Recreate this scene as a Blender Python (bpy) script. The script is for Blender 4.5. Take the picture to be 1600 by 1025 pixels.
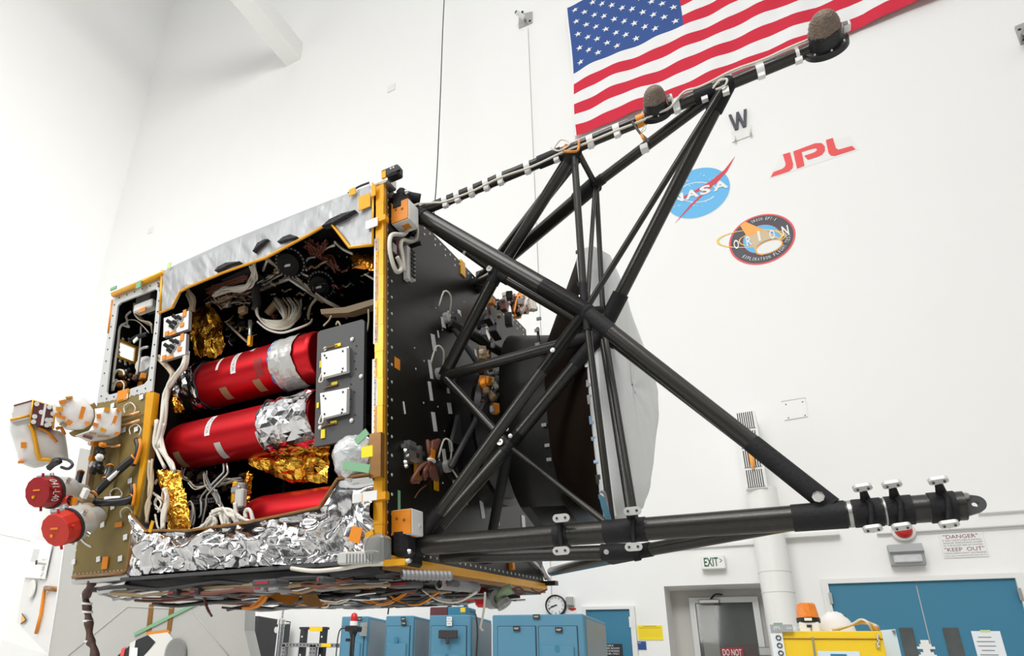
import bpy, math, random
from mathutils import Vector, Matrix, noise
random.seed(7)
for o in list(bpy.data.objects): bpy.data.objects.remove(o)
SC = bpy.context.scene
COL = SC.collection
# ------------------------------------------------------------------ camera model (lens measured from the photograph)
FPX = 1024.6822
PPX, PPY = 626.5253, 662.9447
RM = Matrix(((0.8546495, 0.5169609, 0.0482257), (-0.1569239, 0.3457311, -0.9251188), (-0.4949234, 0.7830845, 0.3766025)))      # room axes  -> camera axes (x right, y down, z forward)
CM = Matrix(((0.8547322, 0.5190449, -0.0050234), (-0.1637064, 0.260373, -0.9515283), (-0.492578, 0.8141243, 0.3075201)))      # craft axes -> camera axes
H = 0.85                 # camera height above the floor
D = 9.0                  # distance to the west wall
S = 1.5
cam_d = bpy.data.cameras.new('camera')
cam = bpy.data.objects.new('camera', cam_d); COL.objects.link(cam)
cam_d.sensor_width = 36.0; cam_d.sensor_fit = 'HORIZONTAL'
cam_d.lens = FPX/1600*36.0
cam_d.shift_x = (800-PPX)/1600
cam_d.shift_y = (PPY-512.5)/1600
cam_d.clip_start = 0.05; cam_d.clip_end = 200
_r, _d, _f = RM[0], RM[1], RM[2]
cam.matrix_world = Matrix(((_r[0], -_d[0], -_f[0], 0), (_r[1], -_d[1], -_f[1], 0), (_r[2], -_d[2], -_f[2], H), (0, 0, 0, 1)))
SC.camera = cam
# ------------------------------------------------------------------ light and exposure
SC.view_settings.view_transform = 'Standard'; SC.view_settings.look = 'None'
SC.view_settings.exposure = 0.07; SC.view_settings.gamma = 1.0; SC.view_settings.use_curve_mapping = False
W_ = bpy.data.worlds.new('clean_room_surroundings'); SC.world = W_; W_.use_nodes = True
_nt = W_.node_tree; _bg = _nt.nodes['Background']
_tc = _nt.nodes.new('ShaderNodeTexCoord'); _sx = _nt.nodes.new('ShaderNodeSeparateXYZ'); _nt.links.new(_tc.outputs['Generated'], _sx.inputs[0])
_rm = _nt.nodes.new('ShaderNodeValToRGB'); _nt.links.new(_sx.outputs['Z'], _rm.inputs[0])      # unseen room as a ramp, dark low and bright above, shaped for foil contrast
_cr = _rm.color_ramp; _cr.elements[0].position = 0.0; _cr.elements[0].color = (.12, .12, .12, 1); _cr.elements[1].position = 1.0; _cr.elements[1].color = (1, .995, .98, 1)
for p_, c_ in ((.12, .16), (.30, .62), (.5, .95)):
    e_ = _cr.elements.new(p_); e_.color = (c_, c_*.995, c_*.98, 1)
_nz = _nt.nodes.new('ShaderNodeTexNoise'); _nz.inputs['Scale'].default_value = 2.6; _nz.inputs['Detail'].default_value = 2; _nt.links.new(_tc.outputs['Generated'], _nz.inputs['Vector'])
_mr = _nt.nodes.new('ShaderNodeMapRange'); _mr.inputs[1].default_value = .35; _mr.inputs[2].default_value = .62; _mr.inputs[3].default_value = .55; _mr.inputs[4].default_value = 1.25; _nt.links.new(_nz.outputs['Fac'], _mr.inputs[0])
_vm = _nt.nodes.new('ShaderNodeVectorMath'); _vm.operation = 'SCALE'; _nt.links.new(_rm.outputs[0], _vm.inputs[0]); _nt.links.new(_mr.outputs[0], _vm.inputs['Scale']); _nt.links.new(_vm.outputs[0], _bg.inputs[0])
_bg.inputs[1].default_value = 0.92
def area(name, loc, target, sx, sy, power, color=(1, 1, 1), spread=180):
    l = bpy.data.lights.new(name, 'AREA'); l.shape = 'RECTANGLE'; l.size = sx; l.size_y = sy; l.energy = power; l.color = color; l.spread = math.radians(spread)
    o = bpy.data.objects.new(name, l); COL.objects.link(o); o.location = loc
    o.rotation_euler = (Vector(target)-Vector(loc)).to_track_quat('-Z', 'Y').to_euler()
    return o
area('wall_fill', (-1.0, -9, 13), (-7, 6.5, 6), 9, 5, 1500, (1, 0.99, 0.97))  # unseen fill behind the camera, added to even out the wall light
area('wall_fill', (5.0, -2.5, 9.5), (-10, -0.5, 7), 5, 4, 800, (1, 0.99, 0.97), 85)  # added narrow-beam fill out of view, brightens the left wall
area('wall_fill', (-1.5, -3.5, 14), (-9, 5.0, 6), 5, 4, 260, (1, 0.99, 0.97))  # second unseen fill, added for the left wall
area('bay_fill', (-3.2, -3.0, 3.2), (-0.9, 1.3, 1.5), 1.6, 1.2, 60, (1, 0.99, 0.97))  # unseen fill on the camera side, added to light the bay face
# ------------------------------------------------------------------ materials
MATS = {}
def mat(name, color, rough=0.5, metal=0.0, coat=0.0, noise_amt=0.0, nscale=20.0, bump=0.0, bscale=60.0, spec=0.5, trans=0.0, emit=0.0, alpha=1.0, stretch=None):
    m = bpy.data.materials.new(name); m.use_nodes = True; nt = m.node_tree; b = nt.nodes['Principled BSDF']
    b.inputs['Base Color'].default_value = (*color, 1); b.inputs['Roughness'].default_value = rough; b.inputs['Metallic'].default_value = metal
    b.inputs['Coat Weight'].default_value = coat; b.inputs['Specular IOR Level'].default_value = spec
    b.inputs['Transmission Weight'].default_value = trans; b.inputs['Alpha'].default_value = alpha
    if emit: b.inputs['Emission Color'].default_value = (*color, 1); b.inputs['Emission Strength'].default_value = emit
    if noise_amt or bump:
        tc = nt.nodes.new('ShaderNodeTexCoord'); src = tc.outputs['Object']
        if stretch:
            mp = nt.nodes.new('ShaderNodeMapping'); mp.inputs['Scale'].default_value = stretch; nt.links.new(src, mp.inputs['Vector']); src = mp.outputs['Vector']
    if noise_amt:
        n = nt.nodes.new('ShaderNodeTexNoise'); n.inputs['Scale'].default_value = nscale; n.inputs['Detail'].default_value = 5; nt.links.new(src, n.inputs['Vector'])
        r = nt.nodes.new('ShaderNodeMapRange'); r.inputs[3].default_value = 1-noise_amt; r.inputs[4].default_value = 1+noise_amt; nt.links.new(n.outputs['Fac'], r.inputs[0])
        v = nt.nodes.new('ShaderNodeVectorMath'); v.operation = 'SCALE'; v.inputs[0].default_value = color; nt.links.new(r.outputs[0], v.inputs['Scale'])
        nt.links.new(v.outputs[0], b.inputs['Base Color'])
    if bump:
        n2 = nt.nodes.new('ShaderNodeTexNoise'); n2.inputs['Scale'].default_value = bscale; n2.inputs['Detail'].default_value = 3; nt.links.new(src, n2.inputs['Vector'])
        bp = nt.nodes.new('ShaderNodeBump'); bp.inputs['Strength'].default_value = bump; bp.inputs['Distance'].default_value = 0.01; nt.links.new(n2.outputs['Fac'], bp.inputs['Height']); nt.links.new(bp.outputs[0], b.inputs['Normal'])
    MATS[name] = m; return m
mat('wall_paint', (0.86, 0.86, 0.845), 0.55, noise_amt=0.012, nscale=1.5)
mat('floor_epoxy', (0.55, 0.55, 0.53), 0.25, noise_amt=0.05, nscale=2)
mat('white_paint', (0.82, 0.82, 0.80), 0.4)
mat('white_trim', (0.78, 0.78, 0.76), 0.4)
mat('off_white', (0.74, 0.73, 0.69), 0.5)
mat('grey_line', (0.45, 0.45, 0.43), 0.6)
mat('silver_foil', (0.66, 0.66, 0.67), 0.14, 1.0, bump=0.10, bscale=60)
mat('satin_foil', (0.40, 0.41, 0.42), 0.42, 0.4, bump=0.8, bscale=16, stretch=(1.0, 1.0, .4))
mat('dark_foil', (0.035, 0.035, 0.04), 0.5, 0.0, bump=0.5, bscale=120, spec=0.25, noise_amt=.6, nscale=90)  # also carries the dark reflections painted on the upper blanket
mat('gold_foil', (1.0, 0.55, 0.07), 0.2, 1.0, noise_amt=0.25, nscale=14, bump=0.3, bscale=60)
mat('amber_foil', (0.55, 0.20, 0.02), 0.22, 0.9, noise_amt=0.4, nscale=14, bump=0.3, bscale=60)
mat('kapton', (0.80, 0.38, 0.012), 0.32, 0.25, noise_amt=0.12, nscale=40)
mat('orange_tape', (0.76, 0.25, 0.01), 0.4, noise_amt=0.1, nscale=40)
mat('brown_tape', (0.28, 0.13, 0.03), 0.35, 0.3, noise_amt=0.3, nscale=30)
mat('carbon', (0.021, 0.020, 0.016), 0.27, 0.0, noise_amt=0.25, nscale=120, spec=0.42, bump=0.06, bscale=400)
mat('black_wrap', (0.011, 0.011, 0.0125), 0.62, noise_amt=0.2, nscale=60, bump=0.15, bscale=150, spec=0.3)
mat('black_box', (0.005, 0.005, 0.005), 0.6, spec=0.2)
mat('black_plastic', (0.012, 0.012, 0.013), 0.4)
mat('deck_black', (0.010, 0.0095, 0.007), 0.36, noise_amt=0.15, nscale=150, spec=0.36, bump=0.03, bscale=200)
mat('drum_black', (0.013, 0.013, 0.012), 0.45, noise_amt=0.2, nscale=300, spec=0.25)
mat('flare_brown', (0.012, 0.007, 0.0045), 0.45, noise_amt=0.2, nscale=30, spec=0.22)
mat('red_sleeve', (0.60, 0.007, 0.014), 0.36, 0.65, noise_amt=0.06, nscale=9)
mat('red_cap', (0.30, 0.006, 0.010), 0.42, noise_amt=0.08, nscale=30)
mat('red_orange_cap', (0.55, 0.022, 0.010), 0.42, noise_amt=0.12, nscale=30)
mat('red_paint', (0.55, 0.012, 0.012), 0.35)
mat('grey_plate', (0.062, 0.063, 0.066), 0.5, noise_amt=0.12, nscale=200)
mat('frame_grey', (0.60, 0.61, 0.60), 0.38, 0.2)
mat('machine_grey', (0.42, 0.42, 0.41), 0.35, 0.8)
mat('bright_metal', (0.70, 0.69, 0.66), 0.28, 0.9)
mat('tooth_metal', (0.62, 0.62, 0.60), 0.4, 0.4)
mat('olive_panel', (0.25, 0.185, 0.062), 0.40, 0.35, noise_amt=0.07, nscale=60)
mat('white_fabric', (0.80, 0.795, 0.78), 0.6, bump=0.25, bscale=25)
mat('cover_white', (0.66, 0.67, 0.665), 0.5, noise_amt=0.06, nscale=12, bump=0.3, bscale=18)
mat('white_tape', (0.80, 0.80, 0.79), 0.5)
mat('wire_white', (0.70, 0.66, 0.58), 0.5)
mat('wire_beige', (0.50, 0.41, 0.28), 0.5)
mat('wire_tan', (0.34, 0.24, 0.13), 0.5)
mat('copper', (0.80, 0.42, 0.20), 0.3, 0.9)
mat('wire_maroon', (0.17, 0.055, 0.035), 0.5)
mat('wire_grey', (0.26, 0.26, 0.27), 0.4)
mat('wire_dark', (0.035, 0.033, 0.035), 0.45)
mat('wire_blue', (0.25, 0.38, 0.55), 0.45)
mat('green_tape', (0.20, 0.42, 0.24), 0.5)
mat('lime_tape', (0.55, 0.72, 0.30), 0.5)
mat('blue_wrap', (0.08, 0.22, 0.55), 0.3, 0.3)
mat('clear_bag', (0.70, 0.72, 0.73), 0.16, 0.35, bump=0.5, bscale=30)
mat('positioner_paint', (0.45, 0.445, 0.42), 0.45, noise_amt=0.05, nscale=8)
mat('positioner_white', (0.70, 0.70, 0.69), 0.42)
mat('cabinet_blue', (0.085, 0.25, 0.37), 0.45, noise_amt=0.05, nscale=200)
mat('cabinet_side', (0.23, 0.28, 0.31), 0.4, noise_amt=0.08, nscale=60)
mat('door_blue', (0.032, 0.19, 0.31), 0.5, noise_amt=0.06, nscale=200)
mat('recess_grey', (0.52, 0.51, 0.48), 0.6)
mat('glass_dark', (0.10, 0.11, 0.11), 0.08, noise_amt=0.5, nscale=4, spec=0.6)
mat('glass', (0.16, 0.17, 0.16), 0.04, noise_amt=0.5, nscale=3, spec=0.5, alpha=0.45)
mat('yellow_paint', (0.90, 0.60, 0.015), 0.4)
mat('yellow_sign', (0.90, 0.72, 0.01), 0.5)
mat('amber_lens', (0.80, 0.22, 0.01), 0.15, noise_amt=0.4, nscale=60, spec=0.6)
mat('paper', (0.80, 0.84, 0.86), 0.6)
mat('paper_blue', (0.66, 0.78, 0.86), 0.6)
mat('ink_black', (0.02, 0.02, 0.022), 0.6)
mat('ink_grey', (0.18, 0.18, 0.19), 0.6)
mat('ink_maroon', (0.20, 0.03, 0.05), 0.6)
mat('ink_green', (0.02, 0.10, 0.05), 0.6)
mat('sign_red', (0.28, 0.02, 0.03), 0.5)
mat('nasa_blue', (0.115, 0.46, 0.80), 0.5)
mat('nasa_red', (0.66, 0.04, 0.06), 0.5)
mat('jpl_red', (0.80, 0.075, 0.075), 0.5)
mat('patch_navy', (0.055, 0.055, 0.075), 0.5)
mat('patch_maroon', (0.11, 0.03, 0.035), 0.5)
mat('patch_orange', (0.90, 0.40, 0.08), 0.5)
mat('patch_sand', (0.62, 0.48, 0.30), 0.5)
mat('patch_gold', (0.90, 0.58, 0.10), 0.5)
mat('flag_red', (0.62, 0.006, 0.035), 0.7, noise_amt=0.05, nscale=120)
mat('flag_white', (0.83, 0.83, 0.83), 0.7)
mat('flag_blue', (0.022, 0.075, 0.28), 0.7, noise_amt=0.12, nscale=120)
mat('rope_brown', (0.24, 0.185, 0.145), 0.8, noise_amt=0.5, nscale=160, bump=0.6, bscale=220)
mat('rack_black', (0.022, 0.022, 0.026), 0.4)
mat('chrome', (0.72, 0.72, 0.73), 0.18, 1.0)
mat('brown_sleeve', (0.075, 0.035, 0.025), 0.6, noise_amt=0.3, nscale=80, bump=0.4, bscale=120)
mat('lamp_grey', (0.36, 0.37, 0.38), 0.45)
mat('lamp_lens', (0.62, 0.63, 0.64), 0.15, noise_amt=0.2, nscale=30)
mat('green_fitting', (0.24, 0.34, 0.20), 0.45)
mat('orange_ribbon', (0.70, 0.24, 0.02), 0.35)
mat('patch_white', (0.82, 0.82, 0.80), 0.55)
# ------------------------------------------------------------------ frames and unprojection
CR = RM.transposed() @ CM
_o = Vector(((600-PPX)/FPX, (570-PPY)/FPX, 1.0))*S
CORG = RM.transposed() @ _o + Vector((0, 0, H))
CRAFT = Matrix.Translation(CORG) @ CR.to_4x4()
ROOM = Matrix.Identity(4)
CCAM = -(CM.transposed() @ _o)          # camera in craft axes
def _ray(x, y): return Vector(((x-PPX)/FPX, (y-PPY)/FPX, 1.0))
_CT = CM.transposed(); _RT = RM.transposed()
def oY(x, y, Y=0.0):                    # point of the craft plane Y = const seen at a place of the photograph
    v = _CT @ _ray(x, y); p = CCAM + v*((Y-CCAM.y)/v.y)
    if Y > .012:                          # stay inside the bay and the left compartment
        x0 = (CCAM + v*((0-CCAM.y)/v.y)).x; lim = -.815 if -.835 < x0 < -.012 else (-1.055 if -1.075 < x0 <= -.835 else None)
        if lim is not None and p.x < lim and Y < .6: p = CCAM + v*((lim-CCAM.x)/v.x)
    if Y > .012 and -1.07 < p.x < -.012 and p.z > .462 and Y < .6: p = CCAM + v*((.462-CCAM.z)/v.z)      # stay under the roof of the bay
    return p
def oX(x, y, X=0.0):
    v = _CT @ _ray(x, y); return CCAM + v*((X-CCAM.x)/v.x)
def oZ(x, y, Z=0.0):
    v = _CT @ _ray(x, y); return CCAM + v*((Z-CCAM.z)/v.z)
def W(x, y, d=0.0):                     # point of the room plane d metres in front of the west wall
    v = _RT @ _ray(x, y); p = v*((D-d)/v.y); return Vector((p.x, p.y, p.z+H))
def WX(x, y, X):
    v = _RT @ _ray(x, y); p = v*(X/v.x); return Vector((p.x, p.y, p.z+H))
def pxr(P, px):                         # metres spanned by px pixels at craft point P
    return px*((CM @ P + _o).z)/FPX
# ------------------------------------------------------------------ mesh builder
class MB:
    def __init__(s): s.v = []; s.f = []; s.m = []; s.s = []; s.names = []
    def mi(s, m):
        if m not in s.names: s.names.append(m)
        return s.names.index(m)
    def add(s, vs, fs, m, smooth=False):
        b = len(s.v); k = s.mi(m); s.v += [Vector(q) for q in vs]
        for q in fs: s.f.append([i+b for i in q]); s.m.append(k); s.s.append(smooth)
    def box(s, c, size, m, R=None, bev=0.0):
        hx, hy, hz = size[0]/2, size[1]/2, size[2]/2; c = Vector(c)
        R = R or Matrix.Identity(3)
        if bev <= 0:
            vs = [c + R @ Vector((x*hx, y*hy, z*hz)) for x in (-1, 1) for y in (-1, 1) for z in (-1, 1)]
            s.add(vs, [(0, 1, 3, 2), (4, 6, 7, 5), (0, 4, 5, 1), (2, 3, 7, 6), (0, 2, 6, 4), (1, 5, 7, 3)], m); return
        bev = min(bev, hx*.9, hy*.9, hz*.9); vs = []; idx = {}
        for x in (-1, 1):
            for y in (-1, 1):
                for z in (-1, 1):
                    for a in range(3):
                        q = [x*(hx-bev), y*(hy-bev), z*(hz-bev)]
                        q[a] = (x, y, z)[a]*(hx, hy, hz)[a]; idx[(x, y, z, a)] = len(vs); vs.append(c + R @ Vector(q))
        fs = []
        for a in range(3):
            b, d = (a+1) % 3, (a+2) % 3
            for sg in (-1, 1):
                def k(i, j):
                    t = [0, 0, 0]; t[a] = sg; t[b] = i; t[d] = j; return idx[(t[0], t[1], t[2], a)]
                q = [k(-1, -1), k(1, -1), k(1, 1), k(-1, 1)]; fs.append(q if sg > 0 else q[::-1])
        for a in range(3):
            b, d = (a+1) % 3, (a+2) % 3
            for i in (-1, 1):
                for j in (-1, 1):
                    def k(w, f_):
                        t = [0, 0, 0]; t[a] = w; t[b] = i; t[d] = j; return idx[(t[0], t[1], t[2], f_)]
                    fs.append([k(-1, b), k(1, b), k(1, d), k(-1, d)])
        for x in (-1, 1):
            for y in (-1, 1):
                for z in (-1, 1): fs.append([idx[(x, y, z, 0)], idx[(x, y, z, 1)], idx[(x, y, z, 2)]])
        s.add(vs, fs, m)
    def tube(s, a, b, r0, m, r1=None, n=16, caps=True, smooth=True):
        a = Vector(a); b = Vector(b); r1 = r0 if r1 is None else r1
        d = (b-a).normalized(); u = d.orthogonal().normalized(); w = d.cross(u)
        vs = []
        for (c, r) in ((a, r0), (b, r1)):
            for i in range(n):
                t = 2*math.pi*i/n; vs.append(c + u*(r*math.cos(t)) + w*(r*math.sin(t)))
        s.add(vs, [(i, (i+1) % n, n+(i+1) % n, n+i) for i in range(n)], m, smooth)
        if caps: s.add(vs[:n], [list(range(n))[::-1]], m); s.add(vs[n:], [list(range(n))], m)
    def lathe(s, a, axis, prof, m, n=24, smooth=True, ph=0.0):
        # prof: (distance along axis, radius[, material])
        a = Vector(a); d = Vector(axis).normalized(); u = d.orthogonal().normalized(); w = d.cross(u)
        rings = []
        for q in prof:
            rings.append([a + d*q[0] + (u*math.cos(2*math.pi*i/n+ph) + w*math.sin(2*math.pi*i/n+ph))*max(q[1], 1e-5) for i in range(n)])
        for k in range(len(prof)-1):
            mm = prof[k][2] if len(prof[k]) > 2 else m
            s.add(rings[k]+rings[k+1], [(i, (i+1) % n, n+(i+1) % n, n+i) for i in range(n)], mm, smooth)
    def wire(s, pts, r, m, n=6, sub=4, smooth=True):
        P = [Vector(q) for q in pts]
        if len(P) > 2 and sub > 1:
            Q = []
            for i in range(len(P)-1):
                p0 = P[max(i-1, 0)]; p1 = P[i]; p2 = P[i+1]; p3 = P[min(i+2, len(P)-1)]
                for k in range(sub):
                    t = k/sub
                    Q.append(0.5*((2*p1)+(p2-p0)*t+(2*p0-5*p1+4*p2-p3)*t*t+(3*p1-p0-3*p2+p3)*t**3))
            Q.append(P[-1]); P = Q
        vs = []; u = None
        for i, q in enumerate(P):
            d = (P[min(i+1, len(P)-1)]-P[max(i-1, 0)])
            if d.length < 1e-9: d = Vector((0, 0, 1))
            d.normalize()
            u = d.orthogonal() if u is None else (u - d*u.dot(d))
            if u.length < 1e-6: u = d.orthogonal()
            u.normalize(); w = d.cross(u)
            rr = r[min(i, len(r)-1)] if isinstance(r, (list, tuple)) else r
            for k in range(n):
                t = 2*math.pi*k/n; vs.append(q + (u*math.cos(t)+w*math.sin(t))*rr)
        L = len(P); fs = [(i*n+k, i*n+(k+1) % n, (i+1)*n+(k+1) % n, (i+1)*n+k) for i in range(L-1) for k in range(n)]
        fs.append(list(range(n))[::-1]); fs.append([(L-1)*n+k for k in range(n)])
        s.add(vs, fs, m, smooth)
    def prism(s, pts, ext, m, m_side=None):
        P = [Vector(q) for q in pts]; e = Vector(ext); n = len(P)
        s.add(P, [list(range(n))], m); s.add([q+e for q in P], [list(range(n))[::-1]], m)
        s.add(P+[q+e for q in P], [(i, n+i, n+(i+1) % n, (i+1) % n) for i in range(n)], m_side or m)
    def ring_prism(s, outer, inner, ext, m):     # same number of points
        A = [Vector(q) for q in outer]; B = [Vector(q) for q in inner]; e = Vector(ext); n = len(A)
        s.add(A+B, [(i, (i+1) % n, n+(i+1) % n, n+i) for i in range(n)], m)
        s.add([q+e for q in A]+[q+e for q in B], [(n+i, n+(i+1) % n, (i+1) % n, i) for i in range(n)], m)
        s.add(A+[q+e for q in A], [(i, n+i, n+(i+1) % n, (i+1) % n) for i in range(n)], m)
        s.add(B+[q+e for q in B], [((i+1) % n, n+(i+1) % n, n+i, i) for i in range(n)], m)
    def grid(s, rows, m, smooth=False, mf=None, thick=None):
        nu = len(rows[0]); vs = [q for r in rows for q in r]
        for j in range(len(rows)-1):
            pass
        b = len(s.v); s.v += [Vector(q) for q in vs]
        for j in range(len(rows)-1):
            for i in range(nu-1):
                mm = mf(i, j) if mf else m
                a0, a1, a2, a3 = b+j*nu+i, b+j*nu+i+1, b+(j+1)*nu+i+1, b+(j+1)*nu+i
                k = s.mi(mm)
                if smooth: s.f.append([a0, a1, a2, a3]); s.m.append(k); s.s.append(True)
                elif (i+j) % 2: s.f += [[a0, a1, a2], [a0, a2, a3]]; s.m += [k, k]; s.s += [False, False]
                else: s.f += [[a0, a1, a3], [a1, a2, a3]]; s.m += [k, k]; s.s += [False, False]
        if thick:
            e = Vector(thick); per = list(rows[0])+[r[-1] for r in rows[1:]]+list(rows[-1])[::-1][1:]+[r[0] for r in rows[::-1]][1:-1]
            n = len(per); s.add(list(per)+[Vector(q)+e for q in per], [(i, (i+1) % n, n+(i+1) % n, n+i) for i in range(n)], m)
    def dots(s, pts, nrm, r, m, n=6, h=0.0015):
        d = Vector(nrm).normalized(); u = d.orthogonal().normalized(); w = d.cross(u)
        for q in pts:
            q = Vector(q); vs = [q+(u*math.cos(2*math.pi*i/n)+w*math.sin(2*math.pi*i/n))*r for i in range(n)]
            vs += [q+d*h+(u*math.cos(2*math.pi*i/n)+w*math.sin(2*math.pi*i/n))*r*.6 for i in range(n)]
            s.add(vs, [(i, (i+1) % n, n+(i+1) % n, n+i) for i in range(n)]+[list(range(n, 2*n))], m)
    def quad(s, a, b, c, d, m, t=None):           # thin plate from four corners, thickness vector t
        if t is None: s.add([a, b, c, d], [(0, 1, 2, 3)], m)
        else: s.prism([a, b, c, d], t, m)
    def text(s, body, org, right, up, w, h, m, bold=0.0):
        vs, fs = text_mesh(body, bold)
        if not vs: return
        x0 = min(q[0] for q in vs); x1 = max(q[0] for q in vs); y0 = min(q[1] for q in vs); y1 = max(q[1] for q in vs)
        r = Vector(right); u = Vector(up); o = Vector(org); sx = w/(x1-x0); sy = h/(y1-y0)
        s.add([o + r*((q[0]-x0)*sx) + u*((q[1]-y0)*sy) for q in vs], fs, m)
    def build(s, name, parent=None, label=None, base=None, frame=None):
        if parent is not None and name in SPLIT:
            up = list(range(len(s.v)))
            def fd(i):
                while up[i] != i: up[i] = up[up[i]]; i = up[i]
                return i
            for f in s.f:
                for i in f[1:]: up[fd(i)] = fd(f[0])
            keys = {}
            for k, f in enumerate(s.f): keys.setdefault(fd(f[0]), []).append(k)
            if 1 < len(keys) <= 40:
                first = None
                for ks in keys.values():
                    q = MB(); q.names = s.names; ids = {}
                    for k in ks:
                        for i in s.f[k]:
                            if i not in ids: ids[i] = len(q.v); q.v.append(s.v[i])
                        q.f.append([ids[i] for i in s.f[k]]); q.m.append(s.m[k]); q.s.append(s.s[k])
                    o = q._build(name, parent, label); first = first or o
                return first
        return s._build(name, parent, label, base, frame)
    def _build(s, name, parent=None, label=None, base=None, frame=None):
        me = bpy.data.meshes.new(name)
        if parent is not None: off = OFF[parent.name]
        else: off = Vector(base) if base is not None else Vector((0, 0, 0))
        me.from_pydata([tuple(q-off) for q in s.v], [], s.f)
        for k in s.names: me.materials.append(MATS[k])
        me.polygons.foreach_set('material_index', s.m); me.polygons.foreach_set('use_smooth', s.s); me.update()
        o = bpy.data.objects.new(name, me); COL.objects.link(o); OFF[o.name] = off
        if parent is not None: o.parent = parent
        else: o.matrix_world = (frame or ROOM) @ Matrix.Translation(off)
        if label: o['label'] = label
        return o
OFF = {}
SPLIT = {'strut_clevis', 'tape_band', 'bolt', 'screw', 'rivet', 'belly_connector', 'connector_fitting', 'cap_lug', 'tape_patch', 'tape_tab', 'star', 'inner_bracket', 'edge_clip', 'small_lead', 'white_lead', 'bolt_hole', 'copper_pipe', 'wire_loop'}
_TC = {}
def text_mesh(body, bold=0.0):
    if (body, bold) in _TC: return _TC[(body, bold)]
    cu = bpy.data.curves.new('lettering', 'FONT'); cu.body = body; cu.align_x = 'LEFT'; cu.resolution_u = 3; cu.offset = bold
    ob = bpy.data.objects.new('lettering', cu); COL.objects.link(ob)
    dg = bpy.context.evaluated_depsgraph_get(); me = ob.evaluated_get(dg).to_mesh()
    vs = [tuple(q.co) for q in me.vertices]; fs = [list(q.vertices) for q in me.polygons]
    ob.evaluated_get(dg).to_mesh_clear(); bpy.data.objects.remove(ob); bpy.data.curves.remove(cu)
    _TC[(body, bold)] = (vs, fs); return vs, fs
def tag(o, label, cat, group=None, kind=None):
    if label: o['label'] = label
    if cat: o['category'] = cat
    if group: o['group'] = group
    if kind: o['kind'] = kind
    return o
def thing(name, label, cat, base, frame=ROOM, group=None):
    o = bpy.data.objects.new(name, None); COL.objects.link(o); o.empty_display_size = 0.1
    o.matrix_world = frame @ Matrix.Translation(Vector(base)); OFF[o.name] = Vector(base)
    return tag(o, label, cat, group)
def resample(pts, n):
    P = [Vector(q) for q in pts]; L = [0]
    for i in range(1, len(P)): L.append(L[-1]+(P[i]-P[i-1]).length)
    out = []; k = 0
    for i in range(n):
        t = L[-1]*i/(n-1)
        while k < len(P)-2 and L[k+1] < t: k += 1
        a = (t-L[k])/max(L[k+1]-L[k], 1e-9); out.append(P[k].lerp(P[k+1], min(max(a, 0), 1)))
    return out
def crumple(q, sc, seed=0.0):
    p = Vector(q)*sc + Vector((seed, seed*1.7, seed*0.3))
    d = noise.voronoi(p)[0]
    return (d[1]-d[0])*0.5 - 0.3 + abs(noise.noise(p*0.7))*0.8
def patch(top, bot, nu, nv, fn, jit=0.0):
    T = resample(top, nu); B_ = resample(bot, nu); rows = []
    for j in range(nv):
        v = j/(nv-1); r = []
        for i in range(nu):
            u = i/(nu-1); q = T[i].lerp(B_[i], v)
            if 0 < i < nu-1 and 0 < j < nv-1 and jit: q = q + Vector((random.uniform(-jit, jit), 0, random.uniform(-jit, jit)))
            r.append(q + fn(u, v, q))
        rows.append(r)
    return rows
# ================================================================== THE ROOM
XR = Vector((1, 0, 0)); ZU = Vector((0, 0, 1)); YB = Vector((0, 1, 0))
def struct(b, name): o = b.build(name); o['kind'] = 'structure'; return o
XL = W(156, 430).x            # left wall
b = MB(); b.box(((XL+14)/2, 2.5, -0.1), (14-XL, 15, 0.2), 'floor_epoxy'); struct(b, 'floor')
rx0, rx1, rz = W(1037, 915).x, W(1196, 912).x, W(1100, 914).z
RD = 0.42
b = MB(); TOP = 30.0
b.box(((XL+rx0)/2, D+0.25, TOP/2), (rx0-XL, 0.5, TOP), 'wall_paint')
b.box(((14+rx1)/2, D+0.25, TOP/2), (14-rx1, 0.5, TOP), 'wall_paint')
b.box(((rx0+rx1)/2, D+0.25, (TOP+rz)/2), (rx1-rx0, 0.5, TOP-rz), 'wall_paint')
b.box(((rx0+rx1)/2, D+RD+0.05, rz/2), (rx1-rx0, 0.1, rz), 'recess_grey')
struct(b, 'wall_west')
b = MB(); b.box((XL-0.15, 2.5, TOP/2), (0.3, 15, TOP), 'wall_paint'); struct(b, 'wall_south')
# ledge line on the left wall
q = WX(0, 834, XL)
b = MB(); b.box((XL+0.015, 2.5, q.z), (0.03, 13, 0.03), 'white_trim'); struct(b, 'trim_1')
# conduits and ledges on the west wall
def wrail(name, x0, y0, x1, y1, r, m, d=0.03):
    a = W(x0, y0, d); c = W(x1, y1, d); z = (a.z+c.z)/2
    b = MB(); b.tube((a.x, a.y, z), (c.x, c.y, z), r, m, n=8); return struct(b, name)
wrail('trim_2', 1370, 834, 1640, 820, 0.012, 'grey_line')
wrail('trim_3', 1528, 801, 1640, 795, 0.014, 'white_trim')
a = W(1180, 843); c = W(1312, 836)
b = MB(); b.box(((a.x+c.x)/2, D-0.05, (a.z+c.z)/2), (c.x-a.x, 0.1, 0.035), 'white_trim'); struct(b, 'trim_4')
a = W(1040, 862); c = W(1180, 845)
b = MB(); b.box(((a.x+c.x)/2, D-0.02, (a.z+c.z)/2), (c.x-a.x, 0.04, 0.03), 'white_trim'); struct(b, 'trim_5')
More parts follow.
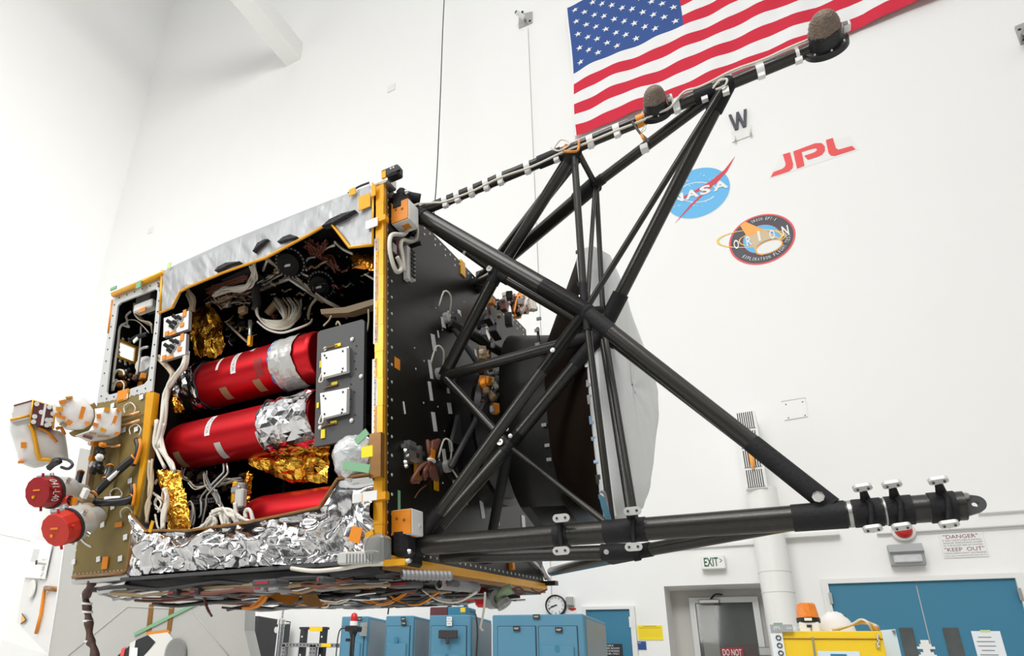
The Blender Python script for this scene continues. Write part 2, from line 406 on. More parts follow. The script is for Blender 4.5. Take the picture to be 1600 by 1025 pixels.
# roof beam running to the west wall
a = W(447, 111); c = W(471, 85); z = (a.z+c.z)/2
beam = MB(); beam.box(((a.x+c.x)/2, D-3.0, z+0.3), (c.x-a.x, 6.0, 0.6), 'white_paint')
beam = beam.build('roof_beam', base=((a.x+c.x)/2, D-3.0, z)); beam['kind'] = 'structure'
beam.name = 'trim_6'
# --- hanging cords
def cord(x0, y0, x1, y1, d, r, m, name, label, cat):
    p = W(x0, y0, d); q = W(x1, y1, d); e = (p-q)*0.25
    b = MB(); b.tube(p+e*(1 if y0 < 5 else 0), q, r, m, n=6); return tag(b.build(name, base=q), label, cat)
p = W(694, 0, 1.2); q = W(610, 962, 1.2)
b = MB(); b.wire([p+(p-q)*0.2, p, W(686.8, 180, 1.2), W(677.5, 342, 1.2), W(640, 700, 1.2), W(606, 960, 1.2)], 0.010, 'ink_black', n=6)
tag(b.build('hanging_rope', base=W(606, 960, 1.2)), 'long black rope hanging down behind the spacecraft to the cabinets', 'rope')
b = MB(); a = W(825, 44, 0.03)
b.tube(W(825, 44, 0.03), W(843, 470, 0.03), 0.006, 'grey_line', n=6); b.tube(W(843, 470, 0.03), W(862, 935, 0.03), 0.005, 'grey_line', n=6)
tag(b.build('wall_cable', base=W(862, 935, 0.03)), 'thin pale cable running straight down the wall from the camera bracket', 'cable')
# --- camera bracket on the wall, left of the flag
t = thing('wall_camera', 'small white camera on a grey square wall plate left of the flag', 'camera', W(822, 30))
b = MB(); b.quad(W(811, 24, .005), W(832, 19, .005), W(832, 36, .005), W(811, 45, .005), 'machine_grey', (0, -0.02, 0)); b.build('mounting_plate', t)
b = MB(); e = W(818, 27, 0.12); b.tube(e, e+Vector((-0.10, -0.16, 0.03)), 0.045, 'white_paint', n=14); b.tube(e+Vector((-0.10, -0.16, 0.03)), e+Vector((-0.106, -0.17, 0.032)), 0.03, 'ink_black', n=14); b.tube(W(820, 30, .02), e, 0.025, 'white_paint'); b.build('camera_body', t)
b = MB(); b.dots([W(816, 19, .02), W(828, 33, .02)], (0, -1, 0), 0.03, 'ink_black', n=8, h=.02); b.build('bolt', t)
t = thing('wall_bracket', 'grey steel plate bracket high on the wall at the right edge', 'bracket', W(1597, 55))
b = MB(); b.quad(W(1585, 44, .005), W(1618, 30, .005), W(1622, 60, .005), W(1594, 70, .005), 'machine_grey', (0, -0.03, 0)); b.build('plate', t)
b = MB(); b.dots([W(1593, 46, .035), W(1600, 62, .035)], (0, -1, 0), 0.02, 'ink_black', n=8, h=.01); b.tube(W(1604, 48, .03), W(1604, 48, .25), 0.05, 'machine_grey', n=12); b.build('bolt', t)
# --- flag
fx0 = W(896, 110).x; fz0 = W(904, 215).z; fcx = W(1068, 42).x; fcz = W(896.3, 118).z
sh = (fcz-fz0)/6.0; fz1 = fz0+13*sh; fx1 = W(1484, 0).x + 0.55
def fl(x, z, d=0.0):
    u = (x-fx0)/(fx1-fx0)
    wob = 0.035*math.sin(x*5.0+z*2.0)+0.02*math.sin(x*11-z*3.5+1)+0.012*math.sin(x*31+z*17)*max(0, u-.35)
    zz = z + 0.018*math.sin(x*3.1) - 0.02*u*0
    xx = x + 0.02*math.sin(z*2.2)*(1-u)
    fold = math.exp(-((z-fz0)/(sh*.9))**2)*max(0, u-.55)
    return Vector((xx, D-0.07-wob*0.6-d-0.10*fold*abs(math.sin(z*40)), zz+0.10*fold))
t = thing('flag', 'large American stars and stripes flag hanging flat on the white wall', 'flag', (fx0, D-0.05, fz0))
def flag_strip(xa, xb, za, zb, m, nu, nv, b, d=0.0):
    rows = [[fl(xa+(xb-xa)*i/(nu-1), zb+(za-zb)*j/(nv-1), d) for i in range(nu)] for j in range(nv)]
    b.grid(rows, m, smooth=True)
for k in range(13):
    za = fz0+sh*k; b = MB(); flag_strip(fx0 if k < 6 else fcx, fx1, za, za+sh, 'flag_red' if k % 2 == 0 else 'flag_white', 90 if k < 6 else 70, 5, b); b.build('stripe', t)
b = MB(); flag_strip(fx0, fcx, fcz, fz1, 'flag_blue', 40, 24, b); can = b.build('canton', t)
cw = fcx-fx0; chh = fz1-fcz
for r in range(9):
    for c in range(11):
        if (r+c) % 2: continue
        cx = fx0+cw*(0.075+0.0865*c); cz = fz1-chh*(0.10+0.1*r); R_ = chh*0.040
        vs = []
        for i in range(10):
            an = math.pi/2+math.pi*i/5; rr = R_ if i % 2 == 0 else R_*0.40
            vs.append(fl(cx+rr*math.cos(an), cz+rr*math.sin(an), 0.006))
        b = MB(); b.add(vs+[fl(cx, cz, 0.006)], [(i, (i+1) % 10, 10) for i in range(10)], 'flag_white'); b.build('star', can)
b = MB(); rows = [[fl(fx0-0.035+0.035*i, fz1+(fz0-fz1)*j/30, 0.002) for i in range(2)] for j in range(31)]; b.grid(rows, 'flag_white', True); b.build('hem', t)
# --- W letter sign
def wpoly(b, pts, m, d=0.02, t=0.015):
    b.prism([W(x, y, d*.3) for x, y in pts], (0, t*.3, 0), m)
t = thing('wall_letter', 'dark grey capital letter W mounted above the two small wall hooks', 'letter', W(1154, 200))
b = MB(); p0 = W(1141, 202, .04); p1 = W(1168, 170, .04)
wl = W(1144, 204, .04); wr = W(1168, 194, .04)
zb = W(1156, 200, .04).z; zt = W(1154, 174, .04).z; xa = W(1140, 190, .04).x; xb = W(1169, 182, .04).x
w_ = xb-xa; h_ = zt-zb
def wl_(u, v): return Vector((xa+w_*u, D-.04, zb+h_*v))
b.prism([wl_(*q) for q in ((0, 1), (.16, 1), (.29, .32), (.43, 1), (.57, 1), (.71, .32), (.84, 1), (1, 1), (.80, 0), (.63, 0), (.50, .62), (.37, 0), (.20, 0))], (0, 0.03, 0), 'patch_navy'); b.build('letter', t)
t = thing('hook_rail', 'white strip with two small white hooks just below the letter W', 'hook rail', W(1160, 215))
b = MB(); b.quad(W(1143, 207, .005), W(1174, 196, .005), W(1174, 212, .005), W(1144, 223, .005), 'white_trim', (0, -0.012, 0)); b.build('backing_strip', t)
for hx, hy in ((1149, 219), (1173, 209)):
    b = MB(); p = W(hx, hy, .03); b.wire([p+Vector((0, .03, .10)), p+Vector((0, 0, .02)), p+Vector((0, -.05, -.03)), p+Vector((0, -.06, .03))], 0.014, 'off_white'); b.build('hook', t)
# --- JPL sign
t = thing('logo_sign', 'red slanted JPL lettering on a white backing strip on the wall', 'sign', W(1270, 256))
Z = lambda x, y: (1020+x/3.6618, 160+y/3.6607)
b = MB(); b.quad(*[W(*Z(*q), .001) for q in ((662, 440), (1180, 272), (1130, 190), (735, 300))], 'patch_white', (0, -0.002, 0)); b.build('backing', t)
b = MB(); wpoly(b, [Z(*q) for q in ((744, 297), (785, 285), (803, 352), (800, 375), (780, 393), (745, 405), (675, 427), (690, 398), (740, 380), (755, 368), (760, 352))], 'jpl_red', .025); b.build('letter', t)
b = MB(); wpoly(b, [Z(*q) for q in ((803, 280), (930, 233), (965, 232), (984, 250), (985, 275), (970, 297), (945, 310), (888, 328), (866, 305), (925, 285), (940, 272), (935, 262), (920, 263), (852, 283), (868, 362), (825, 378))], 'jpl_red', .025); b.build('letter', t)
b = MB(); wpoly(b, [Z(*q) for q in ((990, 215), (1030, 203), (1048, 262), (1062, 270), (1140, 248), (1160, 268), (1040, 306), (1018, 303), (1005, 288))], 'jpl_red', .025); b.build('letter', t)
# --- round space agency emblem (blue disc, orbit, red swoosh, letters)
t = thing('emblem_sign', 'round blue NASA emblem with red swoosh on the wall below the W', 'sign', W(1092, 301))
cx = (W(1040.5, 318).x+W(1140, 285).x)/2; cz = (W(1100, 258.5).z+W(1085, 343.5).z)/2; R0 = (W(1140, 285).x-W(1040.5, 318).x)/2
def disc(b, cx, cz, r, m, d, n=64, t=0.006):
    b.prism([Vector((cx+r*math.cos(2*math.pi*i/n), D-d*.3, cz+r*math.sin(2*math.pi*i/n))) for i in range(n)], (0, t*.3, 0), m)
b = MB(); disc(b, cx, cz, R0*1.02, 'patch_white', .008); b.build('rim', t)
b = MB(); disc(b, cx, cz, R0, 'nasa_blue', .014); b.build('disc', t)
b = MB()
for k in range(34):
    an = random.uniform(0, 6.28); rr = R0*random.uniform(.35, .93); x = cx+rr*math.cos(an); z = cz+rr*math.sin(an)
    if abs(z-cz) < R0*.28: continue
    disc(b, x, z, R0*random.choice((.010, .015, .022)), 'patch_white', .017, 6, .002)
b.build('star_field', t)
b = MB()
rot = math.radians(-28)
for k in range(70):
    a0 = 2*math.pi*(k/80)+0.5; a1 = 2*math.pi*((k+1)/80)+0.5
    qs = []
    for (an, rr) in ((a0, 1.0), (a1, 1.0), (a1, .94), (a0, .94)):
        x, z = R0*.62*rr*math.cos(an), R0*.40*rr*math.sin(an)-0.0
        qs.append(Vector((cx+x*math.cos(rot)-z*math.sin(rot)+R0*.02, D-.0056, cz+x*math.sin(rot)+z*math.cos(rot)+R0*.02)))
    b.quad(*qs, 'patch_white')
b.build('orbit_ring', t)
b = MB(); wpoly(b, [Z(*q) for q in ((470, 308), (420, 400), (360, 465), (280, 500), (165, 558), (170, 540), (250, 498), (330, 450), (410, 385))], 'nasa_red', .022, .004)
wpoly(b, [Z(*q) for q in ((470, 308), (425, 392), (330, 490), (225, 590), (125, 692), (210, 590), (320, 482), (410, 385))], 'nasa_red', .027, .004); b.build('swoosh', t)
for body, x0, y0, x1, y1 in (('N', 112, 588, 172, 520), ('A', 190, 572, 258, 500), ('S', 272, 535, 326, 468), ('A', 348, 510, 425, 438)):
    pa = W(*Z(x0, y0), .025); pb = W(*Z(x1, y1), .025)
    w_ = (pb.x-pa.x)
    b = MB()
    b.text(body, Vector((pa.x, D-.0105, cz-R0*.17)), XR, ZU, w_, R0*.36, 'patch_white', .035)
    b.build('letter', t)
# --- oval orbit patch
t = thing('patch_sign', 'round black ORION flight test patch with a gold orbit on the wall', 'sign', W(1195, 373))
Z4 = lambda x, y: (1120+x/10.25, 320+y/10.25)
cx = (W(*Z4(195, 660)).x+W(*Z4(1262, 440)).x)/2; R0 = (W(*Z4(1262, 440)).x-W(*Z4(195, 660)).x)/2; cz = (W(*Z4(830, 122)).z+W(*Z4(630, 982)).z)/2
b = MB(); disc(b, cx, cz, R0, 'jpl_red', .010); b.build('rim', t)
b = MB(); disc(b, cx, cz, R0*.94, 'patch_navy', .016); b.build('outer_disc', t)
b = MB(); disc(b, cx, cz, R0*.66, 'patch_maroon', .020); b.build('middle_ring', t)
b = MB(); disc(b, cx, cz, R0*.56, 'nasa_blue', .024); b.build('inner_disc', t)
b = MB()
def pe(u, v, d): return Vector((cx+u*R0, D-d*.3, cz+v*R0))
def ellipse_band(b, u0, v0, ru, rv, th, m, d, rot=0.0, a0=0, a1=360, n=48):
    for k in range(n):
        qs = []
        for an, s_ in ((a0+(a1-a0)*k/n, 1), (a0+(a1-a0)*(k+1)/n, 1), (a0+(a1-a0)*(k+1)/n, 1-th), (a0+(a1-a0)*k/n, 1-th)):
            an = math.radians(an); x, z = ru*s_*math.cos(an), rv*s_*math.sin(an)
            qs.append(pe(u0+x*math.cos(rot)-z*math.sin(rot), v0+x*math.sin(rot)+z*math.cos(rot), d))
        b.quad(*qs, m)
ellipse_band(b, -0.36, 0.15, 1.03, 0.36, .075, 'patch_gold', .028, rot=-0.25); ellipse_band(b, 0.02, 0.02, 0.72, 0.30, .06, 'patch_gold', .029, rot=-0.18); b.build('orbit_ring', t)
b = MB(); b.prism([pe(*q, .034) for q in ((-.56, .78), (-.38, .88), (-.05, .52), (.28, .16), (.585, -.24), (.30, -.50), (-.07, -.66), (-.22, -.56), (-.30, -.1), (-.46, .42))], (0, .003, 0), 'patch_sand')
b.prism([pe(*q, .036) for q in ((-.56, .78), (-.38, .88), (-.05, .52), (.16, .28), (-.40, .24), (-.46, .42))], (0, .002, 0), 'patch_orange'); b.build('capsule_flame', t)
b = MB(); ellipse_band(b, .17, -.40, .38, .22, .99, 'patch_white', .042, rot=.16); ellipse_band(b, .17, -.40, .42, .26, .10, 'patch_orange', .043, rot=.16); ellipse_band(b, .14, -.27, .34, .16, .98, 'ink_grey', .040, rot=.20); b.build('capsule', t)
for body, u, v, w_, h_ in (('O', -.85, -.15, .16, .38), ('R', -.46, -.15, .16, .40), ('1', -.09, -.08, .075, .42), ('O', .25, -.13, .16, .38), ('N', .63, -.13, .19, .40)):
    b = MB()
    b.text(body, pe(u, v, .050), XR, ZU, w_*R0, h_*R0, 'patch_white', .025)
    b.build('letter', t)
def arc_text(body, r, a0, a1, h_, inward, par):
    n = len(body); b = MB()
    for i, ch in enumerate(body):
        if ch == ' ': continue
        an = math.radians(a0+(a1-a0)*(i+.5)/n); da = abs(math.radians((a1-a0)/n))
        rad = Vector((math.cos(an), 0, math.sin(an))); tan = Vector((math.sin(an), 0, -math.cos(an)))
        up = rad if not inward else -rad; rt = tan if not inward else -tan
        c = pe(0, 0, .05)+rad*(r*R0)
        wd = da*r*R0*(.66 if ch not in "I1-" else .25); hh = h_*R0*(1 if ch != '-' else .15)
        b.text(ch, c-rt*wd/2-up*h_*R0/2+(up*h_*R0*.4 if ch == '-' else Vector()), rt, up, wd, hh, 'patch_white')
    b.build('lettering', par)
arc_text('ORION EFT-1', .80, 105, 48, .12, False, t)
arc_text('EXPLORATION FLIGHT TEST', .80, 218, 352, .12, True, t)
# --- blank cover plate
t = thing('cover_plate', 'blank white square cover plate screwed to the wall right of the vent', 'plate', W(1240, 640))
b = MB(); b.quad(W(1222, 628, .002), W(1258, 622, .002), W(1262, 651, .002), W(1226, 657, .002), 'wall_paint', (0, -0.012, 0)); b.quad(W(1221, 627.5, .002), W(1258.6, 621.6, .002), W(1258.4, 622.6, .002), W(1221.4, 628.6, .002), 'grey_line', (0, -0.013, 0)); b.build('plate', t)
b = MB(); b.dots([W(1228, 632, .014), W(1254, 628, .014), W(1232, 653, .014), W(1258, 649, .014)], (0, -1, 0), 0.009, 'ink_black'); b.build('screw', t)
# --- faint plates on the left part of the wall
for k, (x, y, lab) in enumerate(((236, 360, 'faint white blank plate on the left wall area left of the spacecraft top'), (612, 138, 'faint white blank plate high on the wall left of the black cord'))):
    bs = (W(x, y, .0)); b = MB(); b.box(bs+Vector((0, -.01, 0)), (.2, .02, .2), 'white_trim'); tag(b.build('blank_plate', base=bs), lab, 'plate')
# --- duct column with vent grille
t = thing('air_duct', 'white round air duct rising beside the exit door to a slotted vent', 'duct', (W(1206, 850, .3).x, D-.3, 0))
cxx = W(1203, 850, .3).x; rad = 0.165
b = MB(); zt = W(1184, 765, .3).z
b.tube((cxx, D-.3, 0), (cxx, D-.3, zt), rad, 'white_paint', n=32)
for pz in (W(1208, 895, .3).z, W(1212, 927, .3).z): b.tube((cxx, D-.3, pz-.006), (cxx, D-.3, pz+.006), rad+.004, 'off_white', n=32)
b.build('pipe', t)
g0 = W(1146, 645, .48); g1 = W(1198, 761, .48); gz1 = W(1162, 643, .48).z; gz0 = W(1183, 763, .48).z; gxa = W(1156, 703, .48).x; gxb = W(1189, 701, .48).x
b = MB(); b.box(((gxa+gxb)/2, D-.24, (gz0+gz1)/2), (gxb-gxa, .48, gz1-gz0), 'white_paint'); vb = b.build('vent_box', t)
nb = 4
for k in range(nb):
    za = gz0+(gz1-gz0)*(k+.06)/nb; zb_ = gz0+(gz1-gz0)*(k+.94)/nb
    b = MB(); b.box(((gxa+gxb)/2, D-.483, (za+zb_)/2), ((gxb-gxa)*.84, .006, zb_-za), 'ink_black')
    for i in range(9): b.box((gxa+(gxb-gxa)*(.10+.10*i), D-.490, (za+zb_)/2), ((gxb-gxa)*.045, .012, zb_-za), 'white_paint')
    b.build('grille', vb)
b = MB(); b.wire([W(1172, 705, .51), W(1175, 718, .52), W(1177, 735, .51)], [.02, .02, .03, .03, .03, .03, .02, .01, .005], 'patch_orange'); b.build('streamer', t, 'orange cloth streamer')
# --- exit sign
t = thing('exit_sign', 'white EXIT sign with arrow above the recessed glass door', 'sign', W(1113, 880))
xa = W(1094, 870, .1).x; xb = W(1131, 868, .1).x; z0_ = W(1113, 889, .1).z; z1_ = W(1113, 868, .1).z
b = MB(); b.box(((xa+xb)/2, D-.06, (z0_+z1_)/2), (xb-xa, .10, z1_-z0_), 'white_paint', bev=.006); b.build('sign_box', t)
b = MB()
b.text('EXIT', Vector((xa+(xb-xa)*.14, D-.112, z0_+(z1_-z0_)*.18)), XR, ZU, (xb-xa)*.60, (z1_-z0_)*.66, 'ink_green', .02)
b.text('>', Vector((xa+(xb-xa)*.80, D-.112, z0_+(z1_-z0_)*.42)), XR, ZU, (xb-xa)*.10, (z1_-z0_)*.34, 'ink_green'); b.build('lettering', t)
# --- door 1: glass door in the recess
def WD(x, y): return W(x, y, -RD)
dx0, dx1, dz1 = WD(1080, 960).x, WD(1188, 958).x, WD(1130, 934).z
t = thing('door_1', 'glazed aluminium door with DO NOT ENTER sign set in the wall recess', 'door', ((dx0+dx1)/2, D+RD, 0)); t['kind'] = 'structure'
fw = (dx1-dx0)*.085; yy = D+RD-.03
b = MB(); b.box((dx0+fw/2, yy, dz1/2), (fw, .06, dz1), 'frame_grey'); b.box((dx1-fw/2, yy, dz1/2), (fw, .06, dz1), 'frame_grey'); b.box(((dx0+dx1)/2, yy, dz1-fw*.5), (dx1-dx0-2*fw, .06, fw), 'frame_grey'); b.build('door_frame', t)
b = MB(); b.box(((dx0+dx1)/2, yy+.01, (dz1-fw)/2), (dx1-dx0-2*fw, .02, dz1-fw), 'glass'); b.build('pane', t)
b = MB(); xm = (dx0+dx1)/2
b.box((xm, D+RD-.015+.002, (dz1-fw)/2), (dx1-dx0-2*fw, .004, dz1-fw), 'glass_dark'); b.box((dx0+fw+.13, D+RD-.016, (dz1-fw)/2), (.18, .005, dz1-fw), 'recess_grey'); b.box((xm+.12, D+RD-.016, dz1*.62), (.36, .005, .5), 'patch_maroon'); b.build('view_behind', t)
b = MB(); p = W(1108, 940, -RD+.10); b.box(p, (.24, .06, .05), 'machine_grey', bev=.01); b.wire([p+Vector((.02, 0, .03)), p+Vector((.08, .02, .09)), p+Vector((.16, .03, .085))], .012, 'ink_black'); b.build('door_closer', t)
s0 = W(1126, 1013, -RD+.05); s1 = W(1161, 1013, -RD+.05)
b = MB(); b.box(((s0.x+s1.x)/2, yy-.035, s0.z-.10), (s1.x-s0.x, .008, .22), 'sign_red'); sg = b.build('sign', t)
b = MB(); b.text('DO NOT', Vector((s0.x+.02, yy-.041, s0.z-.085)), XR, ZU, s1.x-s0.x-.04, .075, 'patch_white'); b.text('ENTER', Vector((s0.x+.06, yy-.041, s0.z-.19)), XR, ZU, s1.x-s0.x-.12, .075, 'patch_white'); b.build('lettering', sg)
b = MB(); e = W(1196, 1018, -RD+.14); b.box(e, (.14, .05, .10), 'machine_grey', bev=.01); b.build('push_bar', t)
# --- door 2: blue double doors at right
ex0, ex1, ez1 = W(1297, 930).x, W(1592, 930).x, W(1430, 909).z; em = W(1430, 909).x
t = thing('door_2', 'wide pair of teal blue double doors at the lower right', 'door', ((ex0+ex1)/2, D, 0)); t['kind'] = 'structure'
b = MB(); b.box((ex0-.035, D-.03, ez1/2), (.07, .06, ez1), 'white_trim'); b.box((ex1+.035, D-.03, ez1/2), (.07, .06, ez1), 'white_trim'); b.box(((ex0+ex1)/2, D-.03, ez1+.025), (ex1-ex0+.14, .06, .05), 'white_trim'); b.build('door_frame', t)
for xa, xb, wx0, wx1 in ((ex0, em-.006, 1404, 1426), (em+.006, ex1, 1472, 1497)):
    b = MB(); b.box(((xa+xb)/2, D-.012, ez1/2), (xb-xa, .024, ez1), 'door_blue'); lf = b.build('door_leaf', t)
    p = W(wx0, 981, .03); q = W(wx1, 981, .03)
    b = MB(); b.box(((p.x+q.x)/2, D-.027, p.z-.45), (q.x-p.x, .008, .9), 'glass_dark'); b.build('pane', lf)
    hx = xa if xa == ex0 else xb
    b = MB(); b.box((hx, D-.06, W(1590, 930).z), (.03, .03, .12), 'machine_grey'); b.build('hinge', lf)
t = thing('hanging_notice', 'white sheet taped on the right leaf of the blue double doors', 'notice', W(1540, 1010, .03))
p = W(1517, 986, .03); q = W(1562, 985, .03)
b = MB(); b.box(((p.x+q.x)/2, D-.028, p.z-.35), (q.x-p.x, .003, .7), 'paper'); b.build('sheet', t)
b = MB()
for k in range(9): b.box((p.x+(q.x-p.x)*.42, D-.031, p.z-.06-.042*k), ((q.x-p.x)*(.62 if k % 3 else .45), .002, .007), 'ink_grey')
b.build('print_lines', t)
b = MB(); b.box(((p.x+q.x)/2, D-.032, p.z), ((q.x-p.x)*.35, .002, .02), 'lime_tape'); b.build('tape', t)
t = thing('door_sticker', 'small white die-cut sticker on the left blue door leaf near the seam', 'sticker', W(1444, 1008, .03))
p = W(1444, 1000, .03)
b = MB()
for w_, z_, h_ in ((.07, 0, .04), (.10, -.04, .025), (.15, -.065, .025), (.06, -.09, .03), (.11, -.12, .025), (.15, -.145, .03)): b.box(p+Vector((0, 0, z_-h_/2)), (w_, .003, h_), 'patch_white')
b.build('sticker', t)
# --- bulkhead lamp
t = thing('wall_lamp', 'grey hooded emergency lamp on the wall left of the danger sign', 'lamp', W(1416, 862))
p = W(1389, 851, .0); q = W(1443, 848, .0); zt = W(1413, 849, .15).z; zb_ = W(1418, 881, .15).z; xa = W(1390, 865, .15).x; xb = W(1444, 862, .15).x
b = MB(); b.prism([Vector((xa, D, zb_)), Vector((xa, D, zt)), Vector((xa, D-.12, zt)), Vector((xa, D-.19, zt-(zt-zb_)*.42)), Vector((xa, D-.15, zt-(zt-zb_)*.46)), Vector((xa, D-.12, zb_))], (xb-xa, 0, 0), 'lamp_grey'); b.build('housing', t)
b = MB(); b.box(((xa+xb)/2, D-.135, zb_+(zt-zb_)*.28), ((xb-xa)*.82, .03, (zt-zb_)*.40), 'lamp_lens', bev=.01); b.build('lens', t)
# --- red round signal lamp
p = W(1411, 831, .0); t = thing('signal_lamp', 'small round red signal lamp in a grey ring above the wall lamp', 'lamp', p)
b = MB(); b.lathe(p, (0, -1, 0), [(0, .11), (.05, .11), (.06, .095), (.06, .08)], 'off_white', n=24); b.build('housing', t)
b = MB(); b.lathe(p, (0, -1, 0), [(.05, .085), (.09, .075), (.12, .05), (.135, 0)], 'red_paint', n=24); b.build('lens', t)
# --- danger sign
t = thing('danger_sign', 'white DANGER KEEP OUT sign with maroon lettering on the wall at right', 'sign', W(1505, 850))
xa = W(1466, 834, .01).x+.0; xb = W(1534, 831, .01).x; z1_ = W(1500, 833, .01).z; z0_ = W(1508, 871, .01).z
xa = W(1470, 852, .01).x; xb = W(1540, 850, .01).x
b = MB(); b.box(((xa+xb)/2, D-.006, (z0_+z1_)/2), (xb-xa, .012, z1_-z0_), 'white_paint', bev=.003); b.build('panel', t)
b = MB(); w_ = xb-xa; h_ = z1_-z0_
for body, u0, u1, v0, v1, m in (('"DANGER"', .10, .88, .79, .95, 'ink_maroon'), ('IF RED LIGHTS ARE FLASHING', .06, .94, .68, .745, 'ink_grey'), ('AND/OR VIDEO/AUDIO ALARM', .06, .94, .575, .64, 'ink_grey'), ('IN THE ROOM ARE ACTIVATED', .06, .94, .47, .535, 'ink_grey'), ('"KEEP  OUT"', .06, .95, .26, .42, 'ink_maroon'), ('TOXIC/ASPHYXIANT GAS RELEASE', .03, .97, .155, .215, 'ink_grey'), ('CALL CELL PHONE 818 393-3333 OR 911', .03, .97, .055, .105, 'ink_grey')):
    b.text(body, Vector((xa+w_*u0, D-.0135, z0_+h_*v0)), XR, ZU, w_*(u1-u0), h_*(v1-v0), m)
b.build('lettering', t)
# --- clock
c = W(868.5, 946, .03); rr = (W(884.5, 945, .03).x-W(853, 946, .03).x)/2
t = thing('wall_clock', 'round white wall clock with a black rim above the blue cabinets', 'clock', c)
b = MB(); b.lathe(c, (0, -1, 0), [(-.03, rr), (.03, rr), (.04, rr*.95), (.03, rr*.90), (.005, rr*.88)], 'ink_black', n=40); b.build('rim', t)
b = MB(); b.lathe(c, (0, -1, 0), [(.008, rr*.90), (.009, 0)], 'patch_white', n=40); fc = b.build('dial', t)
b = MB()
for k in range(1, 13):
    an = math.pi/2-2*math.pi*k/12; s_ = str(k); w_ = rr*(.11 if len(s_) == 1 else .19)
    b.text(s_, c+Vector((rr*.72*math.cos(an)-w_/2, -.013, rr*.72*math.sin(an)-rr*.09)), XR, ZU, w_ if k != 1 else w_*.5, rr*.19, 'ink_black')
b.build('numerals', fc)
for an, l, w_ in ((math.radians(195), .50, .05), (math.radians(203), .78, .035)):
    d_ = Vector((math.cos(an), 0, math.sin(an))); n_ = Vector((-d_.z, 0, d_.x)); p = c+Vector((0, -.02, 0))
    b = MB(); b.prism([p-d_*rr*.15+n_*rr*w_, p+d_*rr*l+n_*rr*w_*.6, p+d_*rr*l-n_*rr*w_*.6, p-d_*rr*.15-n_*rr*w_], (0, .004, 0), 'ink_black'); b.build('hand', fc)
p = W(892.5, 940, 0); b = MB(); b.box(p+Vector((0, -.04, 0)), (.10, .08, .12), 'bright_metal', bev=.01)
tag(b.build('wall_dispenser', base=p), 'small silver box on the wall just right of the clock', 'dispenser')
p = W(895, 955, 0); t = thing('alarm_sign', 'small red and white square sign under the silver wall box', 'sign', p)
b = MB(); b.box(p+Vector((0, -.006, 0)), (.10, .012, .08), 'patch_white'); b.build('panel', t)
b = MB(); b.prism([p+Vector((-.05, -.014, .04)), p+Vector((.05, -.014, .04)), p+Vector((.05, -.014, .02)), p+Vector((0, -.014, .0)), p+Vector((-.05, -.014, .02))], (0, .002, 0), 'red_paint'); b.build('red_arrow', t)
# --- door 3: single blue door behind the cabinet
gx0, gx1, gz1 = W(917, 955).x, W(985, 952).x, W(950, 953).z
t = thing('door_3', 'single teal blue door partly behind the widest blue cabinet', 'door', ((gx0+gx1)/2, D, 0)); t['kind'] = 'structure'
b = MB(); b.box((gx0-.03, D-.03, gz1/2), (.06, .06, gz1), 'white_trim'); b.box((gx1+.03, D-.03, gz1/2), (.06, .06, gz1), 'white_trim'); b.box(((gx0+gx1)/2, D-.03, gz1+.02), (gx1-gx0+.12, .06, .04), 'white_trim'); b.build('door_frame', t)
b = MB(); b.box(((gx0+gx1)/2, D-.012, gz1/2), (gx1-gx0, .024, gz1), 'door_blue'); b.build('door_leaf', t)
b = MB(); p = W(986, 972, .05); b.box((gx1+.01, D-.05, p.z), (.05, .03, .13), 'white_trim'); b.build('hinge', t)
p = W(952, 1006, .03); q = W(972, 1006, .03); zz = W(960, 1025, .03).z
t = thing('door_plaque', 'black plaque with white capital letters on the single blue door', 'sign', p)
b = MB(); b.box(((p.x+q.x)/2-.03, D-.028, (p.z+zz)/2), (q.x-p.x+.06, .006, p.z-zz), 'ink_black'); b.build('panel', t)
b = MB(); hh = (p.z-zz)
for k, body in enumerate(('ABLE', 'ER ROOM', 'HORIZED', 'NEL ONLY')): b.text(body, Vector((p.x-.03, D-.032, p.z-hh*(.21+.225*k))), XR, ZU, (q.x-p.x)*(.5 if k == 0 else .95), hh*.14, 'patch_white')
b.build('lettering', t)
# --- yellow notice and blue card
p = W(996, 977, .005); q = W(1034, 975, .005); zz = W(1018, 1000, .005).z
t = thing('yellow_notice', 'bright yellow notice on the wall between the blue door and recess', 'notice', p)
b = MB(); b.box(((p.x+q.x)/2, D-.004, (p.z+zz)/2), (q.x-p.x, .008, p.z-zz), 'yellow_sign'); b.build('sheet', t)
b = MB(); hh = p.z-zz
for k in range(7): b.box(((p.x+q.x)/2, D-.009, p.z-hh*(.07+.11*k)), ((q.x-p.x)*(.55 if k == 0 else .88), .002, hh*.025), 'brown_tape' if k < 2 else 'yellow_paint')
b.build('print_lines', t)
p = W(993, 1002, .005); q = W(1009, 1001, .005)
t = thing('blue_card', 'small dark blue card on the wall under the yellow notice', 'card', p)
b = MB(); b.box(((p.x+q.x)/2, D-.004, p.z-.05), (q.x-p.x, .008, .10), 'flag_blue'); b.build('card', t)
b = MB(); b.text('NASA', Vector((p.x+.01, D-.0095, p.z-.025)), XR, ZU, (q.x-p.x)*.45, .016, 'patch_white'); b.build('lettering', t)
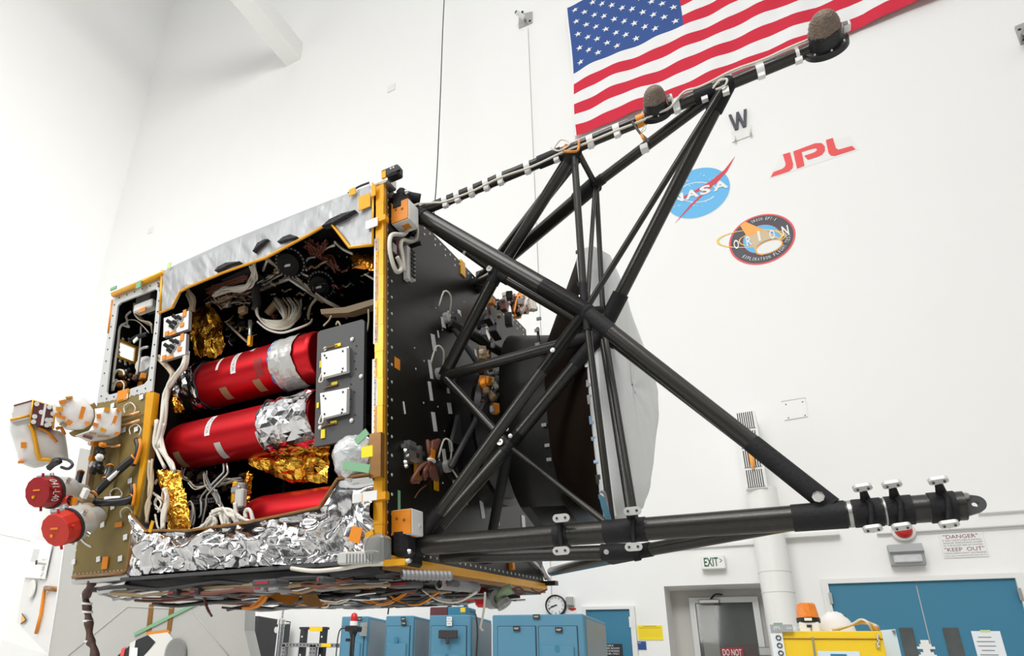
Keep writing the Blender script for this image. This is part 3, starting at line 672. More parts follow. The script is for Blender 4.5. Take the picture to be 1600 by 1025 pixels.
# ------------------------------------------------------------------ cabinets along the wall
def cab(name, px0, px1, pside, ptop, d, label, group, nd, depth_pt=None):
    a = W(px0, ptop, d); c = W(px1, ptop, d); ztop = (a.z+c.z)/2
    ray = _RT @ _ray(pside, ptop+3); depth = max(0.5, min(1.2, c.x/ray.x*ray.y - (D-d))) if abs(ray.x) > 1e-6 else .7
    Y0 = D-d; t = thing(name, label, 'cabinet', ((a.x+c.x)/2, Y0+depth/2, 0), group=group)
    w_ = c.x-a.x
    b = MB(); b.box(((a.x+c.x)/2, Y0+depth/2, ztop/2), (w_, depth, ztop), 'cabinet_blue', bev=.012)
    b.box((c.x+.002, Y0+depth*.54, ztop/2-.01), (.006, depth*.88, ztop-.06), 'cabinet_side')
    b.build('body', t)
    for k in range(nd):
        u0 = a.x+w_*(.07+.88*k/nd)+(.02 if k else 0); u1 = a.x+w_*(.07+.88*(k+1)/nd)-.02
        b = MB(); b.box(((u0+u1)/2, Y0-.008, ztop/2-.05), (u1-u0, .02, ztop-.16), 'cabinet_blue', bev=.006)
        for xx in (u0-.004, u1+.004): b.box((xx, Y0-.001, ztop/2-.05), (.008, .006, ztop-.15), 'wire_dark')
        b.box(((u0+u1)/2, Y0-.001, ztop-.127), (u1-u0, .006, .008), 'wire_dark')
        dr = b.build('door', t)
        yield_ = (u0, u1, Y0, ztop, dr)
        PANELS.append((t, dr, u0, u1, Y0, ztop))
    return t
PANELS = []
g = 'teal steel cabinets along the wall'
c1 = cab('cabinet', 534, 575, 600, 963, 1.6, 'narrow teal cabinet behind the red beacon stand', None, 1)
c2 = cab('cabinet', 603, 646, 668, 962, 1.6, 'narrow teal cabinet with two small black labels, second from left', None, 1)
c3 = cab('cabinet', 671, 735, 768, 961, 1.6, 'teal cabinet with a dark equipment box resting on top', None, 1)
c4 = cab('cabinet', 769, 911, 945, 960, 1.7, 'widest teal cabinet with two doors, nearest the clock', None, 2)
def clabel(par, x, y, d, w_, h_, m='ink_black', ink='patch_white', body='MAP'):
    p = W(x, y, d); b = MB(); b.box(p, (w_, .004, h_), m); o = b.build('label', par); b = MB(); b.text(body, p+Vector((-w_*.32, -.0035, -h_*.2)), XR, ZU, w_*.64, h_*.4, ink); b.build('lettering', o)
for i, (t, dr, u0, u1, Y0, zt) in enumerate(PANELS):
    # raised lower hatch with finger pull
    if i == 3: continue
    hz = zt-.34 if i != 2 else zt-.46
    b = MB(); b.box(((u0+u1)/2, Y0-.03, hz-.3), ((u1-u0)*.84, .03, .6 if i != 0 and i != 1 else .46), 'cabinet_blue', bev=.008); h_ = b.build('hatch', dr)
    if i in (0, 1):
        h_.location.z += .07
    b = MB(); b.prism([Vector(((u0+u1)/2+.028*math.cos(a_), Y0-.047, hz-.04+.03*math.sin(a_)+(.02 if math.sin(a_) > 0 else 0)+(.07 if i in (0, 1) else 0))) for a_ in [2*math.pi*k/14 for k in range(14)]], (0, .004, 0), 'door_blue'); b.build('finger_pull', dr)  # pull drawn flat, the shade of its notch put in as darker blue
clabel(c2, 630, 967, 1.64, .07, .05); clabel(c2, 631, 974, 1.64, .07, .05)
clabel(c3, 702, 967, 1.64, .07, .05, 'patch_white', 'ink_grey'); clabel(c3, 702, 974.5, 1.64, .07, .05, 'patch_white', 'ink_grey')
clabel(c4, 838, 963.5, 1.72, .08, .05); clabel(c4, 807, 982, 1.74, .08, .055); clabel(c4, 873, 984, 1.74, .08, .055)
clabel(c1, 562, 967, 1.64, .06, .05)
p = W(700, 991, 1.70); b = MB(); b.box(p, (.26, .02, .10), 'wire_dark', bev=.01); b.box(p+Vector((0, -.005, -.07)), (.05, .02, .09), 'wire_dark', bev=.012); b.build('latch_plate', c3)
p = W(568, 983, 1.66); b = MB(); b.box(p, (.11, .006, .17), 'bright_metal'); b.box(p+Vector((0, -.004, -.01)), (.07, .004, .08), 'wire_grey'); b.build('instruction_plate', c1)
# equipment box on the third cabinet
a = W(680, 960, 1.3); c = W(736, 960, 1.3); zt3 = W(702, 961, 1.6).z; ct = W(700, 949, 1.3).z
t = thing('equipment_case', 'dark red and blue equipment case with a black handle on a cabinet', 'case', ((a.x+c.x)/2, D-1.3, zt3))
hh = max(.12, ct-zt3-.04)
b = MB(); xm = (a.x+c.x)/2; b.box(((a.x+xm)/2, D-1.3, zt3+hh/2), (xm-a.x, .3, hh), 'patch_maroon', bev=.012); b.box(((c.x+xm)/2, D-1.3, zt3+hh/2), (c.x-xm, .3, hh), 'door_blue', bev=.012); b.build('body', t)
b = MB(); b.wire([Vector((xm-.05, D-1.33, zt3+hh)), Vector((xm+.02, D-1.33, zt3+hh+.07)), Vector((xm+.14, D-1.33, zt3+hh+.07)), Vector((xm+.21, D-1.33, zt3+hh))], .022, 'black_plastic'); b.build('handle', t)
b = MB(); b.box((c.x-.04, D-1.45, zt3+hh*.6), (.07, .02, hh*.5), 'yellow_paint', bev=.01); b.build('knob', t)
b = MB(); b.wire([W(735, 955, 1.46), W(743, 960, 1.66), W(746, 985, 1.66), W(745, 1010, 1.66), W(743, 1040, 1.66)], .010, 'ink_black'); tag(b.build('power_cord', base=W(743, 1040, 1.66)), 'thin black power cord hanging from the equipment case down its cabinet', 'cord')
# ------------------------------------------------------------------ black server rack, chrome pole
a = W(362, 963, 1.0); c = W(404, 961, 1.0); e = W(440, 963, .2)
t = thing('server_rack', 'tall black server rack cabinet left of the chrome pole', 'rack', ((a.x+c.x)/2, D-.6, 0))
b = MB(); b.box(((a.x+c.x)/2, D-.6, a.z/2), (c.x-a.x, .8, a.z), 'rack_black', bev=.01); b.build('body', t)
b = MB(); b.box(((a.x+c.x)/2-.02, D-1.01, a.z/2), (c.x-a.x-.07, .02, a.z-.1), 'rack_black', bev=.006); b.box((c.x-.06, D-1.03, a.z*.6), (.02, .02, .3), 'ink_black'); dr = b.build('door', t)
b = MB(); b.dots([W(388, 997, 1.03)], (0, -1, 0), .018, 'patch_white', 10, .006); b.build('lock', dr)
b = MB(); b.lathe(Vector((c.x+.001, D-.55, a.z-.17)), (1, 0, 0), [(.0, .05), (.004, .05), (.0045, 0)], 'patch_white', n=20); b.build('badge', t)
b = MB(); q = Vector((c.x+.002, D-.55, a.z-.9)); b.prism([q+Vector((0, -.12, 0)), q+Vector((0, .12, 0)), q+Vector((0, .12, .10)), q+Vector((0, 0, .22)), q+Vector((0, -.12, .10))], (.004, 0, 0), 'wire_grey'); b.build('warning_label', t)
t = thing('chrome_pole', 'thin upright chrome pole standing right of the black rack', 'pole', (W(437, 1000, 1.9).x, D-1.9, 0))
px_ = W(437, 1000, 1.9).x
b = MB(); b.tube((px_, D-1.9, 0), (px_, D-1.9, W(438, 970, 1.9).z), .045, 'chrome', n=16); b.tube((px_, D-1.9, W(438, 970, 1.9).z), (px_, D-1.9, W(439, 935, 1.9).z), .018, 'chrome', n=12); b.build('tube', t)
b = MB(); b.lathe((px_, D-1.9, W(438, 976, 1.9).z), (0, 0, 1), [(0, .06), (.06, .06), (.08, .04)], 'bright_metal', n=16); b.tube((px_, D-1.9, W(438, 974, 1.9).z), (px_+.14, D-1.9, W(438, 974, 1.9).z), .014, 'bright_metal'); b.build('clamp', t)
# ------------------------------------------------------------------ strut cart frame
a = W(474, 1000, 1.5); c = W(505, 1000, 1.5); zt = W(490, 983.5, 1.5).z; yF = D-1.5
t = thing('strut_frame', 'black and perforated steel strut frame with yellow labels between rack and cabinets', 'frame', ((a.x+c.x)/2, yF, 0))
for xx in (a.x, c.x):
    b = MB(); b.box((xx, yF, zt/2), (.075, .075, zt), 'rack_black'); b.dots([Vector((xx, yF-.039, zt-.10-.12*k)) for k in range(4)], (0, -1, 0), .014, 'patch_white', 8); b.build('post', t)
b = MB(); b.box(((a.x+c.x)/2, yF, zt+.015), (c.x-a.x+.12, .08, .03), 'rack_black'); b.build('top_bar', t)
b = MB(); b.box((a.x+.24, yF-.045, zt), (.22, .01, .06), 'yellow_paint'); b.build('label', t)
zr = W(480, 1008, 1.6).z; xa = W(442, 1008, 1.6).x; xb = W(529, 1008, 1.6).x
b = MB(); b.box(((xa+xb)/2, yF-.10, zr), (xb-xa, .05, .05), 'wire_grey'); b.dots([Vector((xa+.04+.06*k, yF-.126, zr)) for k in range(int((xb-xa)/.06))], (0, -1, 0), .013, 'ink_black', 8); b.build('rail', t)
for xx in (W(444, 1020, 1.6).x, W(487, 1020, 1.6).x, W(492, 1020, 1.6).x):
    b = MB(); b.box((xx, yF-.10, zr/2), (.05, .05, zr), 'wire_grey'); b.dots([Vector((xx, yF-.126, zr-.05-.05*k)) for k in range(10)], (0, -1, 0), .012, 'ink_black', 8); b.build('strut', t)
b = MB(); q = W(512, 1008, 1.6); b.box((q.x, yF-.135, zr), (.16, .01, .045), 'yellow_paint'); b.build('label', t)
# ------------------------------------------------------------------ red beacon stand
p = W(552, 985, 2.6); t = thing('beacon_stand', 'red beacon on a black box and pole in front of the teal cabinets', 'beacon', (p.x, p.y, 0))
zb_ = W(552, 987, 2.6).z; zt = W(552, 978, 2.6).z
b = MB(); b.tube((p.x, p.y, 0), (p.x, p.y, zb_), .028, 'black_plastic'); b.build('pole', t)
b = MB(); b.box((p.x, p.y, (zb_+zt)/2), (.17, .12, zt-zb_), 'black_plastic', bev=.012); b.tube((p.x, p.y, zb_), (p.x, p.y, zb_-.06), .05, 'black_plastic', r1=.03); b.box((p.x-.06, p.y, zb_-.09), (.06, .02, .03), 'black_plastic'); b.build('control_box', t)
b = MB(); b.lathe((p.x, p.y, zt), (0, 0, 1), [(0, .045), (.05, .045)], 'white_paint', n=20); b.build('collar', t)
b = MB(); b.lathe((p.x, p.y, zt+.05), (0, 0, 1), [(0, .042), (.05, .042), (.085, .03), (.10, 0)], 'red_paint', n=20); b.build('lens', t)
b = MB(); b.wire([(p.x-.06, p.y-.06, zt-.03), (p.x-.15, p.y-.06, zt-.06), (p.x-.17, p.y-.06, zt-.3), (p.x-.16, p.y-.05, zt-.7)], .008, 'ink_black'); b.wire([(p.x+.05, p.y-.06, zt-.1), (p.x+.07, p.y-.07, zt-.3), (p.x+.10, p.y-.07, zt-.6)], .010, 'ink_black'); b.build('cable', t)
# ------------------------------------------------------------------ yellow cabinet with amber beacon, lower right
dY = 3.0
a = W(1216, 986, dY); c = W(1377, 986, dY); zt = W(1290, 986, dY).z
t = thing('yellow_cabinet', 'bright yellow metal cabinet standing in front of the blue double doors', 'cabinet', ((a.x+c.x)/2, D-dY+.35, 0))
b = MB(); b.box(((a.x+c.x)/2, D-dY+.35, zt/2), (c.x-a.x, .7, zt), 'yellow_paint', bev=.006); b.build('body', t)
b = MB(); b.box(((a.x+c.x)/2, D-dY-.004, zt-.055), (c.x-a.x, .012, .004), 'brown_tape'); b.build('lid_seam', t)
b = MB()
for k in range(7): b.wire([W(1371+random.uniform(-2, 2), 990+k*3, dY+.01), W(1373+random.uniform(-2, 2), 992+k*3, dY+.03), W(1371+random.uniform(-2, 2), 994+k*3, dY+.01)], .006, 'bright_metal')
b.build('chain', t)
p = W(1310, 1022, dY); b = MB(); b.box(p+Vector((0, -.004, -.06)), (.26, .004, .16), 'paper_blue'); b.box(p+Vector((0, -.007, -.03)), (.10, .002, .06), 'door_blue'); b.build('label', t)
# white safety board at its left
a2 = W(1203, 976, dY); c2_ = W(1238, 976, dY); zz = W(1220, 976, dY).z
t = thing('safety_board', 'white board with a dark header and icons left of the yellow cabinet', 'sign', (a2.x, D-dY-.02, zz-1.0))
b = MB(); b.box(((a2.x+a.x)/2+.01, D-dY-.02, zz-.5), (a.x-a2.x+.03, .012, 1.0), 'paper'); b.build('board', t)
b = MB(); hw = c2_.x-a2.x; b.box((a2.x+hw/2, D-dY-.03, zz-.03), (hw, .012, .055), 'lamp_grey'); hd = b.build('header', t)
b = MB(); b.text('JPL', Vector((a2.x+.02, D-dY-.038, zz-.042)), XR, ZU, .055, .026, 'patch_white'); b.text('Safe @ Work', Vector((a2.x+.11, D-dY-.038, zz-.042)), XR, ZU, .13, .026, 'patch_white'); b.build('lettering', hd)
for k in range(5):
    q = Vector((a2.x+.045, D-dY-.030, zz-.10-.055*k)); b = MB(); b.lathe(q, (0, -1, 0), [(0, .019), (.004, .019), (.004, .013), (.001, .012)], 'ink_black', n=16); b.build('icon', t)
b = MB(); b.box((a2.x+hw*.38, D-dY-.03, zz+.004), (.06, .014, .012), 'green_tape'); b.build('tape', t)
# amber beacon
bx = W(1265, 980, dY-.22)
dd = D-(dY-.3); bz0 = zt
t = thing('amber_beacon', 'orange warning beacon on a white box on the yellow cabinet', 'beacon', (bx.x, bx.y, zt))
h1_ = W(1265, 973, dY-.22).z
b = MB(); h1_ = max(h1_, zt+.06); b.box((bx.x, bx.y, (zt+h1_)/2+.001), (.135, .13, h1_-zt), 'white_paint', bev=.008); bo = b.build('base_box', t)
b = MB(); b.box((bx.x, bx.y-.067, (zt+h1_)/2+.01), (.035, .004, .02), 'ink_black'); b.build('socket', bo)
h2_ = W(1265, 966, dY-.22).z; h3_ = W(1265, 943, dY-.22).z
b = MB(); b.tube((bx.x, bx.y, h1_), (bx.x, bx.y, h2_), .082, 'black_plastic', n=20); b.box((bx.x, bx.y-.082, (h1_+h2_)/2), (.05, .006, (h2_-h1_)*.6), 'patch_white'); b.build('collar', t)
b = MB(); b.lathe((bx.x, bx.y, h2_), (0, 0, 1), [(0, .080), ((h3_-h2_)*.9, .066), ((h3_-h2_), .058), ((h3_-h2_)*1.005, 0)], 'amber_lens', n=12, smooth=False); b.build('lens', t)
b = MB(); b.wire([Vector((bx.x+.01, bx.y-.07, (zt+h1_)/2)), W(1270, 1000, dY+.02), W(1274, 1030, dY+.02)], .006, 'wire_grey'); b.build('cable', t)
# white bag and cables on it
q = W(1305, 975, dY-.45)
b = MB()
rows = []
for j in range(9):
    th = math.pi*j/8*.5
    rows.append([Vector((q.x+.135*math.cos(2*math.pi*i/20)*math.cos(th)*(1+.12*noise.noise((i, j, 1))), q.y+.12*math.sin(2*math.pi*i/20)*math.cos(th), zt+.19*math.sin(th)*(1+.1*noise.noise((i*.7, j*.7, 4))))) for i in range(21)])
b.grid(rows, 'white_fabric', True); tag(b.build('white_bag', base=(q.x, q.y, zt)), 'crumpled white plastic bag lying on the yellow cabinet', 'bag')
b = MB()
for k in range(6):
    b.wire([W(1300+2*k, 984, dY-.2), W(1330+3*k, 976-k*.6, dY-.15), W(1345+4*k, 968+k*2, dY-.1), W(1356+3*k, 973+k, dY-.05), W(1364+2*k, 986, dY-.1)], .009, ('wire_white', 'wire_beige', 'kapton', 'wire_white', 'wire_white', 'wire_beige')[k])
tag(b.build('cable_coil', base=W(1330, 984, dY-.2)), 'loose coil of white and tan cables lying on the yellow cabinet', 'cables')
t = thing('document_pouch', 'pale blue document pouch hanging at the right end of the yellow cabinet', 'document', W(1390, 1010, dY-.6))
b = MB(); pts = [W(1373, 985, dY-.5), W(1399, 983, dY-.5), W(1412, 1040, dY-.5), W(1384, 1042, dY-.5)]; b.quad(*pts, 'paper_blue', (0, .02, 0)); b.build('sheet', t)
b = MB(); pts = [W(1393, 985, dY-.48), W(1399, 984.5, dY-.48), W(1400, 991, dY-.48), W(1396, 990, dY-.48)]; b.quad(*pts, 'ink_grey', (0, -.004, 0)); b.build('corner_mark', t)
# ================================================================== THE SPACECRAFT BUS
VX = Vector((1, 0, 0)); VY = Vector((0, 1, 0)); VZ = Vector((0, 0, 1))
ZT, ZB = 0.497, -0.433           # top and bottom of the bus
XB, XF = -0.835, -1.075          # left end of the open bay, left end of the window frame
DY_ = 0.98                       # bus depth
bus = thing('spacecraft_bus', 'large box-shaped spacecraft body with open wiring bay, silver blankets and black deck', 'spacecraft', (-0.5, 0.5, ZB-0.06), CRAFT)
def z5(x, y): return (190+x/3.5556, 720+y/3.5556)
def z3(x, y): return (240+x/3.535, 270+y/3.535)
def z4(x, y): return (240+x/3.6605, 520+y/3.6605)
def z2(x, y): return (130+x/3.2034, 380+y/3.2034)
def z1(x, y): return (x/2.8464, 560+y/2.8472)
def z6(x, y): return (560+x/2.929, 270+y/2.929)
def z7(x, y): return (580+x/2.771, 560+y/2.770)
def zf(x, y): return (320+x/5.714, 380+y/5.714)
def zg(x, y): return (230+x/8.421, 720+y/8.425)
def zw(x, y): return (x/7.32, 600+y/7.32)
def zc(x, y): return (10+x/7.321, 720+y/7.321)
def PY(pts, Y, z=None): return [oY(*(z(*q) if z else q), Y) for q in pts]
def PX(pts, X, z=None): return [oX(*(z(*q) if z else q), X) for q in pts]
# ---- shell
b = MB(); t_ = .012
b.box(((XB-.012)/2, .62, (ZT+ZB)/2), (-.012-XB, t_, ZT-ZB-.02), 'black_box')
b.box((XB, .31, (ZT+ZB)/2), (t_, .60, ZT-ZB-.02), 'black_box')
b.box(((XB-.012)/2, .32, ZB+.012), (-.012-XB, .58, t_), 'black_box')
b.box(((XB-.012)/2, .32, ZT-.012), (-.012-XB, .58, t_), 'black_box')
b.box((-.018, .31, (ZT+ZB)/2), (t_, .60, ZT-ZB-.03), 'black_box')
b.build('bay_lining', bus)
b = MB(); b.box(((XB-.012)/2, DY_-.01, (ZT+ZB)/2), (-.012-XB, t_, ZT-ZB), 'satin_foil'); b.box(((XB-.012)/2, DY_/2, ZT-.003), (-.012-XB, DY_, .006), 'satin_foil'); b.box((XB-.006, .8, (ZT+ZB)/2), (t_, .35, ZT-ZB), 'satin_foil'); b.build('outer_skin', bus)
# ---- deck panel (black, riveted)
b = MB(); e = [Vector((0, 0, ZB)), Vector((0, DY_, ZB)), Vector((0, DY_, ZT)), Vector((0, 0, ZT))]
b.prism(e, (-.012, 0, 0), 'deck_black')
pts = [Vector((0, .014, ZB+.03+.022*k)) for k in range(41)] + [Vector((0, .034, ZB+.05+.044*k)) for k in range(20)]
pts += [Vector((0, .05+.031*k, ZT-.014)) for k in range(30)] + [Vector((0, .08+.062*k, ZT-.034)) for k in range(15)]
pts += [Vector((0, .05+.031*k, ZB+.018)) for k in range(30)]
pts += [Vector((0, DY_-.015, ZB+.04+.04*k)) for k in range(22)]
b.dots(pts, VX, .0042, 'tooth_metal', 6)
for k in range(26):
    y = random.uniform(.1, .5); z = random.uniform(-.3, .4); b.dots([Vector((0, y, z))], VX, random.uniform(.002, .0035), 'tooth_metal', 6)
deck = b.build('deck_panel', bus)
def deck_tape(x, y, w_, h_, m='white_tape', rot=0.0, name='tape_patch'):
    c = oX(x, y, .0015); b = MB(); a1 = Vector((0, math.cos(rot), math.sin(rot)))*w_/2; a2 = Vector((0, -math.sin(rot), math.cos(rot)))*h_/2
    b.quad(c-a1-a2, c+a1-a2, c+a1+a2, c-a1+a2, m, (-.001, 0, 0)); return b.build(name, deck)
for (x, y, w_, h_) in ((693, 504, .024, .030), (703, 493, .022, .026), (718, 490, .022, .022), (678, 535, .022, .045), (685, 522, .008, .02), (673, 577, .016, .05), (673, 611, .016, .05), (744, 556, .012, .04), (700, 606, .014, .03), (757, 522, .03, .03), (764, 545, .016, .04), (743, 600, .012, .045), (725, 625, .014, .05), (703, 638, .022, .03), (679, 659, .020, .05), (705, 697, .022, .028), (695, 715, .018, .045), (709, 746, .018, .045), (751, 692, .012, .04), (754, 796, .022, .05), (632, 637, .006, .03)):
    deck_tape(x, y, w_, h_, rot=.25)
deck_tape(621, 568, .024, .028, 'orange_tape'); deck_tape(624, 782, .010, .045, 'green_tape')
for (x, y) in ((727, 776), (777, 809), (818, 815)): deck_tape(x, y, .03, .04, 'tooth_metal', name='round_plug')
# ---- gold edge tape and white strips at the front corner
b = MB()
for k in range(14):
    za = ZB+(ZT-ZB)*k/14; zb_ = ZB+(ZT-ZB)*(k+1)/14
    b.box((-.008, -.004, (za+zb_)/2), (.022+.001*(k % 2), .012, zb_-za-.0006), 'kapton')
b.box((-.001, .006, (ZT+ZB)/2), (.006, .012, ZT-ZB), 'brown_tape')
b.build('edge_tape', bus)
def white_strip(pa, pb):
    a = oY(*pa, -.004); c = oY(*pb, -.004); b = MB(); b.box((a.x, -.006, (a.z+c.z)/2), (.014, .008, a.z-c.z), 'white_paint')
    b.dots([Vector((a.x+random.uniform(-.001, .001), -.0105, c.z+(a.z-c.z)*(k+.5)/14)) for k in range(14)], -VY, .0012, 'ink_grey', 5); return b.build('white_strip', bus)
white_strip((590.5, 374), (588.5, 538)); white_strip((588, 562), (587, 682))
b = MB(); b.box((-.014, -.010, oY(597, 348).z), (.055, .016, .014), 'kapton'); b.build('tape_tab', bus)
b = MB(); b.box((-.014, -.010, oY(597, 777).z), (.060, .016, .016), 'kapton'); b.box((-.045, -.014, oY(590, 777).z), (.05, .006, .020), 'white_tape'); b.build('tape_tab', bus)
b = MB(); b.box((-.010, -.012, oY(595, 700).z-.02), (.03, .016, .10), 'brown_tape'); b.build('tape_tab', bus)
# ---- top corner latch
c = oY(600, 286, .0)
b = MB(); b.box(c+Vector((-.01, .01, .006)), (.055, .05, .03), 'bright_metal', bev=.004); b.box(c+Vector((.024, 0, .016)), (.05, .03, .028), 'black_plastic', bev=.004); b.box(c+Vector((.04, -.012, .012)), (.03, .008, .01), 'black_plastic'); b.box(c+Vector((.01, -.012, .010)), (.012, .012, .02), 'kapton'); b.dots([c+Vector((.03, -.016, .02)), c+Vector((.038, -.016, .02))], -VY, .003, 'bright_metal'); b.build('corner_latch', bus)
b = MB(); b.wire(PY([(544, 302), (560, 292), (578, 285), (592, 281), (600, 280)], .0), .003, 'wire_dark'); b.build('latch_lanyard', bus)
# ---- two white boxes with orange covers on the deck
def standoff(name, px, Zc, w=.055, h=.058, dep=.05):
    Yc = .055; b = MB(); c = Vector((dep/2+.002, Yc, Zc)); b.box(c, (dep, .05, h), 'white_paint', bev=.002); o = b.build(name, bus)
    b = MB(); b.box(c+Vector((0, -.0265, 0)), (dep*.96, .003, h*.94), 'orange_tape'); b.dots([c+Vector((-.01, -.0285, .008)), c+Vector((.008, -.0285, .004))], -VY, .004, 'brown_tape'); b.build('kapton_cover', o)
    b = MB(); b.box(c+Vector((.005, 0, -h/2-.001)), (.018, .02, .0015), 'orange_tape'); b.build('tape_square', o)
p = oX(612, 330, .01); standoff('standoff_box', 0, p.z-.0, h=.06)
p = oX(610, 815, .01); standoff('standoff_box', 0, p.z, h=.055)
# ---- small fittings on the deck
def deckwire(pts, r, m, z=None, X=.012): 
    return [oX(*(z(*q) if z else q), X) for q in pts]
zz8 = lambda x, y: (600+x/5.69, 280+y/5.694)
b = MB()
b.wire(deckwire([(330, 240), (300, 290), (270, 370), (225, 420), (180, 490), (90, 490), (55, 520), (50, 620), (75, 740), (110, 820), (145, 815), (150, 770), (115, 690)], 0, 0, zz8, .022), .0055, 'wire_white', n=8)
b.wire(deckwire([(330, 300), (290, 380), (295, 450), (285, 530), (240, 555), (170, 540), (150, 590), (165, 680), (180, 820)], 0, 0, zz8, .018), .005, 'wire_white', n=8); b.build('deck_harness', bus)
b = MB(); c = oX(*zz8(205, 750), .008); b.box(c, (.012, .016, .095), 'off_white'); b.box(c+Vector((.004, .020, .0)), (.012, .010, .085), 'off_white')
for k in range(7): b.box(c+Vector((.012, .010, -.035+.012*k)), (.004, .018, .006), 'ink_black')
b.build('connector_block', deck)
b = MB(); c = oX(*zz8(140, 640), .006); b.box(c, (.01, .02, .06), 'patch_maroon'); c = oX(*zz8(90, 620), .004); b.box(c, (.006, .02, .025), 'bright_metal'); b.build('bracket', deck)
b = MB(); c = oX(*zz8(275, 585), .01); b.tube(c+Vector((-.01, 0, 0)), c+Vector((.02, 0, 0)), .006, 'black_plastic'); b.tube(c, oX(*zz8(350, 560), .02), .0022, 'wire_maroon'); b.build('test_plug', deck)
# brown bundled cable and metal bracket
zt_ = lambda x, y: (620+x/9.32, 670+y/9.318)
b = MB(); c = oX(*zt_(190, 340), .01)
b.box(oX(*zt_(195, 340), .008), (.016, .03, .05), 'machine_grey'); b.box(oX(*zt_(240, 310), .010), (.012, .09, .010), 'machine_grey'); b.box(oX(*zt_(270, 460), .010), (.012, .08, .010), 'machine_grey'); b.box(oX(*zt_(330, 400), .010), (.010, .012, .05), 'machine_grey')
b.dots([oX(*zt_(120, 320), .012), oX(*zt_(150, 390), .012), oX(*zt_(120, 490), .012), oX(*zt_(130, 545), .012)], VX, .006, 'bright_metal', 8, .006); b.build('hinge_bracket', deck)
b = MB()
for k in range(12):
    a_ = random.uniform(-60, 60)
    b.wire([oX(*zt_(530+a_*1.5, 170+random.uniform(-10, 20)), .03), oX(*zt_(510+a_*.8, 330), .035), oX(*zt_(500+a_*.3, 460), .03), oX(*zt_(480+a_*1.4, 610), .035), oX(*zt_(500+a_*1.6, 720+random.uniform(-30, 40)), .03)], .0045, 'wire_maroon', n=6)
b.wire([oX(*zt_(430, 500), .03), oX(*zt_(330, 580), .03), oX(*zt_(220, 760), .02), oX(*zt_(300, 760), .02), oX(*zt_(420, 660), .03)], .005, 'wire_maroon')
bd = b.build('coiled_harness', bus)
b = MB(); b.wire([oX(*zt_(450, 450), .042), oX(*zt_(500, 445), .046), oX(*zt_(550, 480), .042)], .004, 'white_tape'); b.build('cable_tie', bd)
b = MB(); b.box(oX(*zt_(510, 390), .036), (.008, .018, .03), 'orange_tape'); b.build('tape_band', bd)
for (x0, y0, x1, y1) in ((288, 490, 290, 790), (575, 750, 578, 900)):
    b = MB(); p = oX(*zt_(x0, y0), .006); q = oX(*zt_(x1, y1), .006); b.box((p+q)/2, (.004, .020, (p-q).length), 'kapton'); b.build('tape_strap', deck)
b = MB(); b.wire(deckwire([(430, 820), (330, 900), (260, 1010)], 0, 0, zt_, .008), .002, 'wire_maroon'); b.build('loose_lead', deck)
# strut feet on the deck
for k, (x, y) in enumerate(((703, 504), (692, 590), (704, 733))):
    c = oX(x, y, 0.0); b = MB(); b.lathe(c, VX, [(0, .030), (.012, .030), (.014, .022), (.03, .020), (.03, 0)], 'black_plastic', n=18); b.lathe(c-VY*.03, VX, [(0, .016), (.014, .016), (.014, 0)], 'tooth_metal', n=14); ft = b.build('strut_foot', deck)
    b = MB(); b.wire([c+Vector((.015, -.03, .01)), c+Vector((.03, -.05, .05)), c+Vector((.02, -.07, .06)), c+Vector((.01, -.085, .01))], .0025, 'wire_white'); b.wire([c+Vector((.02, -.03, -.01)), c+Vector((.03, .0, -.04)), c+Vector((.03, .03, -.03))], .0025, 'wire_white'); b.build('lead', ft)
c = oX(746, 442, 0); b = MB(); b.box(c+Vector((.012, 0, 0)), (.024, .03, .07), 'black_plastic', bev=.004); b.build('strut_foot', deck)
b = MB(); b.box(Vector((-.004, .28*S*.0+.44, ZT-.02)), (.016, .03, .05), 'kapton'); b.build('tape_tab', deck)
b = MB(); c = oX(760, 872, 0.0); b.box(c+Vector((.01, 0, 0)), (.02, .03, .03), 'black_plastic', bev=.003); b.dots([c+Vector((.021, -.006, .004)), c+Vector((.021, .006, .004))], VX, .004, 'bright_metal'); c = oX(797, 885, 0.0); b.box(c+Vector((.006, 0, 0)), (.012, .018, .02), 'orange_tape'); b.build('bracket', deck)
# bottom kapton edge of the deck
b = MB(); b.box((.004, DY_/2, ZB-.006), (.014, DY_, .020), 'kapton'); b.box((.0, DY_/2, ZB-.020), (.012, DY_*.99, .012), 'brown_tape')
b.build('lower_edge_tape', bus)
# ---- top blanket
top = PY([(60, 545), (300, 432), (620, 300), (900, 185), (1100, 108), (1215, 68)], -.006, z3)
bot = PY([(45, 782), (118, 752), (160, 665), (205, 640), (400, 560), (630, 480), (860, 358), (990, 285), (1095, 423), (1220, 410)], -.006, z3)
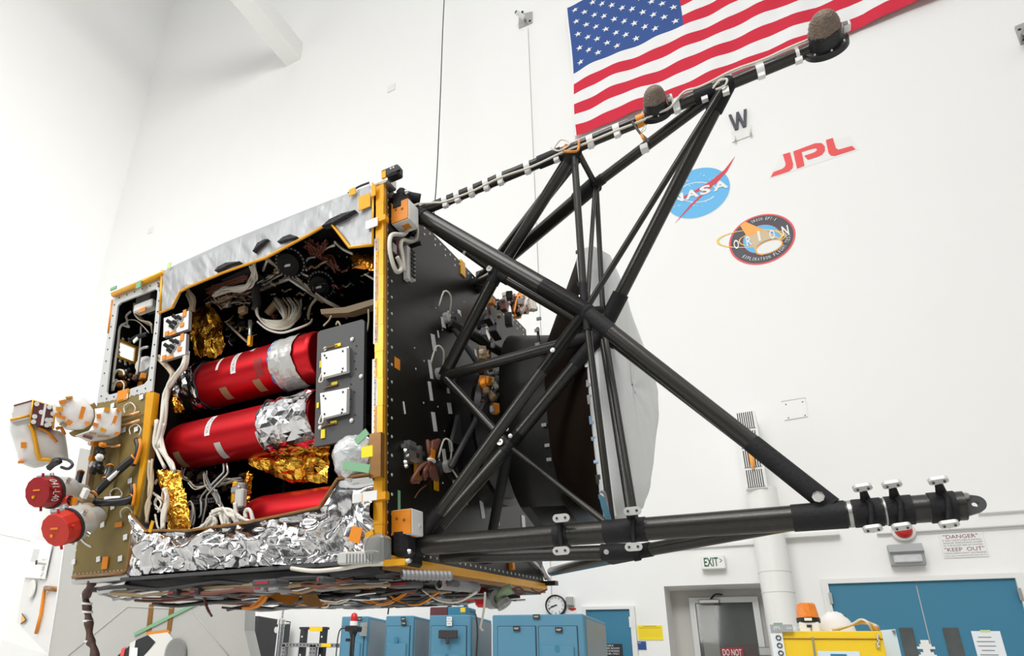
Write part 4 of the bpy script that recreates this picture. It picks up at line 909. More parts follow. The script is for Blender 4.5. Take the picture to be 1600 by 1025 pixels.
# ruled between the two outlines using matching columns
topm = PY([(58, 546), (85, 533), (140, 505), (200, 478), (400, 388), (630, 295), (860, 203), (990, 152), (1098, 110), (1222, 66)], -.006, z3)
def ruled(a, c, nu, nv, fn):
    L = [0]
    for i in range(1, len(a)): L.append(L[-1]+((a[i]-a[i-1]).length+(c[i]-c[i-1]).length)/2)
    rows = [[] for _ in range(nv)]; k = 0
    us = sorted(set([L[-1]*i/(nu-1) for i in range(nu)]+L[1:-1]))
    for s_ in us:
        while k < len(L)-2 and L[k+1] < s_-1e-9: k += 1
        f_ = (s_-L[k])/(L[k+1]-L[k]); A = a[k].lerp(a[k+1], f_); C = c[k].lerp(c[k+1], f_)
        for j in range(nv):
            q = A.lerp(C, j/(nv-1)); rows[j].append(q+fn(s_/L[-1], j/(nv-1), q))
    return rows
def blanket_fn(u, v, q):
    p = Vector((q.x*9+q.z*7, 0, q.z*3)); cr = abs(noise.noise(p*1.0+Vector((3, 1, 2))))
    w_ = noise.noise(Vector((q.x*26+q.z*20, 1.3, q.z*7))); edge = min(1, v*8, (1-v)*8)
    d_ = noise.voronoi(Vector((q.x*12, 0, q.z*12)))[0]
    return Vector((0, -.004-edge*(.006*cr+.0040*abs(w_)+.0035*(d_[1]-d_[0])), 0))
b = MB(); b.grid(ruled(topm, bot, 130, 18, blanket_fn), 'satin_foil', True); 
b.grid([topm, [q+Vector((0, .07, .012)) for q in topm], [q+Vector((0, .5, .012)) for q in topm]], 'satin_foil', True)
bl = b.build('upper_blanket', bus)
b = MB(); b.wire([q+Vector((0, -.010, 0)) for q in bot], .0042, 'kapton', n=6, sub=1); b.wire([topm[0]+Vector((0, -.008, 0)), bot[0]+Vector((0, -.008, 0))], .0035, 'kapton', sub=1); b.wire([topm[-1]+Vector((0, -.008, 0)), bot[-1]+Vector((0, -.008, 0))], .003, 'kapton', sub=1); b.build('blanket_edge', bl)
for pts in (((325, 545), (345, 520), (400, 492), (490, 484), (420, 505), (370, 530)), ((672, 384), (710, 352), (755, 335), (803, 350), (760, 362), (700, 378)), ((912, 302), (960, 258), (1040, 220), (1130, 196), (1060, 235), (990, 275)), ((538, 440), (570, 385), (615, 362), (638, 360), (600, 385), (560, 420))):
    P_ = PY(pts, -.026, z3); c_ = sum(P_, Vector())/6; P_ = [c_+(q-c_)*.85 for q in P_]; P_ = [Vector((q.x, q.y, q.z)) for q in P_]; b = MB(); b.prism(P_, (0, .02, 0), 'dark_foil'); b.build('blanket_reflection', bl, 'dark reflection painted as a patch on the silver blanket')  # dark reflections in the foil, painted as flat raised patches
for x, y, w_, h_, m in ((1165, 160, .035, .04, 'kapton'), (1098, 105, .02, .02, 'kapton'), (1215, 100, .012, .03, 'kapton'), (1205, 280, .035, .024, 'white_tape'), (88, 515, .010, .016, 'lime_tape')):
    b = MB(); b.box(oY(*z3(x, y), -.020), (w_, .002, h_), m); b.build('tape_patch', bl)
# ---- lower blanket (crinkled bright foil, tucked over the sill)
ltop = PY([(75, 305), (160, 400), (400, 400), (700, 360), (900, 320), (1120, 275), (1222, 118), (1300, 105), (1400, 92)], -.01, z5)
lbot = PY([(42, 640), (130, 632), (400, 612), (700, 590), (900, 580), (1110, 570), (1215, 562), (1300, 545), (1402, 520)], -.01, z5)
ties = [oY(*z5(*q)) for q in ((275, 450), (435, 530), (620, 395), (770, 490), (965, 375), (1290, 310), (1180, 500))]
def foil_fn(u, v, q):
    edge = min(1, v*10+.15, (1-v)*6)
    y = 0.0
    for c in ties:
        dx, dz = q.x-c.x, c.z-q.z
        r = math.hypot(dx, dz); 
        if dz > -.02 and r < .16:
            an = math.atan2(dx, max(dz, .001)+.02); y += (.016*math.sin(an*14+c.x*30)*min(1, r*18)*max(0, 1-r/.16))
        y += -.012*math.exp(-(r/.03)**2)
    return Vector((0, -(.012+edge*(.090*crumple(Vector((q.x, 0, q.z*.5)), 6.5)+.013*crumple(Vector((q.x, 0, q.z*.6)), 17, 3)))-y+.012*(1-v)*edge*0 - .018*math.sin(min(1, v*1.2)*math.pi), 0))
b = MB(); b.grid(ruled(ltop, lbot, 150, 34, foil_fn), 'silver_foil', True); 
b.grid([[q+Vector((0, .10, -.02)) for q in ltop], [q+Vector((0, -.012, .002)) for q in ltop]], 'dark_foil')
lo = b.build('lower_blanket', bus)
b = MB(); b.wire([q+Vector((0, -.016, .004)) for q in ltop], .0035, 'brown_tape', n=6, sub=1); b.build('blanket_edge', lo)
for x, y, w_, h_, m in ((1380, 195, .035, .020, 'white_tape'), (1300, 410, .028, .032, 'orange_tape'), (165, 365, .012, .03, 'kapton'), (1240, 540, .03, .02, 'kapton'), (1385, 445, .02, .04, 'kapton'), (185, 415, .014, .012, 'white_tape')):
    b = MB(); b.box(oY(*z5(x, y), -.052), (w_, .002, h_), m, Matrix.Rotation(random.uniform(-.4, .4), 3, 'Y')); b.build('tape_patch', lo)
# left return of the lower blanket over the olive panel edge
la = PY([(75, 300), (85, 380), (95, 460), (60, 540), (40, 640)], -.016, z5); lb_ = PY([(150, 395), (150, 450), (150, 520), (140, 580), (130, 640)], -.016, z5)
b = MB(); b.grid(patch(la, lb_, 24, 10, lambda u, v, q: Vector((0, -.03*crumple(q, 22)-.012, 0))), 'silver_foil'); b.build('blanket_flap', lo)
# ---- sill tray under the blanket
a = oY(201, 903); c = oY(590, 872)
b = MB(); b.box((oY(201, 900).x/2, -.012, ZB-.010), (-oY(201, 900).x, .026, .008), 'grey_plate'); b.box(((XB)/2, .01, ZB-.026), (-XB-.02, .02, .020), 'wire_dark'); b.build('sill', bus)
b = MB(); c = oY(578, 872, -.03); b.box(oY(*z5(1320, 540), -.055), (.09, .03, .024), 'tooth_metal', bev=.003); 
for k in range(9): b.box(oY(*z5(1250+k*18, 545), -.071), (.002, .002, .02), 'wire_grey')
b.box(oY(*z5(1420, 500), -.035), (.05, .04, .06), 'bright_metal', bev=.006); b.lathe(oY(*z5(1425, 485), -.07), -VY, [(0, .03), (.004, .03), (.005, 0)], 'glass', n=20); b.build('sill_latch', bus)
# ---- avionics plate
P_ = PY([(496, 521), (500, 517), (566, 499), (569.5, 502), (567, 684), (491, 698)], .03)
b = MB(); b.prism(P_, (0, .012, 0), 'grey_plate')
b.dots(PY([(508, 545), (550, 530), (549, 657), (500, 668), (564, 588)], .028), -VY, .006, 'patch_white', 10, .003)
b.dots(PY([(552+random.uniform(-6, 6), 540+k*12) for k in range(10)], .028), -VY, .002, 'ink_black')
pl = b.build('equipment_plate', bus)
for (x, y) in ((535, 540), (530, 660)):
    p = oY(x, y, .03); b = MB(); b.box((p.x, .33, p.z), (.05, .56, .03), 'black_plastic', bev=.004); b.build('plate_bracket', pl)
for cor in (((502, 551.5), (541.5, 542), (541.5, 580), (502, 590)), ((500, 614.5), (542, 606), (541, 644), (502, 654))):
    q = PY(cor, .012); b = MB(); b.prism(q, (0, .012, 0), 'white_paint'); e = PY([(x+3, y-.5) for x, y in cor], .020); b.prism(e, (0, .010, 0), 'bright_metal'); r = b.build('radiator_patch', pl)
    ctr = sum((Vector(v) for v in q), Vector())/4; b = MB(); b.dots([ctr.lerp(Vector(v), .72)-VY*.001 for v in q]+[ctr.lerp(Vector(q[0]), .72)+Vector((.006, -.001, -.008)), ctr.lerp(Vector(q[2]), .72)+Vector((-.002, -.001, -.008))], -VY, .0028, 'ink_black'); b.build('bolt_hole', r)
    b = MB(); b.wire([q[3]+Vector((0, 0, .01)), q[3]+Vector((-.002, -.006, -.012)), q[3]+Vector((.01, -.008, -.014)), q[3]+Vector((.008, -.004, -.002))], .0018, 'wire_white'); b.build('lead', r)
for x, y, w_, h_ in ((1055, 70, .018, .008), (1035, 290, .018, .008), (1030, 513, .018, .008), (970, 578, .012, .022), (940, 415, .006, .014), (955, 180, .004, .018)):
    b = MB(); b.box(oY(*z4(x, y), .028), (w_, .003, h_), 'yellow_sign'); b.build('tape_patch', pl)
b = MB()
for x, y in ((990, 85), (990, 310), (980, 530)): b.wire(PY([(x-20, y+12), (x, y), (x+35, y-8), (x+60, y-14)], .026, z4), .002, 'brown_tape')
b.build('lead', pl)
# ---- two white connector boxes
for cor, zz_ in ((((256, 497), (295, 485.5), (294, 514), (255, 527)), 0), (((253, 534), (291, 521), (289.5, 553), (250.5, 565)), 0)):
    q = PY(cor, -.01); b = MB(); b.prism(q, (0, .012, 0), 'white_paint', 'wire_grey'); cb = b.build('connector_box', bus)
    ctr = sum((Vector(v) for v in q), Vector())/4
    for dx, dz in ((-.02, .006), (.004, .016), (.006, -.004), (.024, .008), (-.004, -.014)):
        c = ctr+Vector((dx, 0, dz)); b = MB(); b.tube(c, c+Vector((-.008, -.012, .008)), .006, 'black_plastic', n=12); b.tube(c, c+Vector((.0, -.003, 0)), .009, 'machine_grey', n=12); b.build('connector', cb)
    for dx, dz, w_, h_ in ((.036, .024, .014, .022), (.030, -.012, .016, .012), (-.034, -.024, .016, .014), (-.008, -.030, .03, .010)):
        b = MB(); b.box(ctr+Vector((dx, -.002, dz)), (w_, .002, h_), 'orange_tape'); b.build('tape_patch', cb)
# ---- left window frame
out = PY([(150, 265), (400, 170), (345, 740), (68, 803)], -.004, z2)
inn_px = [(188, 296), (262, 266), (340, 236), (368, 226), (372, 240), (352, 450), (324, 682), (312, 702), (220, 735), (125, 760), (116, 745), (140, 540), (172, 312)]
inn = PY(inn_px, -.004, z2)
# matching outer ring points
def proj_out(q):
    c = sum((Vector(v) for v in out), Vector())/4; d = q-c; best = None
    for i in range(4):
        a, e = out[i], out[(i+1) % 4]; ex, ez = e.x-a.x, e.z-a.z; den = d.x*ez-d.z*ex
        if abs(den) < 1e-9: continue
        s_ = ((a.x-c.x)*ez-(a.z-c.z)*ex)/den; u_ = ((a.x-c.x)*d.z-(a.z-c.z)*d.x)/den
        if s_ > 0 and -1e-6 <= u_ <= 1+1e-6: best = c+d*s_
    return best
ring_i = []; ring_o = []
inr = resample(inn+[inn[0]], 61)[:-1]
for q in inr: ring_i.append(q); ring_o.append(proj_out(q))
for co in out:
    k = min(range(len(ring_o)), key=lambda i: (ring_o[i]-co).length); ring_o[k] = co
b = MB(); b.ring_prism(ring_o, ring_i, (0, .006, 0), 'frame_grey')
for i in range(0, 60, 2): b.dots([ring_i[i].lerp(ring_o[i], .55)-VY*.0005], -VY, .003, 'ink_black')
fr = b.build('window_frame', bus)
b = MB(); a = PY([(150, 258), (405, 150)], -.012, z2); b.wire(a, .010, 'kapton', sub=1); b.wire([q+Vector((0, .02, .006)) for q in a], .010, 'brown_tape', sub=1); b.wire(PY([(146, 285), (126, 450)], -.004, z2), .004, 'orange_tape', sub=1); b.build('kapton_edge', fr)
b = MB(); b.box(oY(*z2(278, 208), -.024), (.022, .004, .024), 'green_tape'); b.box(oY(*z2(152, 226), -.012), (.03, .004, .01), 'green_tape'); b.box(oY(*z2(383, 208), -.008), (.016, .003, .012), 'wire_maroon'); b.box(oY(*z2(198, 762), -.008), (.05, .003, .036), 'kapton'); b.box(oY(*z2(430, 112), -.004), (.014, .003, .02), 'lime_tape'); b.build('tape_patch', fr)
# left compartment
xl, xr = XF+.008, XB-.01; yb = .40
hole = oX(*z2(214, 545), xl)
b = MB(); hw, hh = .036, .029; ya, yb_ = .012, yb
for (y0_, y1_, za, zb_) in ((ya, hole.y-hw, ZB+.02, ZT-.01), (hole.y+hw, yb_, ZB+.02, ZT-.01), (hole.y-hw, hole.y+hw, hole.z+hh, ZT-.01), (hole.y-hw, hole.y+hw, ZB+.02, hole.z-hh)):
    b.box((xl, (y0_+y1_)/2, (za+zb_)/2), (.006, y1_-y0_, zb_-za), 'black_box')
b.box(((xl+xr)/2, yb, (ZT+ZB)/2), (xr-xl, .008, ZT-ZB-.02), 'black_box')
b.ring_prism([Vector((xl+.0035, hole.y+(hw+.004)*c_, hole.z+(hh+.004)*s_)) for c_, s_ in ((-1, -1), (1, -1), (1, 1), (-1, 1))], [Vector((xl+.0035, hole.y+(hw-.006)*c_, hole.z+(hh-.004)*s_)) for c_, s_ in ((-1, -1), (1, -1), (1, 1), (-1, 1))], (.003, 0, 0), 'kapton')
b.dots([oX(*z2(x, y), xl+.004) for x, y in ((178, 520), (200, 480), (205, 495), (232, 492), (180, 545), (178, 560), (185, 590), (210, 592), (235, 602), (188, 575), (230, 480), (212, 605))], VX, .0055, 'tooth_metal', 8)
b.box((xr, yb/2, (ZT+ZB)/2), (.008, yb-.03, ZT-ZB-.02), 'black_box'); b.box(((xl+xr)/2, yb/2+.014, ZT-.012), (xr-xl, yb-.04, .008), 'black_box'); b.box(((xl+xr)/2, yb/2+.014, ZB+.012), (xr-xl, yb-.04, .008), 'black_box')
b.build('compartment_lining', bus)
b = MB()
for (y0_, y1_, za, zb_) in ((ya, hole.y-hw, ZB, ZT), (hole.y+hw, yb_, ZB, ZT), (hole.y-hw, hole.y+hw, hole.z+hh, ZT), (hole.y-hw, hole.y+hw, ZB, hole.z-hh)):
    b.box((xl-.008, (y0_+y1_)/2, (za+zb_)/2), (.006, y1_-y0_, zb_-za), 'frame_grey')
b.box(((XF+XB)/2, .206, ZT-.001), (XB-XF, .39, .006), 'frame_grey'); b.box(((XF+XB)/2, yb+.008, (ZT+ZB)/2), (XB-XF, .006, ZT-ZB), 'frame_grey'); b.build('side_skin', bus)
b = MB()
def pw(pts, r, m, Y=.08, z=z2, n=6, bb=None): (bb or b).wire(PY(pts, Y, z), r*.68, m, n=n)
pw([(240, 340), (215, 365), (220, 395), (185, 420), (175, 500), (160, 600), (145, 740)], .006, 'wire_white', .05)
pw([(220, 385), (260, 385), (295, 410), (330, 450)], .003, 'wire_white', .06); pw([(195, 410), (230, 420), (215, 400)], .005, 'wire_white', .05)
pw([(290, 415), (285, 510), (270, 660)], .005, 'wire_white', .08); pw([(325, 520), (290, 530), (280, 580), (270, 660)], .007, 'tooth_metal', .06)
for k in range(6): pw([(255+k*4, 300), (255+k*5, 350), (285+k*6, 385+k*3), (330+k*2, 395+k*4), (345, 410+k*8)], .004, 'wire_beige', .04+.006*k)
for k in range(7): pw([(150, 740-k*8), (165, 700-k*3), (190, 690+k*2), (205, 710), (200, 745-k*3)], .0035, 'wire_white', .03+.008*k)
pw([(150, 700), (155, 660), (175, 635), (200, 640), (205, 660)], .005, 'wire_white', .03)
b.build('compartment_harness', bus)
b = MB(); b.box(oY(*z2(335, 285), .06), (.07, .06, .07), 'machine_grey', bev=.004); b.box(oY(*z2(315, 320), .03), (.09, .03, .03), 'off_white', bev=.004); b.box(oY(*z2(297, 335), .012), (.03, .004, .014), 'orange_tape'); b.build('junction_box', bus)
b = MB()
for k in range(26):
    c = oY(*z2(random.uniform(180, 320), random.uniform(630, 720)), random.uniform(.05, .16)); b.box(c, (random.uniform(.01, .025),)*3, random.choice(['black_plastic', 'bright_metal', 'brown_tape', 'orange_tape', 'wire_maroon', 'wire_dark']), Matrix.Rotation(random.random(), 3, 'Z'), .003)
b.wire(PY([(235, 490), (270, 470), (320, 455)], .05, z2), .008, 'black_plastic'); b.box(oY(*z2(262, 485), .03), (.02, .004, .012), 'white_tape', Matrix.Rotation(-.5, 3, 'Y'))
b.lathe(oY(*z2(318, 620), .10), Vector((.3, -1, .2)), [(0, .035), (.02, .030), (.03, 0)], 'white_fabric', n=16); b.build('valve_cluster', bus)
# ---- olive equipment panel below
OP = [(152, 630), (241, 612), (234, 700), (222, 790), (203, 898), (112, 905)]
P_ = PY(OP, -.006); b = MB(); b.prism(P_, (0, .02, 0), 'olive_panel')
for f0, f1, n_ in (((113, 903), (203, 895), 15), ((150, 640), (112, 900), 26), ((158, 634), (235, 617), 10)):
    b.dots([oY(f0[0]+(f1[0]-f0[0])*(k+.5)/n_+2, f0[1]+(f1[1]-f0[1])*(k+.5)/n_-5, -.0065) for k in range(n_)], -VY, .0032, 'tooth_metal')
op = b.build('equipment_panel', bus)
b = MB(); b.prism(PY([(112, 907), (201, 899), (203, 905), (112, 913)], -.012), (0, .03, 0), 'tooth_metal'); b.build('lower_rail', op)
sp = PY([(650, 150), (685, 150), (640, 500), (600, 697), (592, 690), (622, 470)], -.012, z1)
b = MB(); b.prism(sp, (0, .02, 0), 'kapton'); b.build('edge_tape', op)
b = MB(); b.wire(PY([(597, 700), (578, 880), (566, 945), (540, 955), (325, 972)], -.012, z1), .006, 'brown_tape', sub=1); b.build('edge_tape', op)
for x, y in ((628, 172), (550, 318), (605, 315), (577, 545), (455, 740), (437, 893), (327, 905), (534, 890), (557, 795), (430, 700), (500, 660), (500, 210), (560, 170)):
    b = MB(); b.box(oY(*z1(x, y), -.010), (.016, .002, .015), 'white_tape', Matrix.Rotation(-.15, 3, 'Y')); b.build('tape_patch', op)
for x, y, w_, h_ in ((545, 163, .045, .030), (467, 910, .024, .034), (527, 740, .030, .014)):
    b = MB(); b.box(oY(*z1(x, y), -.010), (w_, .003, h_), 'orange_tape'); b.build('tape_patch', op)
b = MB()
for p_ in ([(540, 262), (620, 240)], [(538, 300), (622, 276)], [(455, 398), (535, 388)]): b.wire(PY(p_, -.018, z1), .0045, 'copper', sub=1)
b.build('copper_pipe', op)
b = MB()
for cx_, cy_ in ((580, 225), (605, 320), (520, 605), (565, 690)):
    b.wire(PY([(cx_-25, cy_+20), (cx_-28, cy_-10), (cx_, cy_-28), (cx_+22, cy_-5), (cx_+12, cy_+25)], -.014, z1), .0018, 'wire_white')
b.build('wire_loop', op)
# bracket rails on the panel
b = MB(); b.prism(PY([(410, 370), (385, 520), (372, 600), (384, 600), (398, 520), (424, 370)], -.02, z1), (0, .02, 0), 'wire_tan'); b.prism(PY([(505, 360), (530, 360), (520, 500), (470, 720), (440, 720), (490, 500)], -.012, z1), (0, .012, 0), 'olive_panel'); b.build('bracket_rail', op)
b = MB()
for k in range(22):
    c = oY(*z1(random.uniform(405, 460), random.uniform(375, 510)), random.uniform(-.06, -.02)); b.box(c, (random.uniform(.010, .02), .02, random.uniform(.010, .022)), random.choice(['black_plastic', 'black_plastic', 'orange_tape', 'wire_dark', 'white_tape', 'brown_tape']), Matrix.Rotation(random.random(), 3, 'Y'), .004)
b.build('wrapped_connector', op)
# black wrapped struts
def wrapped(pts, r, Y0, Y1):
    n_ = len(pts); P = [oY(*z1(*q), Y0+(Y1-Y0)*i/(n_-1)) for i, q in enumerate(pts)]; b = MB()
    b.wire(P, r, 'black_plastic', n=10); o = b.build('wrapped_strut', op)
    b = MB(); a = P[0].lerp(P[-1], .25); c = P[0].lerp(P[-1], .62)
    b.tube(a-VY*.004, c-VY*.004, r*.55, 'white_tape', n=6); b.tube(P[0], P[0].lerp(P[1], .15), r*1.12, 'orange_tape', n=10); b.tube(P[-1].lerp(P[-2], .12), P[-1], r*1.12, 'orange_tape', n=10); b.build('tape_band', o)
wrapped([(600, 440), (560, 470), (500, 525), (440, 585), (418, 605)], .0115, -.02, -.07); wrapped([(590, 620), (560, 635), (500, 640), (430, 640), (400, 630)], .0115, -.02, -.08); wrapped([(360, 505), (350, 540), (340, 580)], .010, -.03, -.05)
wrapped([(490, 480), (485, 510), (470, 540)], .010, -.03, -.05)
b = MB(); b.wire(PY([(605, 360), (615, 400), (600, 460), (590, 470)], -.02, z1), .008, 'black_plastic'); b.wire(PY([(620, 360), (625, 390), (612, 440), (600, 470)], -.026, z1), .005, 'orange_tape'); b.wire(PY([(585, 560), (590, 600), (575, 650)], -.02, z1), .008, 'black_plastic'); b.wire(PY([(597, 560), (600, 600), (590, 655)], -.028, z1), .0045, 'orange_tape'); b.build('strut_clevis', op)
b = MB(); c = oY(*z1(385, 625), -.09); b.box(c, (.034, .03, .032), 'wire_tan', Matrix.Rotation(.4, 3, 'Y'), .006); b.box(c+Vector((.02, -.02, .01)), (.018, .012, .026), 'white_tape', Matrix.Rotation(.5, 3, 'Y')); b.box(c+Vector((-.01, -.03, -.01)), (.02, .008, .02), 'orange_tape'); b.lathe(c+Vector((.01, 0, -.02)), Vector((.3, -.2, -1)), [(0, .018), (.012, .020), (.02, .014), (.022, 0)], 'wire_tan', n=14); b.build('pivot_block', op)
b = MB(); c = oY(*z1(345, 635), -.10); b.tube(c, oY(*z1(312, 632), -.12), .013, 'bright_metal', r1=.014); b.build('nozzle', op)
# ---- white wrapped instrument at the left
def oV(x, y, C):                        # point on the plane through C that faces the camera
    n_ = (C-CCAM).normalized(); v = _CT @ _ray(x, y); return CCAM+v*((C-CCAM).dot(n_)/v.dot(n_))
def puff(name, par, outline, zf_, Yf, dep, m, bul=.02, noise_a=.006):
    cx_ = sum(zf_(*q)[0] for q in outline)/len(outline); cy_ = sum(zf_(*q)[1] for q in outline)/len(outline); C0 = oY(cx_, cy_, Yf)
    n_ = (C0-CCAM).normalized()
    P = resample([oV(*zf_(*q), C0) for q in outline]+[oV(*zf_(*outline[0]), C0)], 49)[:-1]
    c = sum(P, Vector())/len(P); rows = []
    for s_, y in ((.02, dep*.9), (.6, dep*.85), (.85, dep*.6), (.97, dep*.25), (1.0, 0), (.98, -bul*.35), (.90, -bul*.7), (.6, -bul*.95), (.25, -bul), (.01, -bul)):
        r = []
        for q in P:
            v = c+(q-c)*s_; k_ = noise.noise(v*18)*noise_a*(1.0 if s_ > .3 else .2); r.append(v+n_*(y+k_)+VZ*k_*.5)
        r.append(r[0]); rows.append(r)
    b = MB(); b.grid(rows, m, True); o = b.build(name, par); VC[o.name] = (c, n_, bul); return o
VC = {}
def onF(o, x, y, d=.003):               # point just in front of a wrapped body's face
    c, n_, bul = VC[o.name]; return oV(x, y, c-n_*(bul+d))
def fpatch(o, x, y, w_, h_, m, rot=0.0, par=None, nm='tape_patch', t_=.003):
    c, n_, bul = VC[o.name]; p = onF(o, x, y); u = n_.cross(VZ).normalized(); w2 = u.cross(n_).normalized(); a = u*math.cos(rot)+w2*math.sin(rot); e = w2*math.cos(rot)-u*math.sin(rot)
    w_ *= .62; h_ *= .66; b = MB(); b.prism([p-a*w_/2-e*h_/2, p+a*w_/2-e*h_/2, p+a*w_/2+e*h_/2, p-a*w_/2+e*h_/2], n_*(t_*2.5), m); return b.build(nm, par or o)
wr = puff('wrapped_instrument', bus, [(110, 415), (340, 355), (480, 490), (600, 520), (745, 560), (770, 700), (785, 860), (580, 905), (480, 950), (390, 965), (215, 885), (185, 760), (105, 520)], zw, -.12, .10, 'white_fabric', .045, .010)
c0, n0, _b = VC[wr.name]
def fw(x, y, d=.0): return oV(*zw(x, y), c0-n0*(.05+d))
b = MB(); b.prism([fw(*q) for q in ((158, 248), (375, 185), (345, 460), (335, 395), (118, 440), (130, 412))], n0*.09, 'white_fabric'); b.build('top_cover', wr)
b = MB(); b.prism([fw(*q, .012) for q in ((378, 185), (630, 262), (605, 515), (340, 452))], n0*.08, 'patch_maroon'); bf = b.build('sensor_face', wr)
b = MB()
for x, y in ((420, 228), (565, 264), (473, 322), (396, 372), (383, 432), (606, 340), (540, 412), (580, 412), (535, 470), (565, 460)): b.lathe(fw(x, y, .0122), -n0, [(0, .0068), (.002, .0068), (.0022, 0)], 'off_white', n=16)
b.build('dot_target', bf)
b = MB(); b.prism([fw(*q, .016) for q in ((508, 225), (535, 232), (492, 475), (462, 470))], n0*.003, 'white_tape'); b.build('tape_band', bf)
def kline(pts, w_, m, d, par, nm='tape_band'):
    b = MB(); b.wire([fw(*q, d) for q in pts], w_*.62, m, n=6, sub=2); return b.build(nm, par)
kline([(115, 412), (335, 358)], .006, 'kapton', .0, wr); kline([(340, 455), (370, 520), (410, 680), (450, 860), (520, 860), (600, 890)], .010, 'kapton', .0, wr); kline([(378, 185), (340, 455)], .004, 'kapton', .012, wr); kline([(158, 248), (375, 187)], .004, 'wire_maroon', .0, wr); kline([(378, 185), (630, 262)], .003, 'kapton', .012, wr)
kline([(430, 500), (490, 520), (560, 560), (610, 620), (650, 665)], .008, 'orange_tape', -.002, wr); kline([(640, 515), (700, 500), (740, 580)], .008, 'orange_tape', -.012, wr); kline([(630, 262), (605, 515)], .005, 'kapton', .012, wr)
for x, y, w_, h_, m in ((270, 700, .022, .026, 'orange_tape'), (325, 305, .03, .020, 'kapton'), (260, 280, .008, .034, 'orange_tape'), (165, 355, .02, .02, 'kapton'), (232, 895, .02, .012, 'orange_tape'), (575, 470, .035, .022, 'orange_tape')): fpatch(wr, *zw(x, y), w_, h_, m, .15, t_=.012 if x != 270 else .003)
drum = puff('wrapped_drum', bus, [(600, 230), (680, 180), (800, 130), (930, 135), (1010, 200), (1075, 290), (1085, 380), (1050, 470), (960, 530), (860, 535), (740, 520), (650, 430), (600, 300)], zw, -.10, .10, 'white_fabric', .045, .008)
b = MB(); b.wire([oV(*zw(*q), VC[drum.name][0]-VC[drum.name][1]*.01) for q in ((1035, 230), (1085, 330), (1080, 420), (1030, 500), (950, 550), (860, 560), (835, 535))], .012, 'olive_panel', n=8); b.build('clamp_ring', drum)
for x, y, w_, h_, m, ro in ((940, 330, .018, .055, 'orange_tape', -.1), (680, 285, .03, .016, 'kapton', .1), (790, 440, .024, .020, 'orange_tape', -.5), (700, 378, .036, .014, 'orange_tape', -.2), (715, 200, .03, .014, 'orange_tape', .4), (655, 350, .02, .016, 'orange_tape', .2), (790, 150, .03, .008, 'kapton', .3), (720, 470, .03, .012, 'wire_tan', -.3), (1000, 455, .02, .012, 'orange_tape', .6)): fpatch(drum, *zw(x, y), w_, h_, m, ro, t_=.010)
col = puff('wrapped_collar', bus, [(1085, 275), (1190, 262), (1370, 280), (1392, 330), (1385, 560), (1350, 590), (1200, 640), (1000, 680), (850, 600), (1000, 560), (1060, 470), (1090, 380)], zw, -.06, .05, 'white_fabric', .025, .012)
for x, y, w_, h_, m, ro in ((1305, 430, .014, .054, 'orange_tape', -.2), (1225, 290, .026, .016, 'kapton', 0), (1130, 370, .018, .020, 'orange_tape', .2), (1090, 465, .022, .016, 'orange_tape', -.2), (1180, 525, .026, .014, 'kapton', -.3), (1335, 565, .02, .014, 'orange_tape', 0), (1360, 290, .02, .014, 'orange_tape', -.5), (1060, 565, .03, .010, 'wire_tan', 0), (1180, 600, .05, .010, 'wire_tan', .1), (1000, 610, .04, .010, 'wire_maroon', -.2)): fpatch(col, *zw(x, y), w_, h_, m, ro, t_=.010)
# ---- gold and amber blankets inside the bay
def goldpatch(name, a, c, Y, amp, z, m='gold_foil', nu=17, nv=12, sc=9, mf=None):
    A = PY(a, Y, z); C = PY(c, Y, z); b = MB()
    rows = patch(A, C, nu, nv, lambda u, v, q: Vector((random.uniform(-.004, .004), -amp*2.2*(crumple(Vector((q.x*1.6, 0, q.z*.7)), sc)+.2)-amp*.8*math.sin(v*math.pi)*math.sin(u*math.pi), random.uniform(-.004, .004))))
    b.grid(rows, m, mf=mf or (lambda i, j: m if noise.noise(Vector((i*.45, j*.45, 2))) > -.22 else 'amber_foil')); return b.build(name, bus)
goldpatch('gold_blanket', [(535, 380), (565, 330), (620, 302), (665, 320), (700, 400)], [(560, 560), (600, 585), (640, 580), (680, 580), (715, 520)], .16, .022, z2)
goldpatch('gold_blanket', [(590, 730), (700, 690), (860, 660), (1010, 640)], [(540, 720), (640, 800), (800, 860), (1005, 860)], .16, .024, z4, nu=24)
goldpatch('gold_blanket', [(180, 150), (280, 140), (440, 130)], [(290, 930), (420, 930), (600, 930)], .03, .020, zg, nu=18, nv=36)
goldpatch('gold_blanket', [(1310, 120), (1400, 90), (1540, 130)], [(1330, 220), (1420, 240), (1530, 260)], .12, .012, zf, 'amber_foil', 11, 7)
goldpatch('gold_blanket', [(110, 380), (135, 350), (160, 400)], [(100, 450), (150, 470), (190, 440)], .06, .012, z4, nu=12, nv=10)
goldpatch('amber_blanket', [(1310, 170), (1370, 150), (1430, 180)], [(1280, 580), (1320, 600), (1350, 560)], .14, .014, zg, 'amber_foil', 7, 14)
for x, y, w_, h_ in ((237, 205, .022, .04), (400, 195, .022, .04), (305, 740, .045, .04)):
    b = MB(); b.box(oY(*zg(x, y), .05), (w_*.7, .003, h_*.8), 'wire_beige', Matrix.Rotation(.3, 3, 'Y')); b.build('tape_patch', bus)
